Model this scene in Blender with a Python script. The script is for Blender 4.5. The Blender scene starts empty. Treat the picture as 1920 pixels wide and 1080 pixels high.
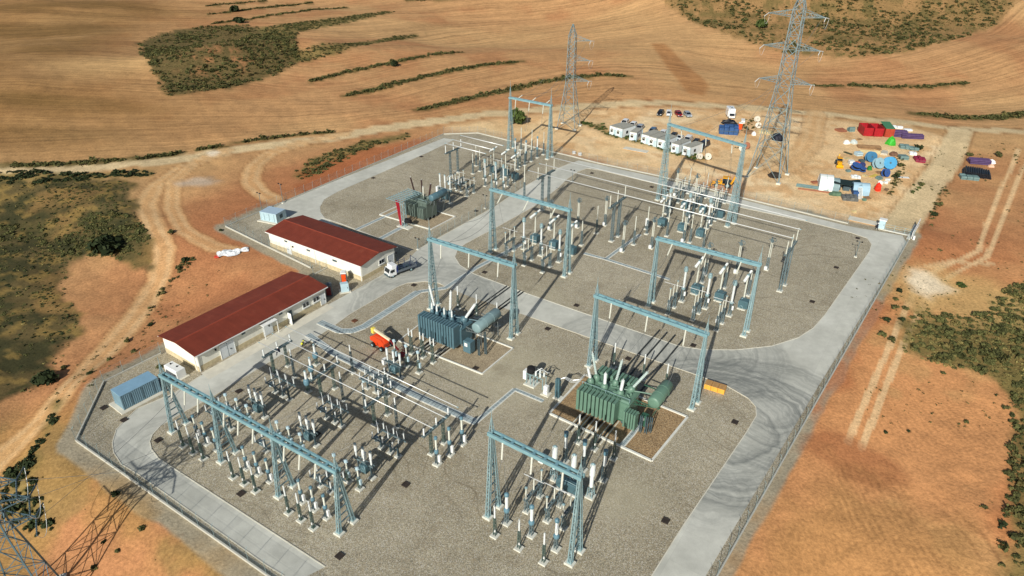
import bpy, math, random
import numpy as np
from mathutils import Vector, Matrix
from mathutils.geometry import tessellate_polygon

random.seed(7)
rng = np.random.default_rng(11)
scene = bpy.context.scene
col = scene.collection
R = math.radians

# ------------------------------------------------------------------ camera
IMG_W, IMG_H = 1920.0, 1080.0
FPX, PITCH, ROLL, CAM_H = 1310.0, R(29.8), R(0.3), 68.0
FWD = np.array([0, math.cos(PITCH), -math.sin(PITCH)])
_R0 = np.array([1.0, 0, 0]); _U0 = np.array([0, math.sin(PITCH), math.cos(PITCH)])
RGT = math.cos(ROLL) * _R0 + math.sin(ROLL) * _U0
UPV = math.cos(ROLL) * _U0 - math.sin(ROLL) * _R0
CAM = np.array([0, 0, CAM_H])

cam_d = bpy.data.cameras.new('camera')
cam_o = bpy.data.objects.new('camera', cam_d)
col.objects.link(cam_o)
cam_d.sensor_fit = 'HORIZONTAL'
cam_d.sensor_width = 36.0
cam_d.lens = FPX / IMG_W * 36.0
cam_d.clip_start = 0.5
cam_d.clip_end = 9000
M = Matrix(((RGT[0], UPV[0], -FWD[0], 0), (RGT[1], UPV[1], -FWD[1], 0), (RGT[2], UPV[2], -FWD[2], CAM_H), (0, 0, 0, 1)))
cam_o.matrix_world = M
scene.camera = cam_o

def ray(px, py):
    return FWD + RGT * (px - 960) / FPX - UPV * (py - 540) / FPX

def at(px, py, z=0.0):
    """world point on the horizontal plane z that a survey pixel of the photo looks at"""
    d = ray(px, py)
    p = CAM + d * (z - CAM_H) / d[2]
    return Vector((p[0], p[1], z))

def proj(p):
    q = np.array(p, float) - CAM
    return 960 + FPX * (q @ RGT) / (q @ FWD), 540 - FPX * (q @ UPV) / (q @ FWD)

def height_of(base, top_y, z0=0.0):
    g = at(base[0], base[1], z0); lo, hi = 0.0, 80.0
    for _ in range(40):
        m = (lo + hi) / 2
        if proj((g.x, g.y, z0 + m))[1] > top_y: lo = m
        else: hi = m
    return lo

AZ = R(-33.8)                                   # direction of the yard's long axis
AX = Vector((math.cos(AZ), math.sin(AZ), 0)); BX = Vector((-math.sin(AZ), math.cos(AZ), 0))

# ------------------------------------------------------------------ materials
def lin(r, g, b, k=1.0):
    f = lambda c: ((c / 255.0) / 12.92 if c / 255.0 <= 0.04045 else ((c / 255.0 + 0.055) / 1.055) ** 2.4)
    return (f(r) * k, f(g) * k, f(b) * k, 1.0)

_mats = {}
def mat(name, rgb, rough=0.7, metal=0.0, var=0.12, scale=1.2, bump=0.0, spec=0.4, k=1.0):
    """procedural paint / metal / stone with soft large and fine tone variation"""
    if name in _mats: return _mats[name]
    m = bpy.data.materials.new(name); m.use_nodes = True
    nt = m.node_tree; b = nt.nodes['Principled BSDF']
    c = lin(*rgb, k)
    tc = nt.nodes.new('ShaderNodeTexCoord')
    n1 = nt.nodes.new('ShaderNodeTexNoise'); n1.inputs['Scale'].default_value = scale; n1.inputs['Detail'].default_value = 5
    nt.links.new(tc.outputs['Object'], n1.inputs['Vector'])
    mr = nt.nodes.new('ShaderNodeMapRange')
    mr.inputs['From Min'].default_value = 0.3; mr.inputs['From Max'].default_value = 0.7
    mr.inputs['To Min'].default_value = 1 - var; mr.inputs['To Max'].default_value = 1 + var
    nt.links.new(n1.outputs['Fac'], mr.inputs['Value'])
    mx = nt.nodes.new('ShaderNodeVectorMath'); mx.operation = 'SCALE'
    mx.inputs[0].default_value = c[:3]
    nt.links.new(mr.outputs['Result'], mx.inputs['Scale'])
    nt.links.new(mx.outputs['Vector'], b.inputs['Base Color'])
    b.inputs['Roughness'].default_value = rough; b.inputs['Metallic'].default_value = metal
    b.inputs['Specular IOR Level'].default_value = spec
    if bump > 0:
        bp = nt.nodes.new('ShaderNodeBump'); bp.inputs['Strength'].default_value = bump; bp.inputs['Distance'].default_value = 0.05
        n2 = nt.nodes.new('ShaderNodeTexNoise'); n2.inputs['Scale'].default_value = scale * 6; n2.inputs['Detail'].default_value = 6
        nt.links.new(tc.outputs['Object'], n2.inputs['Vector'])
        nt.links.new(n2.outputs['Fac'], bp.inputs['Height']); nt.links.new(bp.outputs['Normal'], b.inputs['Normal'])
    _mats[name] = m
    return m

class NT:
    """small helper for longer node trees"""
    def __init__(s, name):
        s.m = bpy.data.materials.new(name); s.m.use_nodes = True
        s.t = s.m.node_tree; s.b = s.t.nodes['Principled BSDF']
    def n(s, typ, **kw):
        o = s.t.nodes.new(typ)
        for k, v in kw.items(): setattr(o, k, v)
        return o
    def put(s, sock, v):
        if isinstance(v, bpy.types.NodeSocket): s.t.links.new(v, sock)
        else: sock.default_value = v
    def math(s, op, a, b=0.0, c=None):
        o = s.n('ShaderNodeMath', operation=op)
        s.put(o.inputs[0], a); s.put(o.inputs[1], b)
        if c is not None: s.put(o.inputs[2], c)
        return o.outputs[0]
    def noise(s, vec, scale, detail=4, rough=0.55, dist=0.0):
        o = s.n('ShaderNodeTexNoise')
        s.put(o.inputs['Vector'], vec); s.put(o.inputs['Scale'], scale); s.put(o.inputs['Detail'], detail)
        s.put(o.inputs['Roughness'], rough); s.put(o.inputs['Distortion'], dist)
        return o.outputs['Fac']
    def rng(s, v, a, b, c, d, smooth=False):
        o = s.n('ShaderNodeMapRange')
        if smooth: o.interpolation_type = 'SMOOTHSTEP'
        s.put(o.inputs['Value'], v)
        for k, x in zip(('From Min', 'From Max', 'To Min', 'To Max'), (a, b, c, d)): s.put(o.inputs[k], x)
        return o.outputs['Result']
    def mix(s, f, a, b):
        o = s.n('ShaderNodeMix', data_type='RGBA')
        s.put(o.inputs['Factor'], f); s.put(o.inputs['A'], a); s.put(o.inputs['B'], b)
        return o.outputs['Result']
    def scale(s, c, f):
        o = s.n('ShaderNodeVectorMath', operation='SCALE')
        s.put(o.inputs[0], c if isinstance(c, bpy.types.NodeSocket) else c[:3]); s.put(o.inputs['Scale'], f)
        return o.outputs['Vector']
    def bump(s, h, strength=0.4, dist=0.1):
        o = s.n('ShaderNodeBump'); o.inputs['Strength'].default_value = strength; o.inputs['Distance'].default_value = dist
        s.put(o.inputs['Height'], h); s.t.links.new(o.outputs['Normal'], s.b.inputs['Normal'])
    def color(s, c): s.put(s.b.inputs['Base Color'], c)

# ------------------------------------------------------------------ mesh helpers
class MB:
    def __init__(s): s.v = []; s.f = []
    def add(s, vs, fs):
        o = len(s.v); s.v.extend([tuple(v) for v in vs]); s.f.extend([tuple(i + o for i in f) for f in fs]); return s
    def box(s, x0, x1, y0, y1, z0, z1):
        return s.add([(x0, y0, z0), (x1, y0, z0), (x1, y1, z0), (x0, y1, z0), (x0, y0, z1), (x1, y0, z1), (x1, y1, z1), (x0, y1, z1)],
                     [(0, 3, 2, 1), (4, 5, 6, 7), (0, 1, 5, 4), (1, 2, 6, 5), (2, 3, 7, 6), (3, 0, 4, 7)])
    def cbox(s, c, d, rz=0.0):
        """box with chamfered top rim (softer outline), centre of base c, size d"""
        x, y, z = d[0] / 2, d[1] / 2, d[2]; e = min(x, y, z) * 0.12
        vs = []
        for (a, b, h) in ((x, y, 0), (x, y, z - e), (x - e, y - e, z)):
            vs += [(-a, -b, h), (a, -b, h), (a, b, h), (-a, b, h)]
        cr, sr = math.cos(rz), math.sin(rz)
        vs = [(c[0] + p[0] * cr - p[1] * sr, c[1] + p[0] * sr + p[1] * cr, c[2] + p[2]) for p in vs]
        fs = [(0, 3, 2, 1), (8, 9, 10, 11)]
        for k in (0, 4):
            for i in range(4): fs.append((k + i, k + (i + 1) % 4, k + 4 + (i + 1) % 4, k + 4 + i))
        return s.add(vs, fs)
    def bar(s, p, q, w, h=None):
        p, q = Vector(p), Vector(q); h = h or w; d = (q - p)
        if d.length < 1e-6: return s
        d.normalize(); ref = Vector((0, 0, 1)) if abs(d.z) < 0.95 else Vector((1, 0, 0))
        a = d.cross(ref).normalized() * (w / 2); b = a.normalized().cross(d) * (h / 2)
        vs = [p - a - b, p + a - b, p + a + b, p - a + b, q - a - b, q + a - b, q + a + b, q - a + b]
        return s.add(vs, [(0, 3, 2, 1), (4, 5, 6, 7), (0, 1, 5, 4), (1, 2, 6, 5), (2, 3, 7, 6), (3, 0, 4, 7)])
    def tube(s, p, q, r, r2=None, n=8, caps=True):
        return s.lathe([(r, 0.0), (r if r2 is None else r2, (Vector(q) - Vector(p)).length)], n, p, Vector(q) - Vector(p), caps)
    def lathe(s, prof, n=8, org=(0, 0, 0), axis=(0, 0, 1), caps=True):
        org, axis = Vector(org), Vector(axis).normalized()
        ref = Vector((1, 0, 0)) if abs(axis.x) < 0.9 else Vector((0, 1, 0))
        a = axis.cross(ref).normalized(); b = axis.cross(a)
        vs, fs = [], []
        for (r, z) in prof:
            for k in range(n):
                t = 2 * math.pi * k / n
                vs.append(org + axis * z + (a * math.cos(t) + b * math.sin(t)) * r)
        for j in range(len(prof) - 1):
            for k in range(n):
                k2 = (k + 1) % n
                fs.append((j * n + k, j * n + k2, (j + 1) * n + k2, (j + 1) * n + k))
        if caps:
            fs.append(tuple(reversed(range(n)))); m = (len(prof) - 1) * n; fs.append(tuple(m + k for k in range(n)))
        return s.add(vs, fs)
    def path(s, pts, r, n=6):
        for i in range(len(pts) - 1): s.tube(pts[i], pts[i + 1], r, n=n, caps=(i in (0, len(pts) - 2)))
        return s
    def ring(s, c, R_, r, axis=(0, 0, 1), n=14, m=5):
        c, axis = Vector(c), Vector(axis).normalized()
        ref = Vector((1, 0, 0)) if abs(axis.x) < 0.9 else Vector((0, 1, 0))
        a = axis.cross(ref).normalized(); b = axis.cross(a); vs, fs = [], []
        for i in range(n):
            t = 2 * math.pi * i / n; e = a * math.cos(t) + b * math.sin(t)
            for j in range(m):
                u = 2 * math.pi * j / m; vs.append(c + e * (R_ + r * math.cos(u)) + axis * r * math.sin(u))
        for i in range(n):
            for j in range(m):
                fs.append((i * m + j, ((i + 1) % n) * m + j, ((i + 1) % n) * m + (j + 1) % m, i * m + (j + 1) % m))
        return s.add(vs, fs)
    def prism(s, pts, z0, z1):
        n = len(pts); vs = [(p[0], p[1], z0) for p in pts] + [(p[0], p[1], z1) for p in pts]
        return s.add(vs, [tuple(reversed(range(n))), tuple(range(n, 2 * n))] + [(i, (i + 1) % n, n + (i + 1) % n, n + i) for i in range(n)])
    def extr(s, prof, y0, y1):
        """profile in x,z extruded along y"""
        n = len(prof); vs = [(p[0], y0, p[1]) for p in prof] + [(p[0], y1, p[1]) for p in prof]
        return s.add(vs, [tuple(range(n)), tuple(reversed(range(n, 2 * n)))] + [(i, n + i, n + (i + 1) % n, (i + 1) % n) for i in range(n)])
    def insul(s, p, q, r, n=8, sheds=9):
        p, q = Vector(p), Vector(q); L = (q - p).length; prof = [(r * 0.75, 0)]
        for k in range(sheds):
            z = L * (k + 0.5) / sheds; e = L / sheds
            prof += [(r * 0.68, z - e * 0.4), (r, z - e * 0.05), (r, z + e * 0.12), (r * 0.68, z + e * 0.42)]
        prof.append((r * 0.75, L))
        return s.lathe(prof, n, p, q - p)
    def build(s, name, m, parent=None, smooth=False):
        me = bpy.data.meshes.new(name); me.from_pydata(s.v, [], s.f); me.update()
        me.materials.append(m)
        if smooth: me.shade_smooth()
        o = bpy.data.objects.new(name, me); col.objects.link(o)
        if parent: o.parent = parent
        return o

def tag(o, label=None, cat=None, group=None, kind=None):
    if label: o['label'] = label
    if cat: o['category'] = cat
    if group: o['group'] = group
    if kind: o['kind'] = kind
    return o
def thing(name, label, cat, loc=(0, 0, 0), rz=0.0, group=None):
    o = bpy.data.objects.new(name, None); col.objects.link(o)
    o.location = loc; o.rotation_euler = (0, 0, rz); o.empty_display_size = 0.3
    return tag(o, label, cat, group)
def dup(root, loc, rz=0.0, label=None, group=None, sc=None):
    """copy of a thing, its parts and their sub-parts"""
    r = root.copy(); col.objects.link(r); r.location = loc; r.rotation_euler = (0, 0, rz)
    if sc: r.scale = (sc[0], sc[1], sc[2])
    if label: r['label'] = label
    if group: r['group'] = group
    for ch in KIDS[root.name]:
        c = ch.copy(); col.objects.link(c); c.parent = r
        for g in KIDS.get(ch.name, []):
            d = g.copy(); col.objects.link(d); d.parent = c
    return r
KIDS = {}
def note_kids(root):
    KIDS[root.name] = list(root.children)
    for c in root.children: KIDS[c.name] = list(c.children)
PROTOS = {}
def place(kind, pos, rz, label, group=None, sc=None):
    """first use takes the prototype itself, later uses copy it with its parts"""
    p, used = PROTOS[kind]
    if not used:
        PROTOS[kind][1] = True
        note_kids(p)
        p.location = pos; p.rotation_euler = (0, 0, rz)
        if sc: p.scale = sc
        p['label'] = label
        if group: p['group'] = group
        return p
    o = dup(p, pos, rz, label, group, sc)
    if not group and 'group' in o: del o['group']
    if not sc: o.scale = (1, 1, 1)
    return o
def proto(kind, obj): PROTOS[kind] = [obj, False]; return obj

def flat_sheet(name, loops, z, m, kind='structure', parent=None):
    """horizontal sheet from outline loops (first outer, others holes) of world points"""
    ls = [[Vector((p[0], p[1], 0)) for p in l] for l in loops]
    tris = tessellate_polygon(ls); vs = [(v.x, v.y, z) for l in ls for v in l]
    fs = []
    for t in tris:
        a, b, c = (Vector(vs[i]) for i in t)
        fs.append(t if (b - a).cross(c - a).z > 0 else (t[0], t[2], t[1]))
    mb = MB(); mb.add(vs, fs); o = mb.build(name, m, parent)
    if kind: o['kind'] = kind
    return o
def smooth_loop(pts, it=2):
    for _ in range(it):
        out = []
        n = len(pts)
        for i in range(n):
            a, b = pts[i], pts[(i + 1) % n]
            out.append((a[0] * .75 + b[0] * .25, a[1] * .75 + b[1] * .25)); out.append((a[0] * .25 + b[0] * .75, a[1] * .25 + b[1] * .75))
        pts = out
    return pts
def W(pts, z=0.0): return [tuple(at(p[0], p[1], z)[:2]) for p in pts]

# ------------------------------------------------------------------ light
SUN_EL = R(29.5); SH_AZ = R(67.8)                # shadows fall towards SH_AZ
sun_dir = Vector((-math.cos(SH_AZ) * math.cos(SUN_EL), -math.sin(SH_AZ) * math.cos(SUN_EL), math.sin(SUN_EL)))
sd = bpy.data.lights.new('sun', 'SUN'); sd.energy = 4.75; sd.angle = R(0.5); sd.color = (1.0, 0.965, 0.89)
so = bpy.data.objects.new('sun', sd); col.objects.link(so)
so.rotation_euler = sun_dir.to_track_quat('Z', 'Y').to_euler()
w = bpy.data.worlds.new('World'); scene.world = w; w.use_nodes = True
wn = w.node_tree; sky = wn.nodes.new('ShaderNodeTexSky'); sky.sky_type = 'NISHITA'; sky.sun_disc = False
sky.sun_elevation = SUN_EL
sky.sun_rotation = math.atan2(sun_dir.x, sun_dir.y)
sky.air_density = 1.0; sky.dust_density = 1.5
wn.links.new(sky.outputs['Color'], wn.nodes['Background'].inputs['Color'])
wn.nodes['Background'].inputs['Strength'].default_value = 0.066
scene.view_settings.view_transform = 'Standard'; scene.view_settings.look = 'None'
scene.view_settings.exposure = 0.04; scene.view_settings.gamma = 1.0
scene.render.engine = 'CYCLES'
scene.cycles.max_bounces = 4; scene.cycles.transparent_max_bounces = 12
# ------------------------------------------------------------------ terrain
FENCE_PX = [(680, 1204), (500, 1079), (143, 827), (195, 717), (303, 664), (420, 592), (520, 540), (612, 502), (583, 502), (423, 425), (484, 399),
            (538, 377), (832, 252), (896, 250), (941, 261), (1034, 285), (1073, 294), (1120, 306), (1233, 330), (1393, 372), (1590, 420), (1690, 437), (1712, 440),
            (1345, 1080), (1230, 1283)]
FENCE = np.array(W(FENCE_PX))
def seg_dist(X, Y, P, closed=True):
    d = np.full(X.shape, 1e9); n = len(P)
    for i in range(n if closed else n - 1):
        ax, ay = P[i]; bx, by = P[(i + 1) % n]; dx, dy = bx - ax, by - ay
        t = np.clip(((X - ax) * dx + (Y - ay) * dy) / (dx * dx + dy * dy + 1e-9), 0, 1)
        d = np.minimum(d, np.hypot(X - ax - t * dx, Y - ay - t * dy))
    return d
def inside(X, Y, P):
    r = np.zeros(X.shape, bool); n = len(P)
    for i in range(n):
        ax, ay = P[i]; bx, by = P[(i + 1) % n]
        if ay == by: continue
        c = ((ay > Y) != (by > Y)) & (X < (bx - ax) * (Y - ay) / (by - ay) + ax)
        r ^= c
    return r
def sdist(X, Y, P):
    d = seg_dist(X, Y, P)
    return np.where(inside(X, Y, P), -d, d)
def sstep(a, b, x):
    t = np.clip((x - a) / (b - a), 0, 1); return t * t * (3 - 2 * t)
_tab = rng.random((256, 256))
def vnoise(X, Y, s):
    x = np.asarray(X, float) * s; y = np.asarray(Y, float) * s
    xi = np.floor(x).astype(int); yi = np.floor(y).astype(int); fx = x - xi; fy = y - yi
    fx = fx * fx * (3 - 2 * fx); fy = fy * fy * (3 - 2 * fy); T = lambda i, j: _tab[i % 256, j % 256]
    return (T(xi, yi) * (1 - fx) + T(xi + 1, yi) * fx) * (1 - fy) + (T(xi, yi + 1) * (1 - fx) + T(xi + 1, yi + 1) * fx) * fy
def fbm(X, Y, s, o=4):
    r = 0; a = 0.5; t = 0
    for k in range(o): r = r + a * vnoise(np.asarray(X) + 17.3 * k, np.asarray(Y) - 9.1 * k, s * 2 ** k); t += a; a *= 0.5
    return r / t
HILLS = [(-128, 312, 26, 24, 6.5), (-100, 335, 22, 16, 3.5), (150, 520, 90, 60, 16), (230, 470, 70, 45, 9), (330, 520, 90, 70, 16), (60, 600, 120, 60, 14), (88, 70, 16, 16, 1.5)]
CX, CY = 5.0, 115.0
def ground_z(X, Y):
    X = np.asarray(X, float); Y = np.asarray(Y, float)
    d = sdist(X, Y, FENCE)
    m = sstep(3.0, 26.0, d)
    z = m * ((fbm(X, Y, 0.05, 3) - 0.5) * 1.3 + (fbm(X + 50, Y, 0.35, 2) - 0.5) * 0.35)
    z = z + sstep(30, 170, d) * (fbm(X, Y, 0.0075, 2) - 0.5) * 17.0
    for (hx, hy, sx, sy, h) in HILLS: z = z + h * np.exp(-((X - hx) / sx) ** 2 - ((Y - hy) / sy) ** 2) * sstep(4, 24, d)
    b = (X - CX) * BX.x + (Y - CY) * BX.y; a = (X - CX) * AX.x + (Y - CY) * AX.y
    fall = sstep(-20, -40, b) * 3.2 + sstep(35, 60, a) * 1.2
    z = z - sstep(1.5, 13, d) * fall * sstep(300, 120, Y)
    z = np.where(d < 0.6, -0.06, z - 0.06)
    return z
def gt(px, py):
    """world point on the terrain seen at a survey pixel"""
    d = ray(px, py); t = (0 - CAM_H) / d[2] if d[2] < 0 else 600.0
    for _ in range(14):
        p = CAM + d * t
        z = float(ground_z(np.array([p[0]]), np.array([p[1]]))[0])
        t += (z - p[2]) / d[2] * 0.8
    p = CAM + d * t
    return Vector((p[0], p[1], float(ground_z(np.array([p[0]]), np.array([p[1]]))[0])))
def GT(pts): return np.array([tuple(gt(*p)[:2]) for p in pts])
def clear_of_building_gap(): pass

# outlines of the ground cover, read from the photograph and laid out on the ground
SCRUB = {
 'mound': [(258, 82), (300, 62), (380, 50), (470, 48), (520, 60), (560, 88), (560, 118), (500, 148), (440, 162), (370, 172), (318, 180), (300, 165), (283, 130), (262, 100)],
 'mound_tail': [(480, 52), (560, 42), (650, 31), (720, 22), (742, 22), (650, 44), (560, 60), (535, 80), (560, 92), (640, 82), (740, 68), (800, 63), (740, 76), (640, 100), (560, 118), (540, 100)],
 'far_hill': [(1170, -4), (1230, 18), (1300, 52), (1400, 78), (1480, 95), (1600, 104), (1700, 100), (1790, 84), (1865, 58), (1915, 22), (1990, -30), (1990, -60), (1700, -75), (1400, -70), (1170, -40)],
 'right_slope': [(1720, 575), (1780, 590), (1850, 585), (1880, 540), (1920, 525), (2010, 560), (2010, 800), (1920, 745), (1840, 700), (1780, 690), (1690, 658), (1700, 610)],
 'left_bank': [(-60, 323), (150, 324), (290, 320), (285, 330), (180, 337), (60, 345), (-60, 352)],
 'left_thicket': [(-60, 412), (60, 415), (130, 408), (200, 392), (250, 405), (282, 440), (280, 490), (250, 505), (215, 480), (120, 478), (60, 455), (-60, 450)],
 'left_grass': [(-120, 345), (120, 336), (240, 340), (250, 395), (282, 440), (282, 500), (200, 480), (130, 490), (120, 540), (150, 600), (110, 690), (60, 740), (-120, 790)],
 'bottom_gully': [(105, 745), (85, 800), (60, 850), (20, 880), (0, 960), (60, 1000), (110, 1010), (80, 940), (60, 890), (75, 850), (100, 800), (118, 760)],
 'container_verge': [(1082, 228), (1100, 236), (1150, 258), (1200, 268), (1245, 284), (1300, 300), (1325, 303), (1330, 296), (1290, 285), (1230, 272), (1180, 258), (1140, 244), (1130, 232)],
 'bank_patch': [(545, 330), (580, 300), (640, 278), (700, 258), (770, 250), (760, 262), (700, 275), (650, 300), (600, 325), (560, 340)],
 'right_edge': [(1870, 560), (1935, 540), (1960, 640), (1935, 700)],
 'corner_edge': [(1900, 700), (1980, 690), (1990, 1120), (1860, 1100), (1880, 1010), (1890, 900)],
}
HEDGES = {   # name: centre line, half width in metres
 'a': ([(385, 12), (440, 7), (500, 2)], 2.2), 'b': ([(390, 27), (450, 20), (520, 12), (585, 5)], 2.4), 'c': ([(395, 46), (440, 40), (520, 28), (600, 18), (650, 14)], 2.4),
 'd': ([(582, 153), (640, 138), (720, 121), (790, 107), (868, 98)], 2.3), 'e': ([(650, 180), (720, 164), (790, 145), (860, 130), (920, 121), (975, 116)], 3.0),
 'f': ([(785, 206), (850, 192), (910, 178), (960, 168), (1020, 153), (1080, 144), (1130, 141), (1175, 143)], 3.0),
 'g': ([(755, -3), (800, 0), (850, -4)], 3.0), 'h': ([(1525, 161), (1600, 160), (1680, 164), (1740, 163), (1815, 156)], 2.2),
 'i': ([(1720, 214), (1790, 221), (1860, 222), (1935, 212)], 4.5),
 'j': ([(-20, 310), (60, 311), (140, 307), (210, 303), (275, 296), (340, 287)], 2.0), 'k': ([(370, 282), (440, 269), (500, 260), (560, 254), (625, 248)], 1.2),
}
TRACKS = [  # centre line, half width, strength
 ([(-40, 321), (150, 316), (300, 302), (400, 288), (450, 279), (600, 262), (760, 235), (900, 215), (1000, 207), (1100, 199), (1250, 193), (1400, 201), (1550, 214), (1700, 230), (1800, 241), (1960, 248)], 3.8, 1.0),
 ([(640, 252), (560, 270), (505, 288), (475, 312), (470, 340), (490, 362), (510, 372)], 2.8, .85),
 ([(420, 283), (340, 315), (290, 350), (272, 385), (290, 430), (308, 470), (300, 520), (250, 600), (180, 680), (90, 775), (0, 860), (-60, 915)], 2.7, .85),
 ([(360, 310), (325, 340), (322, 390), (345, 432), (400, 463), (440, 470)], 2.1, .75),
 ([(1800, 243), (1785, 290), (1740, 350), (1700, 410), (1680, 435)], 3.8, 1.0),
 ([(1530, 212), (1522, 250), (1515, 275), (1480, 310), (1440, 330)], 3.4, .75),
 ([(1380, 205), (1330, 225), (1300, 245), (1280, 260)], 3.0, .5),
 ([(1910, 280), (1880, 350), (1850, 420), (1835, 470), (1770, 500), (1725, 525), (1700, 575), (1650, 690), (1610, 780), (1590, 830)], .55, .8),
 ([(1925, 300), (1897, 370), (1868, 440), (1850, 482), (1790, 512), (1745, 545), (1720, 590), (1675, 690), (1635, 790), (1615, 840)], .55, .8),
 ([(1690, 500), (1720, 525), (1745, 550), (1720, 575)], 2.2, .6),
 ([(1740, 500), (1790, 490), (1860, 495)], .8, .7),
]
YARD_DIRT = [(845, 238), (930, 225), (1060, 208), (1250, 203), (1420, 210), (1560, 226), (1700, 238), (1790, 262), (1770, 310), (1720, 385), (1690, 430), (1600, 420), (1400, 372), (1230, 330), (1080, 292), (930, 258)]
FURROW = [  # contour polylines of ploughing with their value
 (0, [(-60, 322), (330, 298), (600, 262), (900, 215), (1100, 197), (1400, 200), (1700, 228), (1960, 246)]),
 (60, [(-60, 244), (300, 240), (600, 225), (790, 206), (950, 172), (1120, 146), (1250, 150), (1500, 160), (1700, 165), (1930, 150)]),
 (110, [(-60, 180), (300, 184), (450, 172), (650, 180), (800, 142), (980, 116), (1200, 100), (1450, 118), (1650, 122), (1850, 92), (1960, 40)]),
 (165, [(-60, 125), (250, 100), (580, 152), (720, 120), (880, 97), (1100, 74), (1300, 70)]),
 (225, [(-60, 70), (300, 56), (560, 92), (800, 63), (900, 42), (1150, 32)]),
 (285, [(-60, 12), (380, 27), (600, 5), (900, -8), (1150, -5)])]
def build_ground():
    # a graded sheet: fine where the place is seen from near, coarse towards the horizon
    rs = [0.0, 6, 14, 22, 28, 33, 37, 40]
    while rs[-1] < 640: r = rs[-1]; rs.append(r + max(0.30, 2.0 * (r * r + CAM_H ** 2) / (700 * CAM_H)))
    while rs[-1] < 5200: rs.append(rs[-1] * 1.18)
    th = list(np.arange(-50, 50.01, 0.15)); t = 52.0
    while t < 308: th.append(t); t += 4.0
    rs = np.array(rs); th = np.radians(np.array(th)); nr, nt_ = len(rs), len(th)
    Rr, T = np.meshgrid(rs, th, indexing='ij')
    X = (Rr * np.sin(T)).ravel(); Y = (Rr * np.cos(T)).ravel()
    Z = ground_z(X, Y)
    d = sdist(X, Y, FENCE)
    # ---- land cover, mixed as vertex colours
    L = lambda r, g, b: np.array(lin(r, g, b)[:3])
    C = np.zeros((X.size, 3)) + L(190, 146, 100)
    def lay(c, a):
        nonlocal C
        C = C * (1 - a[:, None]) + np.asarray(c) * a[:, None]
    n1 = fbm(X, Y, 0.012, 3); n2 = fbm(X + 90, Y + 40, 0.05, 4); n3 = fbm(X - 30, Y + 70, 0.22, 4); n4 = fbm(X, Y, 0.9, 3)
    wob = (n3 - .5) * 7 + (n2 - .5) * 10
    lay(L(180, 128, 86), sstep(.45, .68, n2) * .7)
    lay(L(200, 162, 112), sstep(.5, .72, n1) * .6)
    # ploughed land on the left is browner
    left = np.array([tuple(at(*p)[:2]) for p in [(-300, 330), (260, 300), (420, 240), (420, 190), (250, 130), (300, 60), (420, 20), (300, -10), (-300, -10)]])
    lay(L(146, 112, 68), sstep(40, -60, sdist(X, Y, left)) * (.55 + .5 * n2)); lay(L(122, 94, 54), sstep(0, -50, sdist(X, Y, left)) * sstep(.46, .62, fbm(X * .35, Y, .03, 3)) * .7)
    lay(L(203, 165, 112), sstep(34, 4, np.hypot((X - gt(215, 120)[0]) / 1.2, (Y - gt(215, 120)[1]))) * .75)
    # red and orange earth near the platform
    red = sstep(40, 2, d + wob) * sstep(240, 190, Y)
    lay(L(186, 130, 88), red * .9)
    lay(L(166, 108, 72), red * sstep(.5, .66, n2) * .7)
    rgt = sstep(35, 60, (X - CX) * AX.x + (Y - CY) * AX.y) * sstep(150, 110, Y)
    lay(L(210, 150, 98), rgt * .85); lay(L(196, 124, 78), rgt * sstep(.52, .68, n2) * .6)
    lay(L(196, 152, 100), rgt * sstep(.56, .66, fbm(X + 33, Y, .09, 4)) * .6)
    sw = sstep(-18, -34, (X - CX) * BX.x + (Y - CY) * BX.y) * sstep(30, 0, X) * sstep(92, 74, Y)
    lay(L(178, 140, 84), sw * sstep(.30, .50, n2) * .85); lay(L(146, 120, 76), sw * sstep(.50, .60, fbm(X, Y + 80, .11, 4)) * .75)
    # sandy works yard
    yd = sdist(X, Y, GT(YARD_DIRT)) + (n3 - .5) * 4
    lay(L(226, 192, 144), sstep(2.5, -2.5, yd)); lay(L(236, 212, 170), sstep(0, -4, yd) * sstep(.52, .66, n2) * .8); lay(L(196, 146, 92), sstep(0, -3, yd) * sstep(.5, .64, n3) * .5)
    for (px, py, rad) in ((900, 245, 16), (985, 240, 12), (1480, 290, 14), (1740, 528, 8), (1160, 282, 12)):
        g = gt(px, py); lay(L(224, 194, 146), sstep(rad, rad * .2, np.hypot(X - g.x, Y - g.y) + (n3 - .5) * 5) * .7)
    # tracks
    trk = np.zeros(X.size)
    for (pl, hw, st) in TRACKS:
        dd = seg_dist(X, Y, GT(pl), False) + (n3 - .5) * hw * .4 + (n4 - .5) * .25
        a = sstep(hw * 1.06, hw * .84, dd) * st
        if hw > 1.5: lay(L(140, 102, 66), sstep(.5, .1, np.abs(dd - hw * 1.08)) * .5 * st)  # dark rim paints the shade of track-side berms into the ground colour
        trk = np.maximum(trk, a)
        rut = sstep(.5, .2, np.abs(np.abs(dd) - hw * .5) / max(hw, 1) * 1.6) if hw > 1.2 else 0
        cc = L(210, 188, 146) if st > .95 else (L(228, 196, 148) if hw < 1 else L(204, 162, 112))
        lay(cc, a * .9); lay(L(226, 202, 158), a * rut * .35 * (n3 + .3))
    # gravel shoulder round the platform
    sh = sstep(2.9, 2.2, d + (n3 - .5) * 1.3 + 1.1 * sstep(30, 40, (X - CX) * AX.x + (Y - CY) * AX.y)) * (1 - sstep(2.0, 4.0, seg_dist(X, Y, GT([(1690, 432), (1740, 420)]), False) * 0 + sstep(150, 168, Y) * 6))
    lay(L(158, 148, 126), sh)
    # scrub ground
    scr = np.zeros(X.size)
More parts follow.
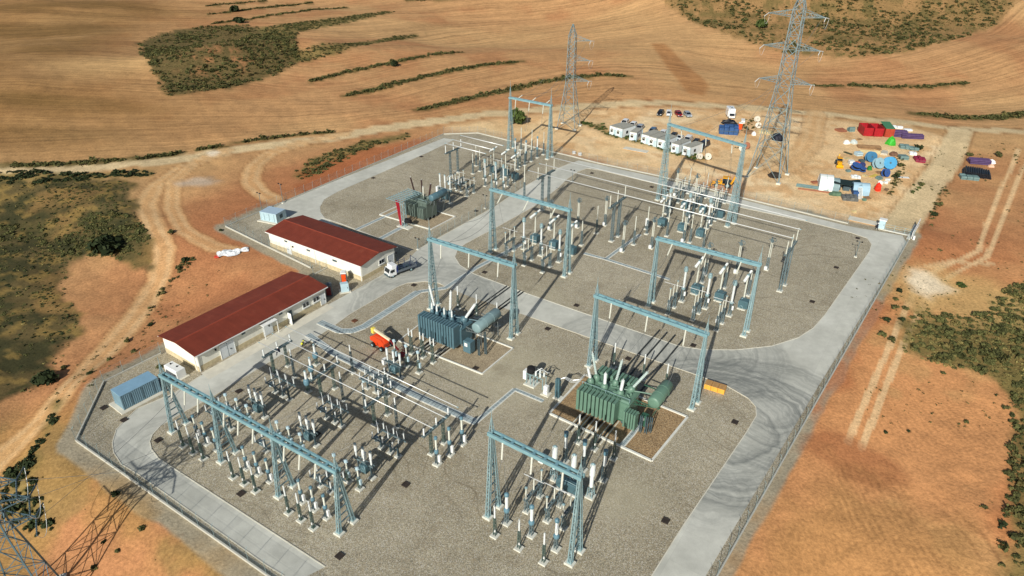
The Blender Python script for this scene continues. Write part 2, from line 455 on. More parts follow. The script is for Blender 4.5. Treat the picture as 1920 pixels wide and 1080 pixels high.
    for k, pl in SCRUB.items():
        P = GT(pl) if k not in ('far_hill',) else np.array([tuple(at(*p)[:2]) if p[1] > -8 else tuple(at(p[0], max(p[1], -60))[:2]) for p in pl])
        amp = 5 if k in ('left_grass', 'far_hill', 'right_slope', 'mound') else 2.5
        a = sstep(1.0, -2.0, sdist(X, Y, P) + (n3 - .5) * amp * 1.6)
        SCRUB_W[k] = P
        if k == 'left_grass':
            lay(L(88, 80, 50), a * .93); lay(L(58, 60, 38), a * sstep(.38, .58, n3) * .85); lay(L(150, 118, 72), a * sstep(.62, .72, n2) * .7)
            lay(L(150, 124, 70), a * sstep(.56, .66, fbm(X, Y, .4, 3)) * .6)
            a = a * .5
        elif k == 'far_hill':
            lay(L(150, 120, 76), a * .85); lay(L(178, 138, 92), a * sstep(.54, .64, n2) * .7); lay(L(104, 96, 56), a * sstep(.5, .62, n3) * .7)
        elif k == 'mound':
            lay(L(98, 88, 54), a * .9); lay(L(176, 124, 84), a * sstep(.5, .6, n3) * sstep(22, 6, np.hypot(X - gt(400, 110)[0], Y - gt(400, 110)[1])) * .9)
        else:
            lay(L(116, 106, 62), a * .88); lay(L(156, 132, 82), a * sstep(.52, .64, n3) * .7)
        scr = np.maximum(scr, a)
    for k, (pl, hw) in HEDGES.items():
        P = GT(pl); HEDGE_W[k] = (P, hw)
        a = sstep(hw * 1.1, hw * .6, seg_dist(X, Y, P, False) + (n3 - .5) * 2.0)
        lay(L(112, 96, 56), a * .9); scr = np.maximum(scr, a)
    # dry tussocks on the right hand bank and pale stony patch
    g = gt(1800, 560); lay(L(200, 166, 108), sstep(15, 6, np.hypot((X - g.x) / 1.3, Y - g.y) + (n3 - .5) * 6) * .7)
    for pl in ([(1745, 925), (1800, 965), (1850, 1010), (1880, 1060)], [(1700, 930), (1760, 950), (1815, 1010), (1840, 1050)], [(1500, 1075), (1600, 1030), (1690, 985)], [(1560, 890), (1640, 905), (1720, 945)], [(1550, 860), (1600, 880), (1660, 890)], [(1120, 1110), (300, 1060), (345, 1000)][1:]):
        lay(L(128, 88, 56), sstep(.34, .05, seg_dist(X, Y, GT(pl), False) + (n4 - .5) * .5 + (n3 - .5) * .9) * .45)
    for pl, cc, am, so_ in (([(1500, 838), (1545, 800), (1600, 822), (1660, 850), (1700, 905), (1640, 925), (1590, 900), (1540, 860)], L(166, 108, 70), .75, 2.2), ([(1420, 1000), (1560, 900), (1700, 930), (1820, 1010), (1840, 1100), (1380, 1120)], L(178, 134, 84), .7, 4), ([(1500, 760), (1560, 690), (1640, 560), (1660, 570), (1600, 680), (1530, 800)], L(184, 116, 74), .7, 2),
        ([(60, 900), (150, 880), (250, 930), (330, 1000), (400, 1060), (330, 1090), (200, 960)], L(168, 132, 78), .6, 3), ([(560, 320), (640, 290), (770, 262), (840, 256), (700, 310), (560, 375)], L(170, 100, 62), .7, 2), ([(1340, 335), (1385, 328), (1400, 360), (1360, 368), (1310, 345)], L(186, 116, 74), .6, 2)):
        lay(cc, sstep(so_, -so_, sdist(X, Y, GT(pl)) + (n3 - .5) * so_ * 3) * am)
    # dark soil strip in the far field
    st = np.array([tuple(gt(*p)[:2]) for p in [(1220, 80), (1245, 80), (1275, 110), (1330, 160), (1320, 180), (1290, 175), (1250, 125)]])
    lay(L(172, 122, 76), sstep(1.5, -1.5, sdist(X, Y, st)) * .8)
    g = gt(1735, 528); lay(L(240, 224, 194), sstep(5.5, 1.5, np.hypot(X - g.x, (Y - g.y) * .8) + (n3 - .5) * 6) * .8)
    g = gt(400, 287); lay(L(236, 224, 200), sstep(2.6, .8, np.hypot(X - g.x, Y - g.y) + (n3 - .5) * 2) * .8)
    g = gt(378, 342); lay(L(176, 170, 158), sstep(4.5, 1.5, np.hypot((X - g.x) * .6, Y - g.y) + (n3 - .5) * 4) * .6)
    # furrow coordinate: smooth surface through the ploughing lines
    pts, val = [], []
    for v, pl in FURROW:
        for p in pl: q = at(p[0], max(p[1], -20)); pts.append((q.x, q.y)); val.append(v)
    pts = np.array(pts) / 100.0; val = np.array(val, float)
    n = len(pts); D = np.hypot(pts[:, None, 0] - pts[None, :, 0], pts[:, None, 1] - pts[None, :, 1])
    phi = lambda r: np.where(r > 1e-9, r * r * np.log(r + 1e-12), 0)
    K = np.zeros((n + 3, n + 3)); K[:n, :n] = phi(D) + np.eye(n) * 0.05; K[:n, n] = 1; K[:n, n + 1:] = pts; K[n:, :n] = K[:n, n:].T
    wv = np.linalg.solve(K, np.concatenate([val, [0, 0, 0]]))
    U = wv[n] + wv[n + 1] * X / 100 + wv[n + 2] * Y / 100
    for i in range(n): U = U + wv[i] * phi(np.hypot(X / 100 - pts[i, 0], Y / 100 - pts[i, 1]))
    U[Rr.ravel() > 900] = 0
    # the open fields are ploughed, the works yard, tracks and scrub are not
    a_f = sstep(0, 6, U + (n3 - .5) * 4) * (1 - scr) * (1 - trk) * sstep(-1, 3, yd) * sstep(165, 200, Y) * (Rr.ravel() < 900)
    me = bpy.data.meshes.new('ground')
    idx = np.arange(nr * nt_).reshape(nr, nt_); nx = np.roll(idx, -1, axis=1)
    q = np.stack([idx[:-1], nx[:-1], nx[1:], idx[1:]], -1).reshape(-1, 4)[:, ::-1]
    me.vertices.add(X.size); me.vertices.foreach_set('co', np.stack([X, Y, Z], 1).ravel())
    me.loops.add(q.size); me.loops.foreach_set('vertex_index', q.ravel())
    me.polygons.add(len(q)); me.polygons.foreach_set('loop_start', np.arange(0, q.size, 4)); me.polygons.foreach_set('loop_total', np.full(len(q), 4))
    me.polygons.foreach_set('use_smooth', np.ones(len(q), bool))
    me.update(); me.validate()
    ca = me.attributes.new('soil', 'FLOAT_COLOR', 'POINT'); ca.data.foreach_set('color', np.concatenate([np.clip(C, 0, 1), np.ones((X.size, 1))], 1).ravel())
    cb = me.attributes.new('cover', 'FLOAT_COLOR', 'POINT')
    cb.data.foreach_set('color', np.stack([a_f, scr, trk, np.clip(rgt + sw * .4, 0, 1) * (1 - trk) * (1 - scr) * sstep(3, 8, d)], 1).ravel())
    cu = me.attributes.new('furrow', 'FLOAT', 'POINT'); cu.data.foreach_set('value', U)
    # material
    t = NT('earth'); g = t.n('ShaderNodeNewGeometry').outputs['Position']
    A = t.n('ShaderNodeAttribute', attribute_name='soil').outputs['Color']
    cov = t.n('ShaderNodeSeparateColor'); ac = t.n('ShaderNodeAttribute', attribute_name='cover'); t.put(cov.inputs[0], ac.outputs['Color'])
    U_ = t.n('ShaderNodeAttribute', attribute_name='furrow').outputs['Fac']
    f1 = t.noise(g, .35, 5); f2 = t.noise(g, 2.2, 5, .65); f3 = t.noise(g, .06, 4)
    # streaks along the ploughing: noise stretched along the furrow coordinate
    cmb = t.n('ShaderNodeCombineXYZ'); sp = t.n('ShaderNodeSeparateXYZ'); t.put(sp.inputs[0], g)
    t.put(cmb.inputs[0], t.math('MULTIPLY', U_, .62)); t.put(cmb.inputs[1], t.math('MULTIPLY', sp.outputs[0], .012)); t.put(cmb.inputs[2], t.math('MULTIPLY', sp.outputs[1], .012))
    s1 = t.noise(cmb.outputs[0], 1.0, 6, .7)
    s2 = t.noise(cmb.outputs[0], .22, 4, .6)
    st_ = t.math('ADD', t.rng(s1, .38, .62, -.20, .20), t.rng(s2, .3, .7, -.09, .09))
    st_ = t.math('MULTIPLY', st_, cov.outputs[0])
    v = t.math('ADD', t.rng(f1, .3, .7, -.12, .12), t.rng(f2, .32, .68, -.24, .24)); v = t.math('ADD', v, t.rng(f3, .3, .7, -.08, .08))
    wv = t.n('ShaderNodeTexWave', wave_type='BANDS'); t.put(wv.inputs['Vector'], g); wv.inputs['Scale'].default_value = .32; wv.inputs['Distortion'].default_value = 9; wv.inputs['Detail'].default_value = 3; wv.inputs['Detail Scale'].default_value = .35
    rib = t.math('MULTIPLY', t.math('MULTIPLY', t.rng(wv.outputs['Fac'], 0, 1, -.09, .05), ac.outputs['Alpha']), t.rng(t.noise(g, .07, 2), .50, .62, 0, 1))
    v = t.math('ADD', v, rib)
    v = t.math('ADD', t.math('ADD', v, st_), 1.0)
    c = t.scale(A, v)
    # small tussocks and stones inside scrubby cover
    tus = t.rng(t.noise(g, 1.1, 3, .6), .56, .66, 0, 1); tus = t.math('MULTIPLY', tus, t.math('MULTIPLY', cov.outputs[1], .85))
    c = t.mix(tus, c, lin(70, 66, 36))
    peb = t.rng(t.noise(g, 3.1, 2, .5), .70, .76, 0, .35)
    c = t.mix(peb, c, lin(120, 88, 58))
    t.color(c); t.b.inputs['Roughness'].default_value = .95; t.b.inputs['Specular IOR Level'].default_value = .1
    h = t.math('ADD', t.math('MULTIPLY', f2, .5), t.math('MULTIPLY', s1, t.math('MULTIPLY', cov.outputs[0], .6)))
    t.bump(h, .55, .35)
    me.materials.append(t.m)
    o = bpy.data.objects.new('ground', me); col.objects.link(o); o['kind'] = 'structure'
    return o
SCRUB_W = {}; HEDGE_W = {}
build_ground()

# ------------------------------------------------------------------ platform: gravel, concrete roads
def gravel_mat():
    t = NT('yard_gravel'); g = t.n('ShaderNodeNewGeometry').outputs['Position']
    n = t.noise(g, 7.0, 3, .7); big = t.noise(g, .045, 4, .55); mid = t.noise(g, .3, 3)
    vo = t.n('ShaderNodeTexVoronoi'); t.put(vo.inputs['Vector'], g); vo.inputs['Scale'].default_value = 11.5
    sv = t.n('ShaderNodeSeparateColor'); t.put(sv.inputs[0], vo.outputs['Color'])
    c = t.mix(t.rng(big, .35, .68, 0, 1), lin(152, 144, 122), lin(176, 168, 146))
    c = t.scale(c, t.rng(sv.outputs[0], 0, 1, .62, 1.40))
    c = t.mix(t.rng(sv.outputs[1], .74, .84, 0, .35), c, lin(158, 132, 98))
    c = t.mix(t.rng(sv.outputs[2], .86, .92, 0, .7), c, lin(206, 202, 190))
    c = t.mix(t.rng(sv.outputs[1], .14, .08, 0, .6), c, lin(92, 88, 76))
    c = t.scale(c, t.rng(n, .3, .7, .9, 1.1))
    # faint wheel lines in the stones
    dp = t.n('ShaderNodeVectorMath', operation='DOT_PRODUCT'); t.put(dp.inputs[0], g); dp.inputs[1].default_value = BX
    wob_ = t.math('ADD', dp.outputs['Value'], t.math('MULTIPLY', t.noise(g, .03, 2), 34.0))
    ru = t.math('ABSOLUTE', t.math('SUBTRACT', t.math('FRACT', t.math('MULTIPLY', wob_, .47)), .5))
    lines = t.math('MULTIPLY', t.rng(ru, .0, .075, .42, 0, True), t.rng(t.noise(g, .055, 2), .50, .58, 0, 1))
    c = t.mix(lines, c, lin(104, 92, 72))
    for (px, py, r_) in ((960, 700, 14.0), (1010, 560, 10.0), (1170, 930, 9.0)):
        o_ = at(px, py); sb = t.n('ShaderNodeVectorMath', operation='DISTANCE'); t.put(sb.inputs[0], g); sb.inputs[1].default_value = o_
        c = t.mix(t.rng(t.math('ADD', sb.outputs['Value'], t.math('MULTIPLY', mid, 8.0)), r_ * .5, r_ * 1.25, .45, 0, True), c, lin(188, 180, 154))
    c = t.scale(c, t.rng(mid, .3, .7, .92, 1.08))
    c = t.mix(t.rng(t.noise(g, .17, 4, .6), .58, .70, 0, .30), c, lin(112, 100, 80))
    c = t.mix(t.rng(t.noise(g, .55, 3, .5, .6), .70, .76, 0, .5), c, lin(84, 80, 60))
    t.color(c); t.b.inputs['Roughness'].default_value = .95; t.b.inputs['Specular IOR Level'].default_value = .15
    t.bump(n, .7, .08)
    return t.m
GRAVEL = gravel_mat()
fl = [tuple(p) for p in FENCE]
flat_sheet('yard_gravel', [fl], 0.0, GRAVEL)

def concrete_mat(name='road_concrete', joints=True):
    t = NT(name); g = t.n('ShaderNodeNewGeometry').outputs['Position']
    mp = t.n('ShaderNodeMapping'); t.put(mp.inputs['Vector'], g); mp.inputs['Rotation'].default_value = (0, 0, -AZ)
    uv = mp.outputs['Vector']
    big = t.noise(g, .09, 4, .6); mid = t.noise(g, .6, 5, .6); fine = t.noise(g, 8, 4, .7)
    c = t.mix(t.rng(big, .35, .68, 0, 1), lin(184, 184, 173), lin(205, 205, 194))
    c = t.scale(c, t.rng(mid, .3, .7, .90, 1.09)); c = t.scale(c, t.rng(fine, .3, .7, .94, 1.06))
    if joints:
        br = t.n('ShaderNodeTexBrick'); t.put(br.inputs['Vector'], uv); br.offset = 0.0
        br.inputs['Scale'].default_value = 1.0; br.inputs['Brick Width'].default_value = 5.1; br.inputs['Row Height'].default_value = 5.1
        br.inputs['Mortar Size'].default_value = .022; br.inputs['Mortar Smooth'].default_value = .3
        br.inputs['Color1'].default_value = (.94, .94, .94, 1); br.inputs['Color2'].default_value = (1.10, 1.10, 1.09, 1); br.inputs['Mortar'].default_value = (.8, .79, .78, 1)
        mu = t.n('ShaderNodeMix', data_type='RGBA', blend_type='MULTIPLY'); mu.inputs['Factor'].default_value = .65
        mu.inputs['Factor'].default_value = .5; t.put(mu.inputs['A'], c); t.put(mu.inputs['B'], br.outputs['Color']); c = mu.outputs['Result']
    # rubber marks where vehicles turn
    for (px, py, r0, r1, amt) in ((1345, 795, 7.0, 17, .85), (1447, 770, 3, 14, .7), (800, 560, 8, 15, .55), (300, 850, 3.0, 8.5, .5), (760, 500, 0, 9, .4), (1330, 660, 0, 13, .6), (880, 545, 0, 8, .5), (1130, 640, 0, 9, .45), (1330, 920, 0, 7, .4)):
        o = at(px, py); sub = t.n('ShaderNodeVectorMath', operation='DISTANCE'); t.put(sub.inputs[0], g); sub.inputs[1].default_value = o
        dd = t.math('ADD', sub.outputs['Value'], t.math('MULTIPLY', t.noise(g, .22, 3), 3.2))
        band = t.math('MULTIPLY', t.rng(dd, r0, r0 + 2.5, 0, 1, True), t.rng(dd, r1, r1 + 3, 1, 0, True))
        sn = t.n('ShaderNodeCombineXYZ'); t.put(sn.inputs[0], t.math('MULTIPLY', dd, 1.3)); t.put(sn.inputs[1], t.math('MULTIPLY', mid, 1.2))
        stk = t.rng(t.noise(sn.outputs[0], 1.0, 4, .65), .32, .78, 0, 1)
        c = t.mix(t.math('MULTIPLY', t.math('MULTIPLY', band, stk), amt), c, lin(82, 88, 88))
    t.color(c); t.b.inputs['Roughness'].default_value = .85; t.b.inputs['Specular IOR Level'].default_value = .25
    t.bump(fine, .15, .02)
    return t.m
CONC = concrete_mat()
CONC_PLAIN = mat('plain_concrete', (206, 202, 186), .9, var=.1, scale=.8, bump=.2, spec=.2)
CURB = mat('kerb_concrete', (214, 214, 204), .85, var=.08, scale=1.0, spec=.2)

ISLE_IN = [(833, 536), (823, 531), (797, 528), (763, 531), (747, 537), (680, 575), (655, 590), (625, 612), (588, 636), (530, 664), (457, 708), (397, 745), (340, 775), (300, 800), (286, 815), (281, 828), (284, 842), (298, 860), (330, 881), (610, 1063)]
ROAD = ISLE_IN + [(545, 1096), (533, 1082), (500, 1060), (260, 890), (227, 870), (213, 848), (211, 830), (218, 806), (240, 783), (258, 766), (327, 737), (377, 704), (483, 642), (614, 572), (680, 536), (735, 505), (765, 487), (783, 468), (927, 388), (983, 350), (1040, 318), (1068, 307), (1085, 301), (1123, 309), (1233, 333), (1393, 375), (1590, 424), (1692, 442), (1700, 455), (1537, 720), (1323, 1080), (1250, 1210), (1130, 1210), (1222, 1080), (1280, 987), (1400, 810), (1418, 780), (1417, 763), (1403, 747), (1377, 730), (1363, 724), (1300, 701), (1190, 663), (990, 593), (880, 556)]
ISLE_R = [(853, 482), (858, 468), (873, 457), (937, 423), (1000, 388), (1047, 352), (1063, 336), (1083, 322), (1100, 316), (1120, 318), (1232, 345), (1393, 390), (1510, 415), (1597, 437), (1626, 447), (1634, 458), (1630, 472), (1547, 590), (1525, 615), (1497, 633), (1447, 649), (1380, 656), (1320, 656), (1273, 649), (987, 550), (887, 513), (862, 497)]
ROAD_W = W(ROAD); ISLE_W = W(ISLE_R)
flat_sheet('road', [ROAD_W, ISLE_W], 0.022, CONC)
NW = [(535, 376), (832, 259), (852, 262), (800, 287), (632, 360), (608, 374), (600, 388), (601, 398), (610, 410), (640, 426), (655, 436), (560, 425), (506, 398)]
flat_sheet('access_road', [W(NW)], 0.022, CONC)
# kerb edging, a low real step beside the concrete
def edging(name, pts, w_=.12, h=.07, z=0.0, m=None, closed=False):
    mb = MB(); P = [Vector((p[0], p[1], z + h / 2)) for p in pts]
    for i in range(len(P) if closed else len(P) - 1): mb.bar(P[i], P[(i + 1) % len(P)], w_, h)
    o = mb.build(name, m or CONC_PLAIN); o['kind'] = 'structure'; return o
edging('road_edging', W(ISLE_IN)); edging('road_edging', ISLE_W, closed=True)
edging('road_edging', W([(990, 593), (1190, 663), (1300, 701), (1363, 724), (1403, 747), (1417, 763), (1418, 780), (1400, 810), (1280, 987), (1222, 1080)]))
edging('road_edging', W([(533, 1080), (500, 1060), (260, 890), (227, 870), (213, 848), (211, 830), (218, 806), (240, 783), (258, 766), (327, 737), (377, 704)]))
edging('road_edging', W([(783, 468), (927, 388), (983, 350), (1040, 318), (1068, 307)]))
edging('road_edging', W([(603, 408), (640, 420), (700, 443), (772, 470)]), .3, .06)
# footpath along the long building
flat_sheet('footpath', [W([(377, 700), (614, 570), (626, 577), (392, 712)])], 0.030, CONC_PLAIN)
# ------------------------------------------------------------------ shared materials
STEEL = mat('galvanised_steel', (148, 176, 180), .5, .25, var=.14, scale=.9)
STEEL_D = mat('weathered_steel', (104, 122, 126), .6, .2, var=.18, scale=.8)
BEAM = mat('beam_steel', (128, 168, 176), .5, .2, var=.12, scale=.8)
GREENP = mat('green_pole_paint', (78, 98, 92), .6, .1, var=.12)
PORC = mat('white_insulator', (212, 217, 214), .4, var=.05, spec=.5)
CREAM = mat('cream_insulator', (200, 202, 188), .45, var=.06, spec=.5)
BROWN = mat('dark_insulator', (60, 40, 36), .4, var=.1, spec=.5)
TANKB = mat('blue_grey_tank', (96, 132, 146), .5, var=.08)
CABIN = mat('teal_cabinet', (72, 102, 110), .55, var=.12)
WHITE = mat('white_enamel', (228, 230, 226), .5, var=.05)
ALU = mat('aluminium_tube', (226, 230, 228), .35, .3, var=.04)
BLACK = mat('black_rubber', (24, 24, 26), .8, var=.2)
DARK = mat('dark_metal', (74, 92, 98), .6, .2, var=.2)
FOOT = mat('footing_concrete', (204, 204, 192), .9, var=.08, scale=2, bump=.15)
WIRE = mat('conductor_wire', (120, 124, 122), .5, .3, var=.05)

def footing(mb, x, y, s=.8, h=.22): mb.cbox((x, y, 0), (s, s, h))
def laced(mb, p, q, w0, w1, chord=.09, step=.55, brace=.045):
    """four-chord laced strut between p and q, square section w0 -> w1"""
    p, q = Vector(p), Vector(q); d = (q - p); L = d.length; d.normalize()
    ref = Vector((1, 0, 0)) if abs(d.x) < .9 else Vector((0, 1, 0))
    a = (ref - d * ref.dot(d)).normalized(); b = d.cross(a)
    cs = [(1, 1), (1, -1), (-1, -1), (-1, 1)]
    P = [p + a * (w0 / 2 * i) + b * (w0 / 2 * j) for i, j in cs]; Q = [q + a * (w1 / 2 * i) + b * (w1 / 2 * j) for i, j in cs]
    for u, v in zip(P, Q): mb.bar(u, v, chord)
    n = max(2, int(L / step))
    for k in range(n):
        t0, t1 = k / n, (k + 1) / n
        for i in range(4):
            j = (i + 1) % 4
            u = (P[i] if k % 2 == 0 else P[j]); uq = (Q[i] if k % 2 == 0 else Q[j])
            v = (P[j] if k % 2 == 0 else P[i]); vq = (Q[j] if k % 2 == 0 else Q[i])
            mb.bar(u.lerp(uq, t0), v.lerp(vq, t1), brace)
def spike(mb, z0, h, w0=.45):
    for i, j in ((1, 1), (1, -1), (-1, -1), (-1, 1)): mb.bar((w0 / 2 * i, w0 / 2 * j, z0), (0, 0, z0 + h * .62), .07)
    for k in range(4):
        s = w0 / 2 * (1 - k / 4.4); z = z0 + h * .62 * k / 4.4
        mb.bar((-s, -s, z), (s, -s, z), .04); mb.bar((s, -s, z), (s, s, z), .04); mb.bar((s, s, z), (-s, s, z), .04); mb.bar((-s, s, z), (-s, -s, z), .04)
    mb.tube((0, 0, z0 + h * .55), (0, 0, z0 + h), .05, .02, n=6)

GANTRY = {}
def gantry(key, label, right_foot, right_top, left_top, fracs=(0, 1), spread=1.9, H=None, spike_h=(3, 3), wide=.42):
    rb = at(*right_foot); H = H or height_of(right_foot, right_top[1])
    rt = Vector((rb.x, rb.y, H)); lt = at(left_top[0], left_top[1], H)
    d = rt - lt; L = d.length; ang = math.atan2(d.y, d.x); base = Vector((lt.x, lt.y, 0))
    g = thing('gantry', label, 'gantry', base, ang, 'lattice line gantries')
    for i, fr in enumerate(fracs):
        x = L * fr; s = spread
        for y, nm in ((-s * .45, 'f'), (s * .55, 'b')):
            mb = MB(); mb.cbox((x, y, 0), (1.15, .95, .28)); mb.build('footing', FOOT, g)
        mb = MB()
        for y in (-s * .45, s * .55):
            mb.box(x - .3, x + .3, y - .28, y + .28, .28, .46)
            laced(mb, (x, y, .4), (x, y * .12 - .02 * s, H - .35), wide, wide * .62, .10, .62, .05)
        for k in range(1, 7):
            t = k / 7.0 * .86; z = .4 + (H - .75) * t
            mb.bar((x, -s * .45 + s * .40 * t, z), (x, s * .55 - s * .48 * t, z), .12, .14)
        mb.build('column', STEEL, g)
        if spike_h[min(i, len(spike_h) - 1)]:
            mb = MB(); spike(mb, H + .28, spike_h[min(i, len(spike_h) - 1)]); o = mb.build('lightning_rod', STEEL, g); o.location = (x, 0, 0)
    mb = MB(); hw = .34
    for y in (-hw, hw):
        mb.box(-.35, L + .35, y - .11, y + .11, H - .26, H + .22)
    n = max(4, int(L / 1.45))
    for k in range(n + 1):
        x = L * k / n; mb.box(x - .16, x + .16, -hw + .11, hw - .11, H + .06, H + .20); mb.box(x - .1, x + .1, -hw + .11, hw - .11, H - .24, H - .1)
        if k < n: mb.bar((x, -hw + .1, H - .15), (x + L / n, hw - .1, H - .15), .05)
    mb.build('beam', BEAM, g)
    GANTRY[key] = (base, ang, L, H)
    return g
def on_beam(key, x, y=0, dz=0):
    b, a, L, H = GANTRY[key]; c, s = math.cos(a), math.sin(a); x *= L
    return Vector((b.x + c * x - s * y, b.y + s * x + c * y, H + dz))

gantry('near', 'long four-legged lattice gantry over the near switchgear rows beside the concrete bend', (648, 990), (640, 885), (305, 703), (0, .33, .675, 1), 2.3, 9.6, (2.8, 2.8, 2.6, 2.6), .38)
gantry('front', 'lattice gantry in front of the green transformer, its lightning rod only on the left column', (1077, 1046), (1091, 893), (922, 812), (0, 1), 2.2, None, (3.6, 2.6))
gantry('mid', 'lattice gantry over the road behind the blue-grey transformer, with one rod on each column', (963, 631), (965, 497), (806, 448), (0, 1), 2.0, None, (3.6, 3.2))
gantry('midback', 'lattice gantry between the diagonal road and the red-wired switchgear, beam above the breakers', (1062, 516), (1071, 394), (922, 355), (0, 1), 2.0, None, (3.2, 3.4))
gantry('right', 'lattice gantry on the large gravel island above the right-hand breakers', (1397, 626), (1430, 496), (1234, 447), (0, 1), 2.0, None, (0, 3.4))
gantry('green', 'lattice gantry above the green transformer with its right column beside the yellow crates', (1301, 762), (1331, 627), (1119, 554), (0, 1), 2.0, None, (3.0, 3.0))
gantry('back', 'tall narrow lattice gantry at the far corner in front of the slim pylon', (1030, 297), (1034, 197), (957, 183), (0, 1), 2.4, 15.4, (4.6, 4.4), .5)
gantry('backright', 'tallest lattice gantry, at the far fence in front of the white site cabins', (1369, 423), (1409, 267), (1255, 233), (0, 1), 2.6, 19.2, (4.6, 4.2), .62)

# ------------------------------------------------------------------ pylons
PYL = mat('pylon_steel', (128, 148, 152), .5, .3)
def pylon(label, base, rz, secs, arms, m=PYL, th=.16, ins_m=None):
    g = thing('pylon', label, 'pylon', base, rz, 'lattice pylons')
    mb = MB(); cs = [(1, 1), (1, -1), (-1, -1), (-1, 1)]
    for (z0, w0), (z1, w1) in zip(secs, secs[1:]):
        for i, j in cs: mb.bar((w0 * i, w0 * j, z0), (w1 * i, w1 * j, z1), th * (1.0 if z1 < 20 else .8))
        n = max(1, int(round((z1 - z0) / max(1.7, (w0 + w1) * .95))))
        for k in range(n):
            ta, tb = k / n, (k + 1) / n; wa, wb = w0 + (w1 - w0) * ta, w0 + (w1 - w0) * tb; za, zb = z0 + (z1 - z0) * ta, z0 + (z1 - z0) * tb
            for q in range(4):
                (i, j), (i2, j2) = cs[q], cs[(q + 1) % 4]
                mb.bar((wa * i, wa * j, za), (wb * i2, wb * j2, zb), th * .5); mb.bar((wa * i2, wa * j2, za), (wb * i, wb * j, zb), th * .5)
                mb.bar((wb * i, wb * j, zb), (wb * i2, wb * j2, zb), th * .45)
    zt, wt = secs[-1]
    mb.build('tower_body', m, g)
    for i, j in cs:
        f = MB(); f.cbox((secs[0][1] * i, secs[0][1] * j, -.25), (1.1, 1.1, .6)); f.build('footing', FOOT, g)
    for (z, w, xs) in arms:
        for x in xs:
            s = 1 if x > 0 else -1; a = MB(); tip = Vector((x, 0, z + .15))
            for y in (-w, w):
                a.bar((w * s, y, z - .1), tip, th * .6); a.bar((w * s, y, z + 1.35), tip, th * .5)
                for t in (.25, .5, .75):
                    lo = Vector((w * s, y, z - .1)).lerp(tip, t); hi = Vector((w * s, y, z + 1.35)).lerp(tip, t)
                    a.bar(lo, hi, th * .35); a.bar(hi, Vector((w * s, y, z - .1)).lerp(tip, min(1, t + .22)), th * .35)
                    a.bar(lo, Vector((w * s, -y, z - .1)).lerp(tip, t), th * .35)
            a.build('crossarm', m, g)
            for dy in (1, -1):
                q = MB(); q.insul(tip, tip + Vector((s * .25, dy * 2.5, -.5)), .10, 6, 8); ins = q.build('insulator', ins_m or PORC, g)
            q = MB(); pts = []
            for k in range(9):
                t = k / 8 * 2 - 1; pts.append(tip + Vector((s * .25, t * 2.5, -.5 - 2.1 * (1 - t * t))))
            q.path(pts, .03, 5); q.build('jumper_cable', ALU, g)
    return g
bp = gt(1438, 330); bp.z = 0
def zl(base, y): return height_of(proj(base), y)
arms = []
for (cx, cy, l, r_) in ((1464, 154, (1427, 145), (1510, 170)), (1478, 91, (1438, 82), (1526, 105)), (1491, 30, (1453, 20), (1541, 39))):
    z = zl(bp, cy); a_l = (at(l[0], l[1], z) - Vector((bp.x, bp.y, z))).dot(AX); a_r = (at(r_[0], r_[1], z) - Vector((bp.x, bp.y, z))).dot(AX)
    arms.append((z, a_l, a_r))
zt = zl(bp, 3)
pylon('large lattice pylon with three pairs of crossarms standing in the works yard', bp, AZ,
      [(0, 4.3), (9, 3.2), (arms[0][0] - 1, 1.75), (arms[2][0] + 1.6, 1.25), (zt + 2.5, .25)], [(z, 1.5, (min(l, -5), max(r_, 5))) for z, l, r_ in arms], th=.20)
fp = gt(1066, 238); fp.z = 0
zs = [zl(fp, y) for y in (150, 112, 75)]
pylon('slim lattice pylon with crossarms to one side only, beyond the far fence corner', fp, AZ + R(12),
      [(0, 3.0), (zs[0] - .8, 1.25), (zs[2] + 1.4, 1.0), (zl(fp, 45), .12)], [(z, 1.1, (6.0,)) for z in zs], th=.16)
lp = gt(64, 1133)
pylon('lattice pylon cut off by the lower left corner of the photo', lp, R(24),
      [(0, 2.5), (11.8, 1.05), (19.0, .8), (20.5, .12)], [(12.4, .95, (-4.2, 3.8)), (15.2, .9, (-4.4, 4.0)), (17.8, .85, (-4.0, 3.6))], m=mat('dark_galvanised', (96, 124, 136), .5, .3), th=.15, ins_m=DARK)

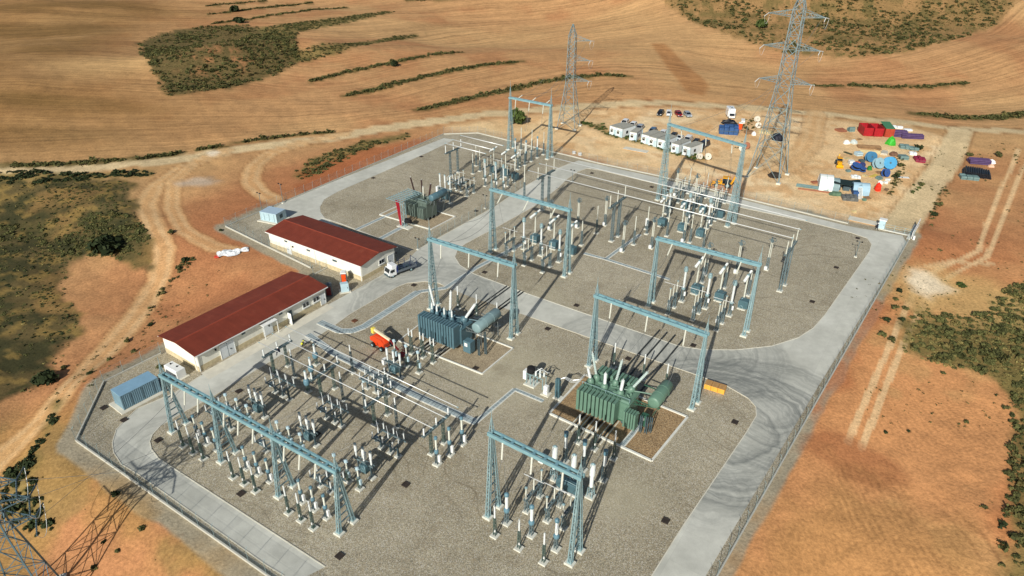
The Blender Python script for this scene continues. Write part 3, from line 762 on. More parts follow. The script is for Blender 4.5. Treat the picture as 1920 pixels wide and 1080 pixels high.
# ------------------------------------------------------------------ fences
def mesh_mat():
    t = NT('chain_link'); nt = t.t; out = nt.nodes['Material Output']
    g = t.n('ShaderNodeTexCoord').outputs['Object']; f = t.rng(t.noise(g, .8, 3), .3, .7, .10, .20)
    tr = t.n('ShaderNodeBsdfTransparent'); mx = t.n('ShaderNodeMixShader'); t.put(mx.inputs[0], f)
    nt.links.new(tr.outputs[0], mx.inputs[1]); nt.links.new(t.b.outputs[0], mx.inputs[2]); nt.links.new(mx.outputs[0], out.inputs['Surface'])
    t.b.inputs['Base Color'].default_value = lin(118, 126, 124); t.b.inputs['Roughness'].default_value = .6
    return t.m
CHAIN = mesh_mat()
def fence(label, pts, h=2.2, kerb=True, step=3.0):
    P = [Vector((p[0], p[1], 0)) for p in pts]; c = P[0]
    g = thing('chain_link_fence', label, 'fence', c, 0, 'perimeter fencing')
    mbk = MB(); mbm = MB(); mw = MB()
    for a, b in zip(P, P[1:]):
        a, b = a - c, b - c; L = (b - a).length; n = max(1, int(round(L / step))); d = (b - a).normalized(); nrm = Vector((-d.y, d.x, 0))
        if kerb: mbk.bar(a + Vector((0, 0, .06)), b + Vector((0, 0, .06)), .20, .46)
        z0 = .33 if kerb else .05
        mbm.add([a + nrm * .03 + Vector((0, 0, z0)), b + nrm * .03 + Vector((0, 0, z0)), b + nrm * .03 + Vector((0, 0, h)), a + nrm * .03 + Vector((0, 0, h))], [(0, 1, 2, 3)])
        for z in (z0 + .1, h * .55, h - .03): mw.bar(a + Vector((0, 0, z)), b + Vector((0, 0, z)), .007)
        for k in range(n + (1 if b == P[-1] - c else 0)):
            p = a.lerp(b, k / n); q = MB(); q.tube((0, 0, 0), (0, 0, h + .05), .024, n=6); q.bar((0, 0, h), tuple(nrm * -.25 + Vector((0, 0, h + .3))), .03)
            o = q.build('post', STEEL, g); o.location = p
    if kerb: mbk.build('base_kerb', mat('grey_kerb', (186, 184, 172), .9, var=.1), g)
    mbm.build('wire_mesh', CHAIN, g); mw.build('tension_wire', STEEL, g)
    return g
fence('chain-link fence on a white kerb along the lower left edge of the platform', W([(680, 1204), (500, 1079), (143, 827)]))
fence('short chain-link fence behind the long blue-grey container', W([(143, 827), (195, 717), (302, 664)]))
fence('chain-link fence on the kerb behind the shorter red-roofed building', W([(583, 503), (423, 425), (484, 399)]))
fence('short fence closing the gap between the two red-roofed buildings', W([(588, 517), (615, 502)]), step=2.0)
fence('long chain-link fence beside the narrow concrete strip at the upper left', W([(484, 399), (538, 377), (832, 252)]))
fence('chain-link fence turning the far corner below the bare orange bank', W([(832, 252), (896, 250), (941, 261), (1034, 285), (1073, 294)]))
fence('chain-link fence along the far road in front of the site cabins', W([(1073, 294), (1120, 306), (1233, 330), (1393, 372), (1590, 420)]))
fence('long chain-link fence beside the straight right-hand road', W([(1703, 452), (1345, 1080), (1262, 1226)]))
fence('low kerbless wire fence along the diagonal road beside the dark grey transformer', W([(783, 466), (927, 386), (985, 348)]), 2.0, False, 2.6)
for i, (px, py, rz_) in enumerate(((514, 397, 0), (532, 379, .3))):
    pass
# ------------------------------------------------------------------ buildings
def roof_mat():
    t = NT('red_roof_sheet'); tc = t.n('ShaderNodeTexCoord'); o = tc.outputs['Object']
    sp = t.n('ShaderNodeSeparateXYZ'); t.put(sp.inputs[0], o)
    rib = t.math('ABSOLUTE', t.math('SINE', t.math('MULTIPLY', sp.outputs[0], 2 * math.pi / .5)))
    n = t.noise(o, .5, 5, .6); f = t.noise(o, 5, 3)
    c = t.scale(lin(120, 55, 39), t.math('ADD', t.rng(n, .3, .7, .86, 1.1), t.math('MULTIPLY', t.math('POWER', rib, 6.0), .10)))
    mp = t.n('ShaderNodeMapping'); t.put(mp.inputs['Vector'], o); mp.inputs['Scale'].default_value = (2.2, .12, .12)
    c = t.scale(c, t.rng(t.noise(mp.outputs[0], 1.0, 4, .65), .3, .7, .91, 1.09))
    sheet = t.math('FRACT', t.math('MULTIPLY', sp.outputs[0], .27)); c = t.scale(c, t.rng(sheet, .0, .03, .86, 1.0))
    c = t.mix(t.rng(n, .58, .72, 0, .16), c, lin(150, 104, 80))
    c = t.scale(c, t.rng(f, .3, .7, .95, 1.05)); t.color(c); t.b.inputs['Roughness'].default_value = .6; t.b.inputs['Specular IOR Level'].default_value = .25
    t.bump(rib, .5, .05); return t.m
ROOF = roof_mat()
RIDGE = mat('ridge_cap', (140, 62, 42), .6, var=.1)
WALL = mat('cream_wall', (232, 230, 216), .8, var=.09, scale=.5, bump=.1)
PLINTH = mat('stone_plinth', (196, 182, 148), .85, var=.16, scale=1.6, bump=.3)
DOOR = mat('pale_door', (214, 220, 222), .5, var=.04)
GLASS = mat('dark_glass', (26, 32, 38), .08, var=.1, spec=.8)
def building(label, P0, P1, P2, eave, rise, feats_long, feats_end, end_side):
    P0, P1, P2 = Vector(P0), Vector(P1), Vector(P2); u = P1 - P0; L = u.length; v = P2 - P0
    ang = math.atan2(u.y, u.x); un = u.normalized(); vn = Vector((-un.y, un.x, 0)); Wd = v.dot(vn)
    g = thing('substation_building', label, 'building', P0, ang)
    y0, y1 = (0, Wd) if Wd > 0 else (Wd, 0); ym = (y0 + y1) / 2
    mb = MB(); mb.extr([(y0, .0), (y1, .0), (y1, eave), (ym, eave + rise), (y0, eave)], 0, L)
    # extr runs along local y with profile in x: rotate so it runs along x
    mb.v = [(p[1], p[0], p[2]) for p in mb.v]; mb.f = [tuple(reversed(f)) for f in mb.f]
    mb.build('wall', WALL, g)
    pb = MB(); e = .05
    for (a, b, c, d) in ((-e, L + e, y0 - e, y0), (-e, L + e, y1, y1 + e), (-e, 0, y0, y1), (L, L + e, y0, y1)): pb.box(a, b, c, d, 0, .95)
    pb.build('stone_plinth', PLINTH, g)
    r = MB(); ov, th_ = .45, .10; sl = rise / (ym - y0)
    for s, ye in ((-1, y0), (1, y1)):
        yo = ye + s * ov; zo = eave - sl * ov + .03
        vs = [(-ov, yo, zo), (L + ov, yo, zo), (L + ov, ym, eave + rise + .03), (-ov, ym, eave + rise + .03)]
        vs += [(p[0], p[1], p[2] + th_) for p in vs]
        fs = [(0, 3, 2, 1), (4, 5, 6, 7), (0, 1, 5, 4), (1, 2, 6, 5), (3, 0, 4, 7)]
        r.add(vs, fs if s < 0 else [tuple(reversed(f)) for f in fs])
    ro = r.build('roof', ROOF, g)
    c = MB(); zr = eave + rise + th_ + .03
    c.add([(-ov, ym - .22, zr - .02), (L + ov, ym - .22, zr - .02), (L + ov, ym, zr + .06), (-ov, ym, zr + .06), (-ov, ym + .22, zr - .02), (L + ov, ym + .22, zr - .02)], [(0, 1, 2, 3), (3, 2, 5, 4)])
    c.build('ridge_cap', RIDGE, ro)
    f = MB()
    for ye, s in ((y0, -1), (y1, 1)): f.box(-ov, L + ov, min(ye + s * (ov - .02), ye + s * (ov + .10)), max(ye + s * (ov - .02), ye + s * (ov + .10)), eave - sl * ov - .10, eave - sl * ov + .06)
    f.build('gutter', WHITE, ro)
    def opening(kind, t, wd, h, z0, face):
        """face: 'long' = wall at local y=0 side, 'end0'/'end1' = gable ends, 'back' = other long wall"""
        yf = y0 if abs(y0) < 1e-6 else y1; s = -1 if yf == y0 else 1
        if face == 'back': yf = y1 if yf == y0 else y0; s = -s
        def P(a, b, zz):
            if face in ('long', 'back'): return (t * L + a, yf + s * b, zz)
            xx = 0 if face == 'end0' else L; q = -1 if face == 'end0' else 1
            return (xx + q * b, (P0.y * 0 + (0 + (Wd * t))) + a, zz)
        def slab(mbx, a0, a1, b0, b1, za, zb):
            c1, c2 = P(a0, b0, za), P(a1, b1, zb)
            mbx.box(min(c1[0], c2[0]), max(c1[0], c2[0]), min(c1[1], c2[1]), max(c1[1], c2[1]), za, zb)
        q = MB()
        if kind in ('door', 'big_door'):
            slab(q, -wd / 2, wd / 2, 0.06, .14, .02, h); o = q.build('door', DOOR, g)
            k = MB(); slab(k, -wd / 2 - .1, -wd / 2, .05, .17, .0, h + .1); slab(k, wd / 2, wd / 2 + .1, .05, .17, .0, h + .1); slab(k, -wd / 2, wd / 2, .05, .17, h, h + .1); k.build('door_frame', WHITE, o)
            k = MB(); slab(k, wd * .18, wd * .18 + .14, .14, .22, h * .42, h * .5); k.build('handle', BLACK, o)
            if kind == 'big_door':
                k = MB(); slab(k, -.02, .02, .14, .16, .05, h - .05); k.build('meeting_strip', DARK, o)
            lm = MB(); slab(lm, -wd / 2 - .9, -wd / 2 - .66, .06, .3, h * .86, h * .98); lm.build('wall_lamp', BLACK, g)
        elif kind == 'canopy_door':
            slab(q, -wd / 2, wd / 2, .06, .14, .02, h); o = q.build('door', DOOR, g)
            k = MB(); slab(k, -wd / 2 - .5, wd / 2 + .5, .0, 1.2, h + .12, h + .24); k.build('canopy', WHITE, g)
            k = MB(); slab(k, wd * .1, wd * .1 + .2, .14, .2, h * .6, h * .75); k.build('handle', BLACK, o)
            for a in (-wd / 2 - .42, wd / 2 + .42):
                k = MB(); slab(k, a - .05, a + .05, 1.05, 1.15, .0, h + .12); k.build('canopy_post', WHITE, g)
        elif kind == 'open_door':
            slab(q, -wd / 2, wd / 2, .02, .08, .02, h); o = q.build('doorway', DARK, g)
            k = MB(); slab(k, -wd / 2 - .06, -wd / 2, .1, wd + .1, .05, h); k.build('open_leaf', WHITE, g)
        elif kind == 'window':
            slab(q, -wd / 2, wd / 2, .03, .10, z0, z0 + h); o = q.build('window', WHITE, g)
            k = MB(); slab(k, -wd / 2 + .12, -.08, .10, .125, z0 + .12, z0 + h - .12); slab(k, .08, wd / 2 - .12, .10, .125, z0 + .12, z0 + h - .12); k.build('pane', GLASS, o)
            k = MB(); slab(k, -wd / 2 - .1, wd / 2 + .1, .02, .2, z0 - .1, z0); k.build('sill', WHITE, o)
        elif kind == 'vent':
            slab(q, -wd / 2, wd / 2, .04, .09, z0, z0 + h); o = q.build('vent_grille', DARK, g)
        elif kind == 'pipe':
            slab(q, -.06, .06, .04, .16, .0, eave - .05); q.build('downpipe', WHITE, g)
    for a in feats_long + feats_end: opening(*a)
    return g
def frac(px, a, b):
    A_, B_ = at(*a), at(*b); P_ = at(*px); d = B_ - A_
    return (P_ - A_).dot(d) / d.length_squared
b1a, b1b, b1c = (375, 697), (612, 567), (306, 664)
building('longer red-roofed white building beside the near switchgear road', at(*b1a), at(*b1b), at(*b1c), 3.35, .6,
         [('big_door', frac((429, 667), b1a, b1b), 2.6, 2.7, 0, 'long'), ('canopy_door', frac((503, 626), b1a, b1b), 1.9, 2.5, 0, 'long'),
          ('open_door', frac((545, 603), b1a, b1b), 1.0, 2.3, 0, 'long'), ('window', .825, 1.5, 1.0, 1.35, 'long'), ('window', .915, 1.5, 1.0, 1.35, 'long'),
          ('door', .972, 1.0, 2.2, 0, 'long'), ('pipe', .004, 0, 0, 0, 'long'), ('pipe', .996, 0, 0, 0, 'long'), ('vent', .62, .7, .35, 2.5, 'long'), ('vent', .33, .7, .35, 2.5, 'long')], [('pipe', .06, 0, 0, 0, 'end0')], 0)
b2a, b2b, b2c = (680, 527), (508, 462), (738, 491)
building('shorter red-roofed white building beside the parked stake truck', at(*b2a), at(*b2b), at(*b2c), 3.6, .75,
         [('door', frac((548, 474), b2a, b2b), 1.2, 2.3, 0, 'long'), ('vent', .80, .9, .35, 2.6, 'long'), ('vent', .55, 1.0, .35, 2.4, 'long'), ('vent', .27, 1.2, .4, 2.2, 'long'), ('pipe', .004, 0, 0, 0, 'long'), ('pipe', .48, 0, 0, 0, 'long')],
         [('window', .58, 1.5, 1.0, 1.5, 'end0'), ('door', .86, 1.6, 2.4, 0, 'end0')], 0)

# small stalks on the roof edge
# ------------------------------------------------------------------ containers, sheds, cabinets near the buildings
def ribbed_box(g, name, lx, ly, z0, z1, m, rib=.28, mroof=None):
    mb = MB(); n = int(lx / rib); d = .05
    pr = []
    for k in range(n):
        x = -lx / 2 + lx * k / n; e = lx / n
        pr += [(x, 0), (x + e * .4, 0), (x + e * .5, d), (x + e * .9, d)]
    pr.append((lx / 2, 0))
    pts = [(p[0], -ly / 2 + p[1]) for p in pr] + [(-p[0], ly / 2 - p[1]) for p in pr]
    mb.prism(pts, z0, z1); return mb.build(name, m, g)
CONT = mat('blue_grey_container_paint', (112, 142, 156), .5, var=.1, scale=.6)
def container(label, corner_px, along_px, depth, h, m, pale=None, base_pad=True):
    a, b = at(*corner_px), at(*along_px); d = b - a; L = d.length; ang = math.atan2(d.y, d.x); n = Vector((-d.y, d.x, 0)).normalized()
    c = a + d / 2 + n * depth / 2
    g = thing('equipment_container', label, 'container', c, ang)
    if base_pad:
        p = MB(); p.cbox((0, 0, 0), (L + 1.4, depth + 1.3, .18)); p.build('concrete_pad', CONC_PLAIN, g)
    ribbed_box(g, 'body', L, depth, .2, h, m)
    r = MB(); r.cbox((0, 0, h), (L + .06, depth + .06, .10)); r.build('roof', pale or m, g)
    q = MB()
    for x in (-L / 2 + .06, L / 2 - .06):
        for y in (-depth / 2 + .06, depth / 2 - .06): q.box(x - .09, x + .09, y - .09, y + .09, .18, h + .02)
    q.build('corner_post', m, g)
    for t in (-.25, .05, .35):
        k = MB(); k.box(L * t - .02, L * t + .02, -depth / 2 - .04, -depth / 2 - .01, .4, h - .2); k.build('door_seam', DARK, g)
    k = MB(); k.box(L / 2 + .005, L / 2 + .05, -.5, .5, .9, 1.8); k.build('louvre', DARK, g)
    return g
container('long blue-grey ribbed container on a pale pad at the left end of the yard', (234, 771), (303, 735), 2.7, 2.7, CONT, mat('container_roof_blue', (128, 164, 186), .45, var=.08))
LB = mat('pale_blue_paint', (176, 200, 208), .5, var=.05)
container('pale blue equipment shed at the far end of the shorter building', (490, 414), (520, 420), 3.4, 2.3, LB, mat('pale_blue_roof', (166, 188, 204), .45, var=.05))
def cabinet(label, px, dims, rz, m, extra=None, name='cabinet', cat='cabinet', pad=True):
    g = thing(name, label, cat, at(*px), rz); lx, ly, h = dims
    if pad: p = MB(); p.cbox((0, 0, 0), (lx + .7, ly + .7, .14)); p.build('concrete_pad', CONC_PLAIN, g)
    b = MB(); b.cbox((0, 0, .14 if pad else 0), dims); b.build('housing', m, g)
    k = MB(); k.box(-lx * .42, lx * .42, -ly / 2 - .02, -ly / 2, .35, h * .9); k.build('door', m, g)
    k = MB(); k.box(lx * .3, lx * .36, -ly / 2 - .06, -ly / 2 - .02, h * .5, h * .65); k.build('handle', BLACK, g)
    if extra: extra(g)
    return g
def genset_extra(g):
    k = MB(); k.tube((-.9, 0, 1.6), (-.9, 0, 1.95), .12); k.tube((.5, .2, 1.6), (.5, .2, 1.85), .16); k.build('exhaust', BLACK, g)
cabinet('white generator housing on a slab beside the end wall of the longer building', (331, 703), (3.3, 1.5, 1.6), AZ, WHITE, genset_extra, 'generator_housing', 'generator')
g = thing('cooling_unit', 'dark open cooling unit between the blue-grey container and the white generator', 'cooling unit', at(306, 722), AZ + R(90))
k = MB(); k.cbox((0, 0, 0), (2.6, 1.9, .16)); k.build('concrete_pad', CONC_PLAIN, g)
k = MB()
for x in (-.8, .8):
    for y in (-.6, .6): k.bar((x, y, .1), (x, y, 1.5), .09)
for x in (-.8, .8): k.bar((x, -.6, 1.5), (x, .6, 1.5), .09)
for y in (-.6, .6): k.bar((-.8, y, 1.5), (.8, y, 1.5), .09)
k.build('frame', DARK, g)
k = MB(); k.cbox((-.3, 0, .3), (.9, .9, .8)); k.build('compressor', STEEL_D, g)
k = MB(); k.cbox((.5, .1, .25), (.5, .7, 1.1)); k.build('white_panel', WHITE, g)

# portable toilets
def toilet(label, px, rz, mbody, mroof, mside, h=2.3):
    g = thing('portable_toilet', label, 'portable toilet', at(*px), rz, 'portable toilets')
    k = MB(); k.cbox((0, 0, 0), (1.25, 1.25, .16)); k.build('skid', DARK, g)
    k = MB(); k.box(-.55, .55, -.5, .55, .16, h - .15); k.build('cabin', mside, g)
    k = MB(); k.box(-.42, .42, -.56, -.5, .22, h - .3); d = k.build('door', mbody, g)
    k = MB(); k.box(.25, .33, -.6, -.56, 1.0, 1.2); k.build('handle', BLACK, d)
    k = MB(); k.extr([(-.6, h - .15), (.6, h - .15), (.6, h - .05), (.3, h + .12), (-.3, h + .12), (-.6, h - .05)], -.62, .62); k.build('roof', mroof, g)
    k = MB(); k.tube((.4, .45, h), (.4, .45, h + .35), .06); k.build('vent_pipe', mroof, g)
    return g
ORANGE = mat('orange_plastic', (232, 84, 28), .45, var=.06)
GREYP = mat('grey_plastic', (86, 94, 98), .5, var=.08)
DRED = mat('dark_red_plastic', (112, 30, 34), .5, var=.1)
toilet('white-roofed orange portable toilet by the corner of the shorter building', (646, 529), R(8), ORANGE, WHITE, GREYP)
toilet('grey-roofed dark red portable toilet against the end of the longer building', (618, 553), R(8), DRED, GREYP, GREYP)
cabinet('pale blue-grey ribbed cabinet on the gravel beside the road, in front of the orange toilet', (647, 546), (1.5, 1.1, 1.7), R(20), LB, None, 'electrical_cabinet')
# ------------------------------------------------------------------ switchgear prototypes (x along the bus, y across it)
def P_thing(kind, name, cat):
    g = thing(name, '', cat, (0, 0, 0)); proto(kind, g); return g
def part(g, name, m, fn, smooth=False):
    mb = MB(); fn(mb); return mb.build(name, m, g, smooth)
def foot(g, x=0, y=0, s=.95): part(g, 'footing', FOOT, lambda b: footing(b, x, y, s, .2))

g = P_thing('arrester_near', 'surge_arrester', 'surge arrester'); foot(g)
part(g, 'pole', GREENP, lambda b: (laced(b, (0, 0, .2), (0, 0, 3.0), .26, .2, .07, .5, .03), b.box(-.2, .2, -.2, .2, .2, .3)))
part(g, 'insulator', PORC, lambda b: b.insul((0, 0, 3.0), (0, 0, 4.7), .115, 8, 8))
part(g, 'surge_counter', WHITE, lambda b: b.tube((.12, -.2, .95), (.12, -.2, 1.25), .09))

g = P_thing('vt_near', 'voltage_transformer', 'voltage transformer'); foot(g)
part(g, 'pole', DARK, lambda b: laced(b, (0, 0, .2), (0, 0, 1.7), .32, .3, .08, .5, .035))
part(g, 'tank', TANKB, lambda b: b.lathe([(.18, 1.68), (.26, 1.75), (.29, 1.95), (.26, 2.12), (.2, 2.2)], 10))
part(g, 'terminal_box', WHITE, lambda b: b.cbox((.38, .05, .55), (.34, .3, .95)))
part(g, 'insulator', CREAM, lambda b: b.insul((0, 0, 2.2), (0, 0, 3.65), .145, 8, 8))
part(g, 'head', TANKB, lambda b: b.lathe([(.14, 3.65), (.22, 3.72), (.23, 3.95), (.2, 4.05), (.05, 4.1)], 10))

g = P_thing('ct_near', 'current_transformer', 'current transformer'); foot(g)
part(g, 'pole', GREENP, lambda b: laced(b, (0, 0, .2), (0, 0, 2.0), .3, .26, .08, .5, .035))
part(g, 'terminal_box', LB, lambda b: b.cbox((.3, 0, 1.0), (.3, .3, .8)))
part(g, 'tank', STEEL_D, lambda b: b.lathe([(.16, 1.98), (.24, 2.05), (.24, 2.2), (.14, 2.28)], 10))
part(g, 'insulator', CREAM, lambda b: b.insul((0, 0, 2.25), (0, 0, 3.4), .125, 8, 7))
part(g, 'head', LB, lambda b: (b.lathe([(.13, 3.4), (.24, 3.46), (.24, 3.78), (.1, 3.86)], 10), b.bar((-.4, 0, 3.62), (.4, 0, 3.62), .07)))

def breaker_near(kind, white_cab):
    g = P_thing(kind, 'circuit_breaker', 'circuit breaker')
    for x in (-1.15, 1.15): foot(g, x, 0, .9)
    for x in (-1.15, 1.15): part(g, 'leg', DARK, lambda b: (b.box(x - .09, x + .09, -.12, .12, .2, 2.25), b.bar((x, 0, 1.2), (x * .35, 0, 2.2), .06)))
    part(g, 'support_beam', STEEL_D, lambda b: (b.box(-1.75, 1.75, -.22, -.12, 2.2, 2.48), b.box(-1.75, 1.75, .12, .22, 2.2, 2.48)))
    part(g, 'mechanism_cabinet', CABIN, lambda b: (b.cbox((0, -.05, .75), (1.15, .8, 1.15))))
    part(g, 'pipework', STEEL, lambda b: (b.path([(-.5, -.5, .9), (-.6, -.5, 1.5), (-.3, -.4, 2.1)], .035), b.path([(.5, -.5, .9), (.55, -.5, 1.6), (.3, -.4, 2.1)], .035), b.ring((0, -.5, 1.3), .28, .03, (0, 1, 0))))
    for x in (-1.35, 0, 1.35):
        o = part(g, 'pole_column', PORC, lambda b: (b.insul((x, 0, 2.48), (x, 0, 3.5), .13, 8, 6), b.lathe([(.17, 3.48), (.2, 3.55), (.17, 3.62)], 8, (x, 0, 0))))
        q = MB(); q.insul((x, 0, 3.6), (x, 0, 4.75), .2, 9, 7); q.build('interrupter', PORC, o)
        q = MB(); q.lathe([(.14, 4.75), (.16, 4.85), (.06, 4.9)], 8, (x, 0, 0)); q.bar((x - .25, 0, 4.84), (x + .25, 0, 4.84), .06); q.build('terminal', STEEL, o)
    if white_cab == 1: part(g, 'control_box', WHITE, lambda b: b.cbox((-.35, .42, 2.5), (.6, .3, 1.05)))
    if white_cab == 2: part(g, 'control_box', WHITE, lambda b: b.cbox((-2.0, -.1, 1.55), (.45, .8, 1.05)))
    return g
breaker_near('breaker_near', 1); breaker_near('breaker_near_end', 2)

def disconnector_near(kind, open_arms):
    g = P_thing(kind, 'disconnector', 'disconnector')
    for x in (-1.6, .2, 1.6): foot(g, x, 0, .85)
    for x in (-1.6, .2, 1.6): part(g, 'leg', DARK, lambda b: b.box(x - .1, x + .1, -.12, .12, .2, 2.2))
    part(g, 'frame', STEEL_D, lambda b: ([b.box(-2.3, 2.3, y - .07, y + .07, 2.2, 2.4) for y in (-.95, .95)], [b.box(x - .08, x + .08, -1.25, 1.25, 2.41, 2.55) for x in (-1.85, 0, 1.85)], [b.bar((a, -.9, 2.3), (a + 1.8, .9, 2.3), .06) for a in (-1.85, 0)]))
    part(g, 'drive_box', LB, lambda b: b.lathe([(.05, 1.2), (.3, 1.25), (.3, 1.85), (.05, 1.95)], 8, (-2.1, -.2, 0)))
    for x in (-1.85, 0, 1.85):
        for y in (-1.1, 0, 1.1): part(g, 'post_insulator', PORC, lambda b: b.insul((x, y, 2.55), (x, y, 3.6), .105, 7, 6))
        if open_arms: part(g, 'blade', ALU, lambda b: (b.bar((x, 0, 3.62), (x - .55, .35, 4.3), .05), b.bar((x, 1.1, 3.62), (x + .1, .8, 3.66), .05)))
        else: part(g, 'blade', ALU, lambda b: b.bar((x, -1.15, 3.65), (x, 1.15, 3.65), .05))
    return g
disconnector_near('disc_near', True); disconnector_near('disc_near_shut', False)

g = P_thing('vt_tank', 'voltage_transformer', 'voltage transformer'); foot(g)
part(g, 'pole', GREENP, lambda b: laced(b, (0, 0, .2), (0, 0, 1.4), .3, .3, .08, .5, .035))
part(g, 'tank', TANKB, lambda b: b.lathe([(.2, 1.38), (.42, 1.46), (.47, 1.7), (.47, 2.2), (.4, 2.4), (.2, 2.5)], 12), True)
part(g, 'insulator', PORC, lambda b: b.insul((0, 0, 2.48), (0, 0, 3.95), .2, 9, 8))
part(g, 'cap', STEEL, lambda b: b.lathe([(.12, 3.95), (.18, 4.0), (.14, 4.1)], 8))

g = P_thing('bus_post_near', 'busbar_support', 'busbar support'); foot(g, 0, 0, .75)
part(g, 'pole', DARK, lambda b: laced(b, (0, 0, .2), (0, 0, 4.3), .24, .2, .07, .6, .03))
part(g, 'insulator', PORC, lambda b: b.insul((0, 0, 4.3), (0, 0, 5.5), .12, 8, 7))
g = P_thing('bus_portal_near', 'busbar_portal', 'busbar portal')
for y in (-1.35, 1.35): foot(g, 0, y, .9)
for y in (-1.35, 1.35): part(g, 'leg', GREENP, lambda b: laced(b, (0, y, .2), (0, y, 4.2), .3, .26, .08, .6, .035))
part(g, 'crossbeam', STEEL_D, lambda b: (b.box(-.2, -.1, -2.9, 2.9, 4.05, 4.32), b.box(.1, .2, -2.9, 2.9, 4.05, 4.32), [b.box(-.1, .1, y - .08, y + .08, 4.2, 4.3) for y in np.arange(-2.8, 2.9, .7)]))
for y in (-2.6, 0, 2.6): part(g, 'insulator', PORC, lambda b: b.insul((0, y, 4.32), (0, y, 5.5), .13, 8, 7))

# three columns on lattice pedestals beside the green transformer
g = P_thing('breaker_front', 'circuit_breaker', 'circuit breaker'); foot(g, 0, 0, 1.2)
part(g, 'pedestal', STEEL, lambda b: laced(b, (0, 0, .2), (0, 0, 1.75), .75, .55, .09, .5, .045))
part(g, 'column', PORC, lambda b: b.insul((0, 0, 1.75), (0, 0, 3.6), .26, 10, 9))
part(g, 'interrupter', PORC, lambda b: b.insul((0, 0, 3.65), (0, 0, 5.6), .36, 10, 9))
part(g, 'cap', STEEL, lambda b: b.lathe([(.2, 5.6), (.28, 5.65), (.1, 5.8)], 8))
g = P_thing('ct_front', 'current_transformer', 'current transformer'); foot(g, 0, 0, 1.05)
part(g, 'pedestal', DARK, lambda b: laced(b, (0, 0, .2), (0, 0, 2.6), .42, .4, .09, .5, .045))
part(g, 'insulator', PORC, lambda b: b.insul((0, 0, 2.6), (0, 0, 4.5), .22, 9, 9))
part(g, 'head', TANKB, lambda b: b.lathe([(.18, 4.5), (.3, 4.58), (.3, 4.85), (.2, 4.9), (.2, 4.98), (.32, 5.05), (.32, 5.35), (.15, 5.5)], 12), False)
g = P_thing('vt_front', 'voltage_transformer', 'voltage transformer'); foot(g, 0, 0, 1.05)
part(g, 'pole', STEEL_D, lambda b: laced(b, (0, 0, .2), (0, 0, 2.0), .34, .32, .08, .5, .04))
part(g, 'tank', TANKB, lambda b: (b.lathe([(.2, 1.95), (.34, 2.05), (.4, 2.3), (.34, 2.5), (.2, 2.6)], 10)))
part(g, 'insulator', PORC, lambda b: b.insul((0, 0, 2.6), (0, 0, 4.6), .21, 9, 9))
part(g, 'head', TANKB, lambda b: b.lathe([(.16, 4.6), (.3, 4.7), (.3, 5.0), (.2, 5.15), (.05, 5.2)], 10))
g = P_thing('arrester_front', 'surge_arrester', 'surge arrester'); foot(g, 0, 0, .95)
part(g, 'pole', GREENP, lambda b: laced(b, (0, 0, .2), (0, 0, 3.1), .3, .2, .07, .5, .03))
part(g, 'insulator', PORC, lambda b: b.insul((0, 0, 3.1), (0, 0, 4.95), .12, 8, 9))
part(g, 'surge_counter', WHITE, lambda b: b.tube((.15, -.2, 1.0), (.15, -.2, 1.3), .09))
g = P_thing('twin_post', 'twin_post_insulator', 'post insulator'); foot(g, 0, 0, .95)
part(g, 'pole', GREENP, lambda b: (laced(b, (0, 0, .2), (0, 0, 3.4), .36, .3, .08, .5, .035), b.box(-.45, .45, -.1, .1, 3.4, 3.5)))
for x in (-.36, .36): part(g, 'insulator', PORC, lambda b: b.insul((x, 0, 3.5), (x, 0, 4.9), .12, 8, 7))

def disc_big(kind, h0, h1, L, arm):
    g = P_thing(kind, 'disconnector', 'disconnector')
    for y in (-L * .42, L * .42): foot(g, 0, y, .9)
    for y in (-L * .42, L * .42): part(g, 'leg', STEEL_D, lambda b: laced(b, (0, y, .2), (0, y, h0), .42, .34, .08, .6, .045))
    part(g, 'beam', STEEL_D, lambda b: (b.box(-.2, -.1, -L / 2 - .25, L / 2 + .25, h0, h0 + .28), b.box(.1, .2, -L / 2 - .25, L / 2 + .25, h0, h0 + .28), [b.box(-.1, .1, y - .08, y + .08, h0 + .1, h0 + .25) for y in np.linspace(-L / 2, L / 2, 7)]))
    part(g, 'drive_drum', WHITE, lambda b: b.lathe([(.1, .95), (.28, 1.0), (.28, 1.6), (.1, 1.7)], 8, (-.45, -L * .1, 0)))
    for y in (-L / 2, 0, L / 2): part(g, 'post_insulator', CREAM, lambda b: b.insul((0, y, h0 + .28), (0, y, h1), .105, 8, 10))
    for y in (-L / 2, L / 2): part(g, 'contact_cap', STEEL, lambda b: b.lathe([(.1, h1), (.2, h1 + .05), (.2, h1 + .14), (.08, h1 + .2)], 8, (0, y, 0)))
    part(g, 'blade', ALU, lambda b: (b.tube((-arm, 0, h1 + .1), (arm, 0, h1 + .1), .05, n=6)))
    return g
disc_big('disc_front', 2.2, 4.3, 3.6, 1.5)
disc_big('disc_far', 2.9, 5.5, 3.4, 1.9)

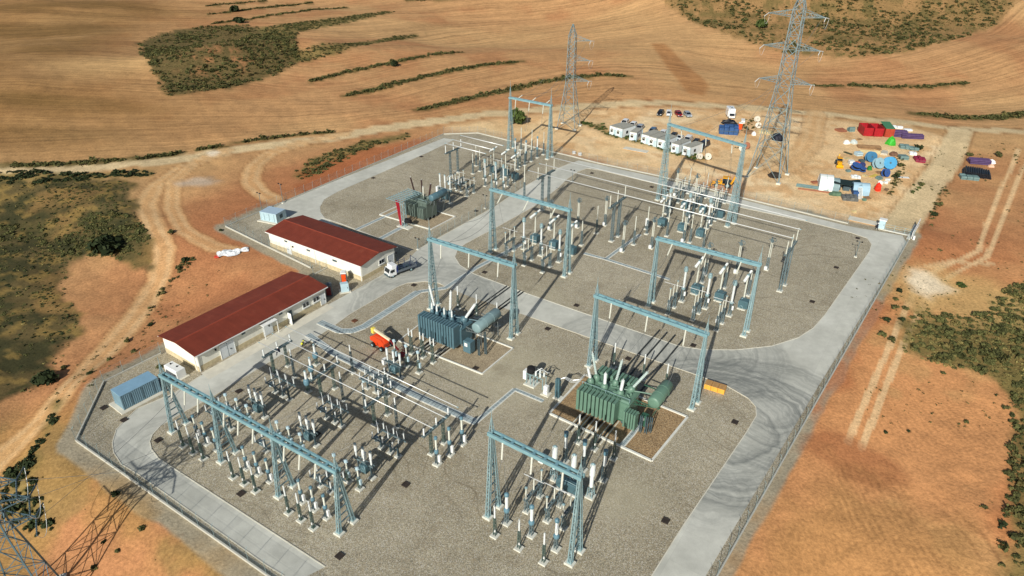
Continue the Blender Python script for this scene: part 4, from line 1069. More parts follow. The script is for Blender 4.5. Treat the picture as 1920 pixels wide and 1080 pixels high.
g = P_thing('arrester_far', 'surge_arrester', 'surge arrester'); foot(g, 0, 0, .95)
part(g, 'pole', STEEL_D, lambda b: laced(b, (0, 0, .2), (0, 0, 3.5), .32, .26, .08, .6, .035))
part(g, 'insulator', CREAM, lambda b: b.insul((0, 0, 3.5), (0, 0, 6.8), .125, 8, 14))
g = P_thing('ct_far', 'current_transformer', 'current transformer'); foot(g, 0, 0, 1.1)
part(g, 'pole', STEEL_D, lambda b: laced(b, (0, 0, .2), (0, 0, 2.7), .46, .4, .09, .6, .045))
part(g, 'terminal_box', WHITE, lambda b: b.cbox((.4, 0, 1.4), (.3, .3, .8)))
part(g, 'base_tank', STEEL, lambda b: b.lathe([(.25, 2.68), (.38, 2.75), (.38, 3.0), (.25, 3.06)], 10))
part(g, 'insulator', PORC, lambda b: b.insul((0, 0, 3.05), (0, 0, 6.4), .23, 9, 13))
part(g, 'head', STEEL, lambda b: (b.lathe([(.2, 6.4), (.38, 6.5), (.42, 6.8), (.38, 7.1), (.2, 7.2)], 10), b.lathe([(.34, 7.25), (.3, 7.4), (.1, 7.5)], 10)))
g = P_thing('breaker_far', 'circuit_breaker', 'circuit breaker'); foot(g, 0, 0, 1.5)
part(g, 'pedestal', STEEL_D, lambda b: laced(b, (0, 0, .2), (0, 0, 2.4), .8, .55, .1, .6, .05))
part(g, 'mechanism_cabinet', CABIN, lambda b: (b.cbox((.35, -.55, .75), (1.7, 1.5, 1.5))))
part(g, 'pipework', STEEL, lambda b: (b.ring((.1, -1.4, 1.0), .34, .04, (0, 1, .3)), b.path([(-.5, -1.2, .8), (-.6, -1.0, 1.8), (0, -.4, 2.5)], .05)))
part(g, 'column', CREAM, lambda b: b.insul((0, 0, 2.4), (0, 0, 6.7), .18, 9, 15))
part(g, 'head', STEEL, lambda b: (b.lathe([(.2, 6.65), (.32, 6.8), (.32, 7.05), (.2, 7.2)], 9), b.tube((0, -.3, 6.95), (0, .9, 7.05), .12, n=8)))
part(g, 'interrupter', PORC, lambda b: b.insul((0, -.25, 6.95), (0, -2.1, 6.75), .27, 10, 7))
part(g, 'interrupter', PORC, lambda b: b.insul((0, .9, 7.05), (0, 1.75, 7.2), .22, 10, 4))
g = P_thing('panto', 'pantograph_disconnector', 'disconnector'); foot(g, 0, 0, .9)
part(g, 'drive_drum', WHITE, lambda b: b.lathe([(.1, .2), (.34, .25), (.36, .7), (.3, .95), (.1, 1.0)], 10, (-.15, -.45, 0)))
part(g, 'pole', STEEL_D, lambda b: laced(b, (0, 0, .2), (0, 0, 2.9), .42, .36, .09, .6, .045))
part(g, 'insulator', CREAM, lambda b: b.insul((-.13, 0, 2.9), (-.13, 0, 6.3), .12, 8, 13))
part(g, 'drive_insulator', CREAM, lambda b: b.insul((.17, 0, 2.9), (.17, 0, 6.3), .1, 7, 13))
part(g, 'contact_basket', STEEL_D, lambda b: (b.ring((0, 0, 6.85), .55, .06, (1, .2, .2)), b.ring((.25, 0, 6.95), .5, .06, (.2, 1, .2)), b.ring((-.2, .15, 6.7), .45, .05, (.1, .3, 1)), b.cbox((0, 0, 6.3), (.5, .4, .35)), b.bar((-.4, -.3, 6.6), (.4, .35, 7.2), .07), b.bar((.4, -.3, 6.6), (-.35, .35, 7.25), .07)))
g = P_thing('bus_portal_far', 'busbar_portal', 'busbar portal')
for y in (-1.5, 1.5): foot(g, 0, y, 1.1)
for y in (-1.5, 1.5): part(g, 'leg', STEEL_D, lambda b: laced(b, (0, y, .2), (0, y, 8.7), .46, .4, .1, .8, .05))
part(g, 'crossbeam', STEEL_D, lambda b: (b.box(-.26, -.14, -3.9, 3.9, 8.6, 8.95), b.box(.14, .26, -3.9, 3.9, 8.6, 8.95), [b.box(-.14, .14, y - .1, y + .1, 8.75, 8.9) for y in np.arange(-3.8, 3.9, .8)]))
for y in (-3.6, 0, 3.6): part(g, 'insulator', CREAM, lambda b: b.insul((0, y, 8.95), (0, y, 11.6), .125, 8, 11))
g = P_thing('bus_portal_rear', 'busbar_portal', 'busbar portal')
for y in (-1.6, 1.6): foot(g, 0, y, 1.0)
for y in (-1.6, 1.6): part(g, 'leg', STEEL_D, lambda b: laced(b, (0, y, .2), (0, y, 6.8), .4, .34, .09, .8, .05))
part(g, 'crossbeam', STEEL_D, lambda b: (b.box(-.22, -.12, -3.6, 3.6, 6.7, 7.0), b.box(.12, .22, -3.6, 3.6, 6.7, 7.0), [b.box(-.12, .12, y - .08, y + .08, 6.8, 6.95) for y in np.arange(-3.4, 3.5, .85)]))
for y in (-3.3, 0, 3.3): part(g, 'insulator', PORC, lambda b: b.insul((0, y, 7.0), (0, y, 9.0), .15, 8, 9))

# ------------------------------------------------------------------ switchgear in place
ORD = ['left-hand', 'middle', 'right-hand']
BAYS = ['leftmost', 'second', 'third']
def row(kind, pxs, text, group, rz=None, ords=ORD, sc=None, jit=0.0):
    for i, p in enumerate(pxs):
        place(kind, at(*p), (AZ if rz is None else rz), text.format(o=ords[i]), group, sc)
G_SA, G_VT, G_CT, G_CB, G_DS = 'surge arresters', 'voltage transformers', 'current transformers', 'circuit breakers', 'disconnectors'
for bay, pxs in zip(BAYS, ([(344, 837), (363, 850), (382, 861)], [(438, 896), (459, 908), (480, 922)], [(542, 962), (565, 976), (588, 991)])):
    row('arrester_near', pxs, '{o} green-poled surge arrester of the front trio under the ' + bay + ' gap of the four-legged gantry', G_SA)
for bay, pxs in zip(BAYS, ([(372, 820), (389, 833), (408, 844)], [(464, 879), (485, 890), (507, 903)], [(567, 942), (590, 956), (613, 971)])):
    row('vt_near', pxs, '{o} capped voltage transformer with white box, second row, ' + bay + ' gap of four-legged gantry', G_VT)
for bay, p in zip(BAYS, ((421, 797), (514, 855), (618, 921))):
    place('disc_near', at(*p), AZ, 'frame of post insulators under the ' + bay + ' gap of the four-legged gantry', G_DS)
for bay, pxs in zip(BAYS, ([(431, 776), (451, 785), (470, 797)], [(526, 828), (547, 839), (569, 851)], [(632, 891), (654, 903), (675, 917)])):
    row('ct_near', pxs, '{o} slim current transformer of the trio just behind the four-legged gantry, ' + bay + ' bay', G_CT)
for bay, p in zip(('left-hand', 'middle', 'right-hand'), ((487, 777), (582, 830), (686, 890))):
    place('breaker_near', at(*p), AZ, 'three-column circuit breaker with teal cabinet behind the four-legged gantry, ' + bay + ' one of three', G_CB)
for bay, p in zip(('left-hand', 'middle', 'right-hand'), ((530, 743), (627, 792), (731, 848))):
    place('disc_near', at(*p), AZ, 'nine-post disconnector frame with opened blades behind the breakers, ' + bay + ' one of three', G_DS)
place('disc_near_shut', at(704, 735), AZ, 'disconnector frame under the white bus tubes, in front of the white-cabinet breaker', G_DS)
place('breaker_near_end', at(741, 704), AZ, 'three-column circuit breaker with a white side cabinet beside the orange boom lift', G_CB)
row('vt_tank', [(578, 735), (586, 709), (594, 684)], '{o} of three voltage transformers with round blue tanks beside the white bus tubes', G_VT, ords=['nearest', 'middle', 'farthest'])
row('vt_near', [(820, 871), (844, 853), (867, 833)], '{o} of three ringed voltage transformers past the right end of the bus tubes', G_VT, ords=['nearest', 'middle', 'farthest'], sc=(1.08, 1.08, 1.22))
row('ct_near', [(742, 677), (764, 687), (786, 699)], '{o} of three current transformers between the boom lift and the blue-grey transformer', G_CT, sc=(1.0, 1.0, 1.12))
row('twin_post', [(772, 663), (793, 670), (812, 680)], '{o} green pole with twin white insulators in front of the blue-grey transformer', 'twin post insulators')
row('arrester_front', [(859, 580), (894, 596), (932, 612)], '{o} surge arrester between the blue-grey transformer and the road behind it', G_SA)
row('arrester_front', [(1150, 690), (1205, 712), (1247, 730)], '{o} surge arrester behind the green transformer by the road', G_SA)
for k, (px, top) in enumerate(()): pass
row('arrester_front', [(928, 1005), (973, 1029), (1019, 1055)], '{o} green-poled surge arrester of the nearest trio, lower centre of the photo', G_SA)
row('vt_front', [(950, 981), (996, 1004), (1042, 1030)], '{o} blue-capped voltage transformer behind the nearest trio of arresters', G_VT)
row('breaker_front', [(1038, 897), (1073, 913), (1107, 931)], '{o} thick white two-stage breaker column on a lattice pedestal behind the front gantry beam', G_CB)
row('ct_front', [(1059, 866), (1093, 882), (1131, 901)], '{o} double-capped current transformer between the white breaker columns and the green transformer', G_CT)
row('arrester_front', [(1084, 830), (1114, 843), (1150, 861)], '{o} surge arrester along the near rim of the green transformer pit', G_SA, sc=(1, 1, 1.03))
row('disc_front', [(1000, 945), (1038, 962), (1068, 976)], '{o} disconnector with cream posts under the front gantry', G_DS)
g = thing('control_cabinet', 'large teal control cabinet among the white breaker columns', 'cabinet', at(1068, 922), AZ)
part(g, 'housing', CABIN, lambda b: b.cbox((0, 0, .5), (3.6, 1.0, 1.3))); part(g, 'concrete_pad', FOOT, lambda b: b.cbox((0, 0, 0), (3.9, 1.3, .2)))
part(g, 'stand', DARK, lambda b: b.cbox((0, 0, .2), (3.2, .7, .3))); part(g, 'pipework', STEEL, lambda b: b.path([(-1.4, -.3, 1.85), (0, -.3, 1.95), (1.4, -.3, 1.85)], .05))
cabinet('small white control box on the gravel between the front gantry and green transformer pit', (1015, 866), (.8, .6, 1.4), AZ, WHITE, None, 'control_box', 'cabinet', False)

# right-hand bay on the big gravel island
row('disc_far', [(1258, 583), (1304, 594), (1348, 613)], '{o} cream-posted disconnector nearest the road on the right-hand island', G_DS)
row('ct_far', [(1278, 565), (1322, 578), (1367, 592)], '{o} thick white current transformer under the right-hand gantry', G_CT)
row('breaker_far', [(1303, 550), (1347, 563), (1391, 578)], '{o} tee-headed breaker with teal cabinet under the right-hand gantry', G_CB)
row('arrester_far', [(1316, 530), (1358, 540), (1402, 554)], '{o} slender surge arrester behind the tee-headed breakers of the right-hand gantry', G_SA)
row('panto', [(1322, 516), (1380, 512), (1437, 506)], '{o} basket-topped disconnector between the right-hand gantry and the nearest long bus tube', G_DS)
# middle bay
row('disc_far', [(956, 475), (990, 493), (1024, 506)], '{o} cream-posted disconnector under the middle-back gantry beside the diagonal road', G_DS)
row('ct_far', [(982, 467), (1014, 479), (1048, 491)], '{o} thick white current transformer under the gantry beside the diagonal road', G_CT)
row('breaker_far', [(1003, 455), (1038, 466), (1071, 477)], '{o} tee-headed breaker with teal cabinet under the gantry beside the diagonal road', G_CB)
row('panto', [(1032, 431), (1083, 427), (1134, 423)], '{o} basket-topped disconnector in front of the bus portal, left of the island centre', G_DS)
row('panto', [(1167, 472), (1221, 466), (1281, 454)], '{o} basket-topped disconnector left of the right-hand gantry, near the island centre', G_DS)
row('arrester_far', [(1090, 460), (1118, 438), (1188, 459)], '{o} thin surge arrester standing alone near the island centre', G_SA)
place('arrester_far', at(1212, 439), AZ, 'thin surge arrester beside the white drum in front of the tallest gantry', G_SA)
# bay under the tallest gantry
row('disc_far', [(1252, 397), (1294, 407), (1336, 418)], '{o} disconnector among the far switchgear under the tallest gantry', G_DS, sc=(1, 1, 1))
row('breaker_far', [(1240, 424), (1277, 434), (1311, 444)], '{o} tee-headed breaker under the long bus tubes in front of the tallest gantry', G_CB)
row('ct_far', [(1252, 408), (1288, 418), (1325, 428)], '{o} white current transformer between the long bus tubes near the tallest gantry', G_CT)
row('disc_far', [(1275, 377), (1309, 387), (1344, 397)], '{o} far disconnector close to the far road under the tallest gantry', G_DS)
row('arrester_far', [(1290, 362), (1322, 371), (1358, 381)], '{o} surge arrester right beside the far road and fence', G_SA)
row('arrester_far', [(1250, 443), (1293, 455), (1318, 466)], '{o} thin arrester just in front of the far tee-headed breakers', G_SA)
row('panto', [(1266, 368), (1301, 378), (1337, 389)], '{o} basket-topped disconnector in the crowded row nearest the far road', G_DS)
for o_, p_ in zip(ORD, ((1283, 392), (1317, 401), (1350, 409))):
    g = thing('control_cabinet', o_ + ' low grey-blue cabinet among the switchgear under the tallest gantry', 'cabinet', at(*p_), AZ, 'low cabinets under the tallest gantry')
    part(g, 'housing', CABIN, lambda b: b.cbox((0, 0, .5), (1.5, 1.3, 1.5))); part(g, 'concrete_pad', FOOT, lambda b: b.cbox((0, 0, 0), (1.9, 1.6, .2))); part(g, 'stand', DARK, lambda b: b.cbox((0, 0, .2), (1.2, 1.0, .3)))
g = thing('storage_drum', 'upright white drum on a small pad in front of the tallest gantry', 'drum', at(1212, 430), AZ)
part(g, 'drum', WHITE, lambda b: b.lathe([(.3, .9), (.42, 1.0), (.42, 2.6), (.3, 2.75), (.1, 2.8)], 10)); part(g, 'stand', STEEL_D, lambda b: laced(b, (0, 0, .1), (0, 0, .9), .5, .5)); part(g, 'footing', FOOT, lambda b: footing(b, 0, 0, 1.0))
# upper-left bay behind the dark grey transformer
place('breaker_near_end', at(836, 380), AZ, 'three-column circuit breaker right beside the dark grey transformer', G_CB, (1.15, 1.15, 1.5))
place('disc_far', at(862, 350), AZ, 'left disconnector of two behind the dark grey transformer', G_DS, (1, 1, .72))
place('disc_far', at(882, 365), AZ, 'right disconnector of two behind the dark grey transformer', G_DS, (1, 1, .72))
place('disc_near_shut', at(855, 357), AZ, 'low disconnector frame between the dark grey transformer and the far gantry', G_DS)
row('ct_far', [(910, 349), (930, 355), (944, 360)], '{o} white current transformer in the row nearest the diagonal road, upper left yard', G_CT, sc=(.8, .8, 1))
row('breaker_far', [(926, 325), (948, 331), (966, 338)], '{o} tee-headed breaker in the crowded upper left yard', G_CB, sc=(.9, .9, 1))
row('disc_far', [(914, 332), (934, 338), (958, 346)], '{o} disconnector in the crowded upper left yard', G_DS, sc=(.8, 1, 1))
row('arrester_far', [(971, 318), (984, 310), (996, 303)], '{o} thin arrester in the back row of the upper left yard', G_SA)
row('vt_front', [(966, 300), (986, 304), (1007, 296)], '{o} capped voltage transformer below the far narrow gantry', G_VT, sc=(.9, .9, 1.25))
row('arrester_far', [(977, 281), (997, 285), (1019, 290)], '{o} slender arrester below the far narrow gantry, close to the fence', G_SA)
row('arrester_near', [(975, 312), (996, 303), (1010, 296)][:1], 'green-poled arrester alone in the back row of the upper left yard', G_SA)
row('arrester_far', [(887, 326), (900, 321), (893, 311)], '{o} thin post under the far left bus tubes', G_SA, sc=(1, 1, .9))
place('arrester_far', at(983, 372), AZ, 'tall thin arrester beside the diagonal road behind the gantry column', G_SA, (1.1, 1.1, 1.25))

# ------------------------------------------------------------------ busbars
def tube_bar(label, p, q, z, r, group, name='busbar_tube'):
    a, b = at(p[0], p[1], z), at(q[0], q[1], z); c = (a + b) / 2; d = b - a
    g = thing(name, label, 'busbar', (c.x, c.y, z), math.atan2(d.y, d.x), group)
    L = d.length; part(g, 'tube', ALU, lambda m: m.tube((-L / 2, 0, 0), (L / 2, 0, 0), r, n=8), True)
    part(g, 'end_cap', STEEL, lambda m: m.tube((L / 2, 0, 0), (L / 2 + .25, 0, 0), r * 1.3, n=8))
    part(g, 'end_cap', STEEL, lambda m: m.tube((-L / 2 - .25, 0, 0), (-L / 2, 0, 0), r * 1.3, n=8))
    return a, b
ZF = 11.7
far_tubes = [tube_bar('far white bus tube, nearest the far road, crossing the whole island', (1034, 295), (1511, 413), ZF, .085, 'long white bus tubes'),
             tube_bar('middle one of the three long white bus tubes across the far island', (1013, 307), (1500, 430), ZF, .085, 'long white bus tubes'),
             tube_bar('nearest of the three long white bus tubes across the far island', (992, 320), (1485, 446), ZF, .085, 'long white bus tubes')]
ZN = 5.58
near_tubes = [tube_bar('farthest of the three near white bus tubes, closest to the boom lift', (537, 613), (857, 763), ZN, .065, 'near white bus tubes'),
              tube_bar('middle one of the three near white bus tubes', (512, 626), (835, 783), ZN, .065, 'near white bus tubes'),
              tube_bar('nearest of the three near white bus tubes', (487, 643), (810, 802), ZN, .065, 'near white bus tubes')]
ZL = 9.1
left_tubes = [tube_bar('farthest white bus tube in the upper left yard', (865, 254), (943, 273), ZL, .11, 'upper left bus tubes'),
              tube_bar('middle white bus tube in the upper left yard', (850, 262), (926, 281), ZL, .11, 'upper left bus tubes'),
              tube_bar('nearest white bus tube in the upper left yard', (836, 269), (910, 288), ZL, .11, 'upper left bus tubes')]
def portal(kind, px, label, group='busbar portals', sc=None):
    place(kind, at(*px), AZ, label, group, sc)
portal('bus_portal_far', (1466, 540), 'tall busbar portal at the right end of the long white tubes')
portal('bus_portal_far', (1152, 448), 'tall busbar portal near the island centre carrying the long white tubes')
portal('bus_portal_far', (1022, 391), 'tall busbar portal at the left end of the long white tubes')
portal('bus_portal_rear', (852, 327), 'busbar portal carrying the three tubes in the upper left yard')
portal('bus_portal_near', (528, 694), 'busbar portal at the building end of the near white tubes', sc=(1, 1, 1))
portal('bus_portal_near', (616, 737), 'second busbar portal of the near tubes, beside the round blue tanks')
portal('bus_portal_near', (715, 787), 'third busbar portal of the near tubes, beside the nine-post frames')
portal('bus_portal_near', (821, 841), 'busbar portal at the right end of the near white tubes')
row('bus_post_near', [(553, 708), (644, 752), (745, 802)], '{o} single busbar support under the nearest of the near white tubes', 'single busbar supports')
row('bus_post_near', [(686, 773), (726, 744), (662, 700)], '{o} single busbar support under the middle or far near white tubes', 'single busbar supports')
# ------------------------------------------------------------------ strings hanging from the gantry beams, with their droppers
def string(key, fr, dv, dz, wire_to, label):
    b, a, L, H = GANTRY[key]; p = on_beam(key, fr, -.45 if dv < 0 else .45, -.15)
    g = thing('insulator_string', label, 'insulator string', p, a, 'insulator strings on gantries')
    e = Vector((0, dv, dz)); part(g, 'insulator', CREAM, lambda m: m.insul((0, 0, 0), e, .14, 7, 12))
    q = []
    t = Vector(wire_to)
    for k in range(9):
        s = k / 8; q.append(e.lerp(t, s) + Vector((0, 0, -1.0 * math.sin(math.pi * s))))
    part(g, 'dropper_cable', WIRE, lambda m: m.path(q, .03, 5))
for bay, f0 in zip(BAYS, (0, .33, .675)):
    for o, f in zip(ORD, (.08, .165, .25)):
        string('near', f0 + f * (1.0 if f0 < .6 else .95), -.5, -2.0, (0.2, -3.2, -5.0), o + ' white string hanging in the ' + bay + ' gap of the four-legged gantry beam')
for o, f in zip(ORD, (.16, .5, .84)):
    string('front', f, -.2, -2.4, (.3, -3.5, -8.0), o + ' pale string hanging from the front gantry beam')
    string('mid', f, 1.6, 1.0 * -.5, (.2, 14, -1.0), o + ' string reaching back from the beam over the road behind the blue-grey transformer')
    string('mid', f, -.25, -2.6, (.2, -6, -8.2), o + ' string hanging in front of the beam above the blue-grey transformer')
    string('midback', f, -1.8, -1.6, (.2, -13, -1.5), o + ' string slanting from the gantry beside the diagonal road')
    string('right', f, -1.8, -1.5, (.2, -9, -1.5), o + ' string slanting from the right-hand gantry beam')
    string('green', f, 1.7, -.6, (.2, 8, -.5), o + ' string reaching back from the gantry beam over the green transformer')
    string('green', f, -.2, -2.6, (.2, -5.5, -7.5), o + ' string hanging above the green transformer bushings')
    string('back', f, 2.3, .6, (0, 14, 3.5), o + ' white string reaching towards the slim pylon from the far narrow gantry')
    string('back', f, -.3, -2.4, (0, -2, -8), o + ' string hanging under the far narrow gantry beam')
    string('backright', f, .4, -2.6, (0, 2.5, -11), o + ' string hanging under the tallest gantry beam')
# ------------------------------------------------------------------ transformers
def transformer(label, org, rz, m, m2, spec):
    g = thing('power_transformer', label, 'transformer', org, rz)
    L, Wd, H = spec['tank']
    part(g, 'tank', m, lambda b: (b.cbox((0, 0, .75), (L, Wd, H - .75)), b.box(-L / 2 - .12, L / 2 + .12, -Wd / 2 - .12, Wd / 2 + .12, H - .42, H - .28), [b.box(x - .06, x + .06, -Wd / 2 - .1, Wd / 2 + .1, .8, H - .45) for x in np.linspace(-L / 2 + .2, L / 2 - .2, 7)]))
    part(g, 'base_frame', m2, lambda b: [b.box(-L / 2 - .1, L / 2 + .1, y - .16, y + .16, .38, .75) for y in (-Wd * .4, 0, Wd * .4)])
    for x in (-L * .38, L * .38):
        for y in (-Wd * .4, Wd * .4): part(g, 'wheel', DARK, lambda b: b.tube((x - .12, y, .25), (x + .12, y, .25), .2, n=10))
    for (x0, x1, yc, dep, z0, z1, n) in spec['banks']:
        s = -1 if yc < 0 else 1
        def bank(b):
            for k in range(n):
                xc = x0 + (x1 - x0) * (k + .5) / n; w_ = (x1 - x0) / n * .34
                b.cbox((xc, yc, z0), (w_ * 2, dep, z1 - z0))
            for z in (z0 + .25, z1 - .3): b.tube((x0, yc - s * dep * .5, z), (x1, yc - s * dep * .5, z), .11, n=8)
        o = part(g, 'radiator_bank', m, bank)
    for (x, y, h, r, tilt, mt) in spec['bush']:
        t = Vector((tilt[0], tilt[1], 1)).normalized(); p0 = Vector((x, y, H)); 
        def tur(b): b.lathe([(r * 2.4, -.2), (r * 2.4, .45), (r * 1.9, .7), (r * 1.3, .85)], 12, p0, t)
        o = part(g, 'bushing_turret', m, tur, True)
        q = MB(); q.insul(p0 + t * .85, p0 + t * (.85 + h), r, 9, 12); o2 = q.build('bushing', mt, o)
        q = MB(); q.tube(p0 + t * (.85 + h), p0 + t * (1.1 + h), .05); q.build('terminal', ALU, o)
    if 'cons' in spec:
        cx, cy0, cy1, cz, r = spec['cons']
        part(g, 'conservator', spec.get('cons_m', m), lambda b: (b.lathe([(r * .55, -.12), (r * .9, -.05), (r, .06), (r, (cy1 - cy0) - .06), (r * .9, cy1 - cy0 + .05), (r * .55, cy1 - cy0 + .12)], 16, (cx, cy0, cz), (0, 1, 0)), [b.ring((cx, y, cz), r + .02, .035, (0, 1, 0), 16, 4) for y in (cy0 + (cy1 - cy0) * .33, cy0 + (cy1 - cy0) * .66)]), True)
        def legs(b):
            for y in (cy0 + .5, cy1 - .5):
                for dx in (-r * .7, r * .7): b.bar((cx + dx, y, .3 if spec.get('legs') else H - .6), (cx + dx * .8, y, cz - r * .6), .11)
                b.bar((cx - r * .7, y, .6), (cx + r * .6, y, cz - r), .07)
            b.bar((L / 2 - .2, cy0 + .4, H - .3), (cx, cy0 + .4, cz - r - .1), .12); b.bar((L / 2 - .2, cy1 - .6, H - .3), (cx, cy1 - .6, cz - r - .1), .12)
            for k in range(5):
                t = k / 5; b.bar(Vector((L / 2 - .2, cy0 + .4, H - .3)).lerp(Vector((cx, cy0 + .4, cz - r)), t), Vector((L / 2 - .2, cy0 + .4, H - 1.1)).lerp(Vector((cx, cy0 + .4, cz - r - .2)), min(1, t + .2)), .06)
            b.bar((L / 2 - .2, cy0 + .4, H - 1.1), (cx, cy0 + .4, cz - r - .2), .09)
            for dx in (-r * .7, r * .7): b.bar((cx + dx * .85, cy0 + .4, cz - r * .95), (cx + dx * .85, cy1 - .4, cz - r * .95), .12)
            b.bar((cx - r, cy0 + .4, cz - r * .95), (cx + r, cy0 + .4, cz - r * .95), .12)
        part(g, 'conservator_frame', m2, legs)
        part(g, 'pipe', m, lambda b: b.path([(cx, (cy0 + cy1) / 2, cz - r * .3), (cx - .9, (cy0 + cy1) / 2, cz - r * .6), (L * .2, .2, H + .4), (0, .2, H + .1)], .09, 7))
    rr = random.Random(5)
    for k in range(22):
        def lid(b):
            x, y = rr.uniform(-L / 2 + .3, L / 2 - .3), rr.uniform(-Wd / 2 + .2, Wd / 2 - .2)
            if k % 3 == 0: b.lathe([(.14, 0), (.16, .25), (.1, .4)], 8, (x, y, H))
            elif k % 3 == 1: b.cbox((x, y, H), (rr.uniform(.3, .7), rr.uniform(.25, .5), rr.uniform(.2, .45)))
            else: b.path([(x, y, H), (x, y, H + .35), (x + rr.uniform(-1, 1), y + rr.uniform(-.6, .6), H + .35), (x + .2, y, H)], .05, 6)
        part(g, 'lid_fitting', m, lid)
    part(g, 'walkway_rail', STEEL, lambda b: (b.bar((-L / 2, -Wd / 2 + .1, H + .5), (L / 2, -Wd / 2 + .1, H + .5), .05), b.bar((-L / 2, -Wd / 2 + .1, H), (-L / 2, -Wd / 2 + .1, H + .5), .05), b.bar((L / 2, -Wd / 2 + .1, H), (L / 2, -Wd / 2 + .1, H + .5), .05), b.bar((0, -Wd / 2 + .1, H), (0, -Wd / 2 + .1, H + .5), .05)))
    if 'cab' in spec:
        x, y, z, d = spec['cab']; o = part(g, 'control_cabinet', spec.get('cab_m', m), lambda b: b.cbox((x, y, z), d))
        part(g, 'cabinet_panel', WHITE, lambda b: (b.box(x - d[0] * .3, x + d[0] * .1, y - d[1] / 2 - .03, y - d[1] / 2, z + d[2] * .55, z + d[2] * .85)))
    if 'tails' in spec:
        for (x, y, h) in spec['tails']:
            part(g, 'cable_riser', DARK, lambda b: (b.bar((x, y, .1), (x, y, h), .12), b.bar((x + .25, y, .1), (x + .25, y, h), .12), [b.bar((x - .1, y, z), (x + .35, y, z), .05) for z in np.arange(.4, h, .5)]))
    return g
BUSH = mat('grey_bushing', (176, 192, 186), .4, var=.06, spec=.5)
TG = mat('transformer_green', (98, 130, 112), .45, var=.08, spec=.5)
TGD = mat('transformer_green_frame', (52, 92, 74), .5, var=.1)
TB = mat('transformer_blue_grey', (80, 110, 120), .45, var=.1, spec=.5)
TBD = mat('transformer_frame_grey', (96, 104, 104), .55, var=.12)
TK = mat('transformer_grey_green', (92, 106, 98), .5, var=.14)
CONSM = mat('conservator_grey', (128, 152, 154), .45, var=.07)

def pit(label, pts, fill, rim=.32):
    P = W(pts); c = Vector((sum(p[0] for p in P) / len(P), sum(p[1] for p in P) / len(P), 0))
    g = thing('oil_pit', label, 'oil pit', c)
    mb = MB(); Q = [Vector((p[0], p[1], .1)) - c for p in P]
    for i in range(len(Q)): mb.bar(Q[i], Q[(i + 1) % len(Q)], rim, .26)
    mb.build('rim', CURB, g)
    o = flat_sheet('stone_fill', [[(q.x, q.y) for q in Q]], .05, fill, None, g)
    return g
def pebble(name, a, b_):
    t = NT(name); gg = t.n('ShaderNodeNewGeometry').outputs['Position']
    n = t.noise(gg, 5.5, 3, .7); v = t.noise(gg, .5, 3)
    c = t.mix(t.rng(n, .38, .62, 0, 1), lin(*a), lin(*b_)); c = t.mix(t.rng(t.noise(gg, 9, 2), .60, .68, 0, .7), c, lin(206, 190, 160)); c = t.scale(c, t.rng(v, .3, .7, .88, 1.1)); t.color(c); t.b.inputs['Roughness'].default_value = .95
    t.bump(n, .8, .1); return t.m
PEB = pebble('pit_stones', (112, 90, 62), (184, 154, 112)); PEB2 = pebble('pale_pit_stones', (128, 112, 88), (184, 168, 138))
pit('white-rimmed oil pit of brown stones under the green transformer', [(1030, 776), (1222, 865), (1289, 783), (1097, 704)], PEB)
pit('thin-rimmed oil pit under the blue-grey transformer', [(748, 640), (904, 702), (962, 654), (806, 594)], PEB2, .22)
pit('pale-rimmed oil pit under the dark grey transformer', [(712, 403), (808, 431), (854, 407), (760, 381)], PEB2, .28)

og = at(1117, 788) + BX * 2.95 + AX * .55
transformer('green power transformer with a large radiator bank and a tilted conservator drum', og, AZ, TG, TGD,
            dict(tank=(7.0, 3.0, 3.9), banks=[(-3.5, 2.3, -2.35, 1.5, .9, 4.2, 10), (-3.0, -.4, 2.4, 1.6, .9, 4.6, 5), (.1, 2.6, 2.4, 1.6, .9, 4.6, 5), (3.2, 5.0, -2.0, 1.1, .7, 3.2, 5)],
                 bush=[(-2.3, .6, 3.0, .2, (-.35, .15), BUSH), (.2, .9, 3.0, .2, (.1, .2), BUSH), (2.4, .9, 3.0, .22, (.55, .3), BUSH), (-2.6, -.5, 1.5, .2, (-.3, 0), PORC), (-.6, -.6, 1.7, .22, (0, 0), PORC), (1.7, -.6, 1.7, .22, (.1, 0), PORC)],
                 cons=(6.3, -.4, 4.2, 4.5, .85), cab=(5.4, -.4, .5, (.9, .8, 1.7)), cab_m=TGD, tails=[(5.3, -1.6, 2.8), (6.0, -1.4, 2.8), (6.4, -.9, 2.6)])).scale = (1.1, 1.1, 1.1)
ob = at(822, 645) + BX * 2.7 + AX * .3
transformer('blue-grey power transformer with one long radiator wall and a grey conservator drum', ob, AZ, TB, TBD,
            dict(tank=(6.6, 2.6, 3.6), banks=[(-3.6, 3.2, -2.1, 1.5, .7, 4.3, 14)],
                 bush=[(-2.7, .3, 3.1, .19, (-.5, .25), PORC), (-.2, .6, 3.1, .21, (.0, .1), PORC), (2.4, .4, 2.9, .23, (.55, .2), PORC), (-2.6, -.6, 1.0, .14, (0, 0), PORC), (-1.6, -.7, 1.0, .14, (0, 0), PORC), (-.2, -.7, 1.0, .14, (0, 0), PORC), (1.2, -.7, 1.0, .14, (0, 0), PORC)],
                 cons=(5.5, -.6, 4.6, 4.0, .82), cons_m=CONSM, legs=1, cab=(4.9, -1.6, .4, (1.3, 1.1, 1.9)), tails=[(6.4, -1.4, 3.0), (7.0, -.6, 3.0), (6.0, .6, 3.0)])).scale = (1.16, 1.16, 1.14)
ok_ = at(785, 408) + BX * 1.2
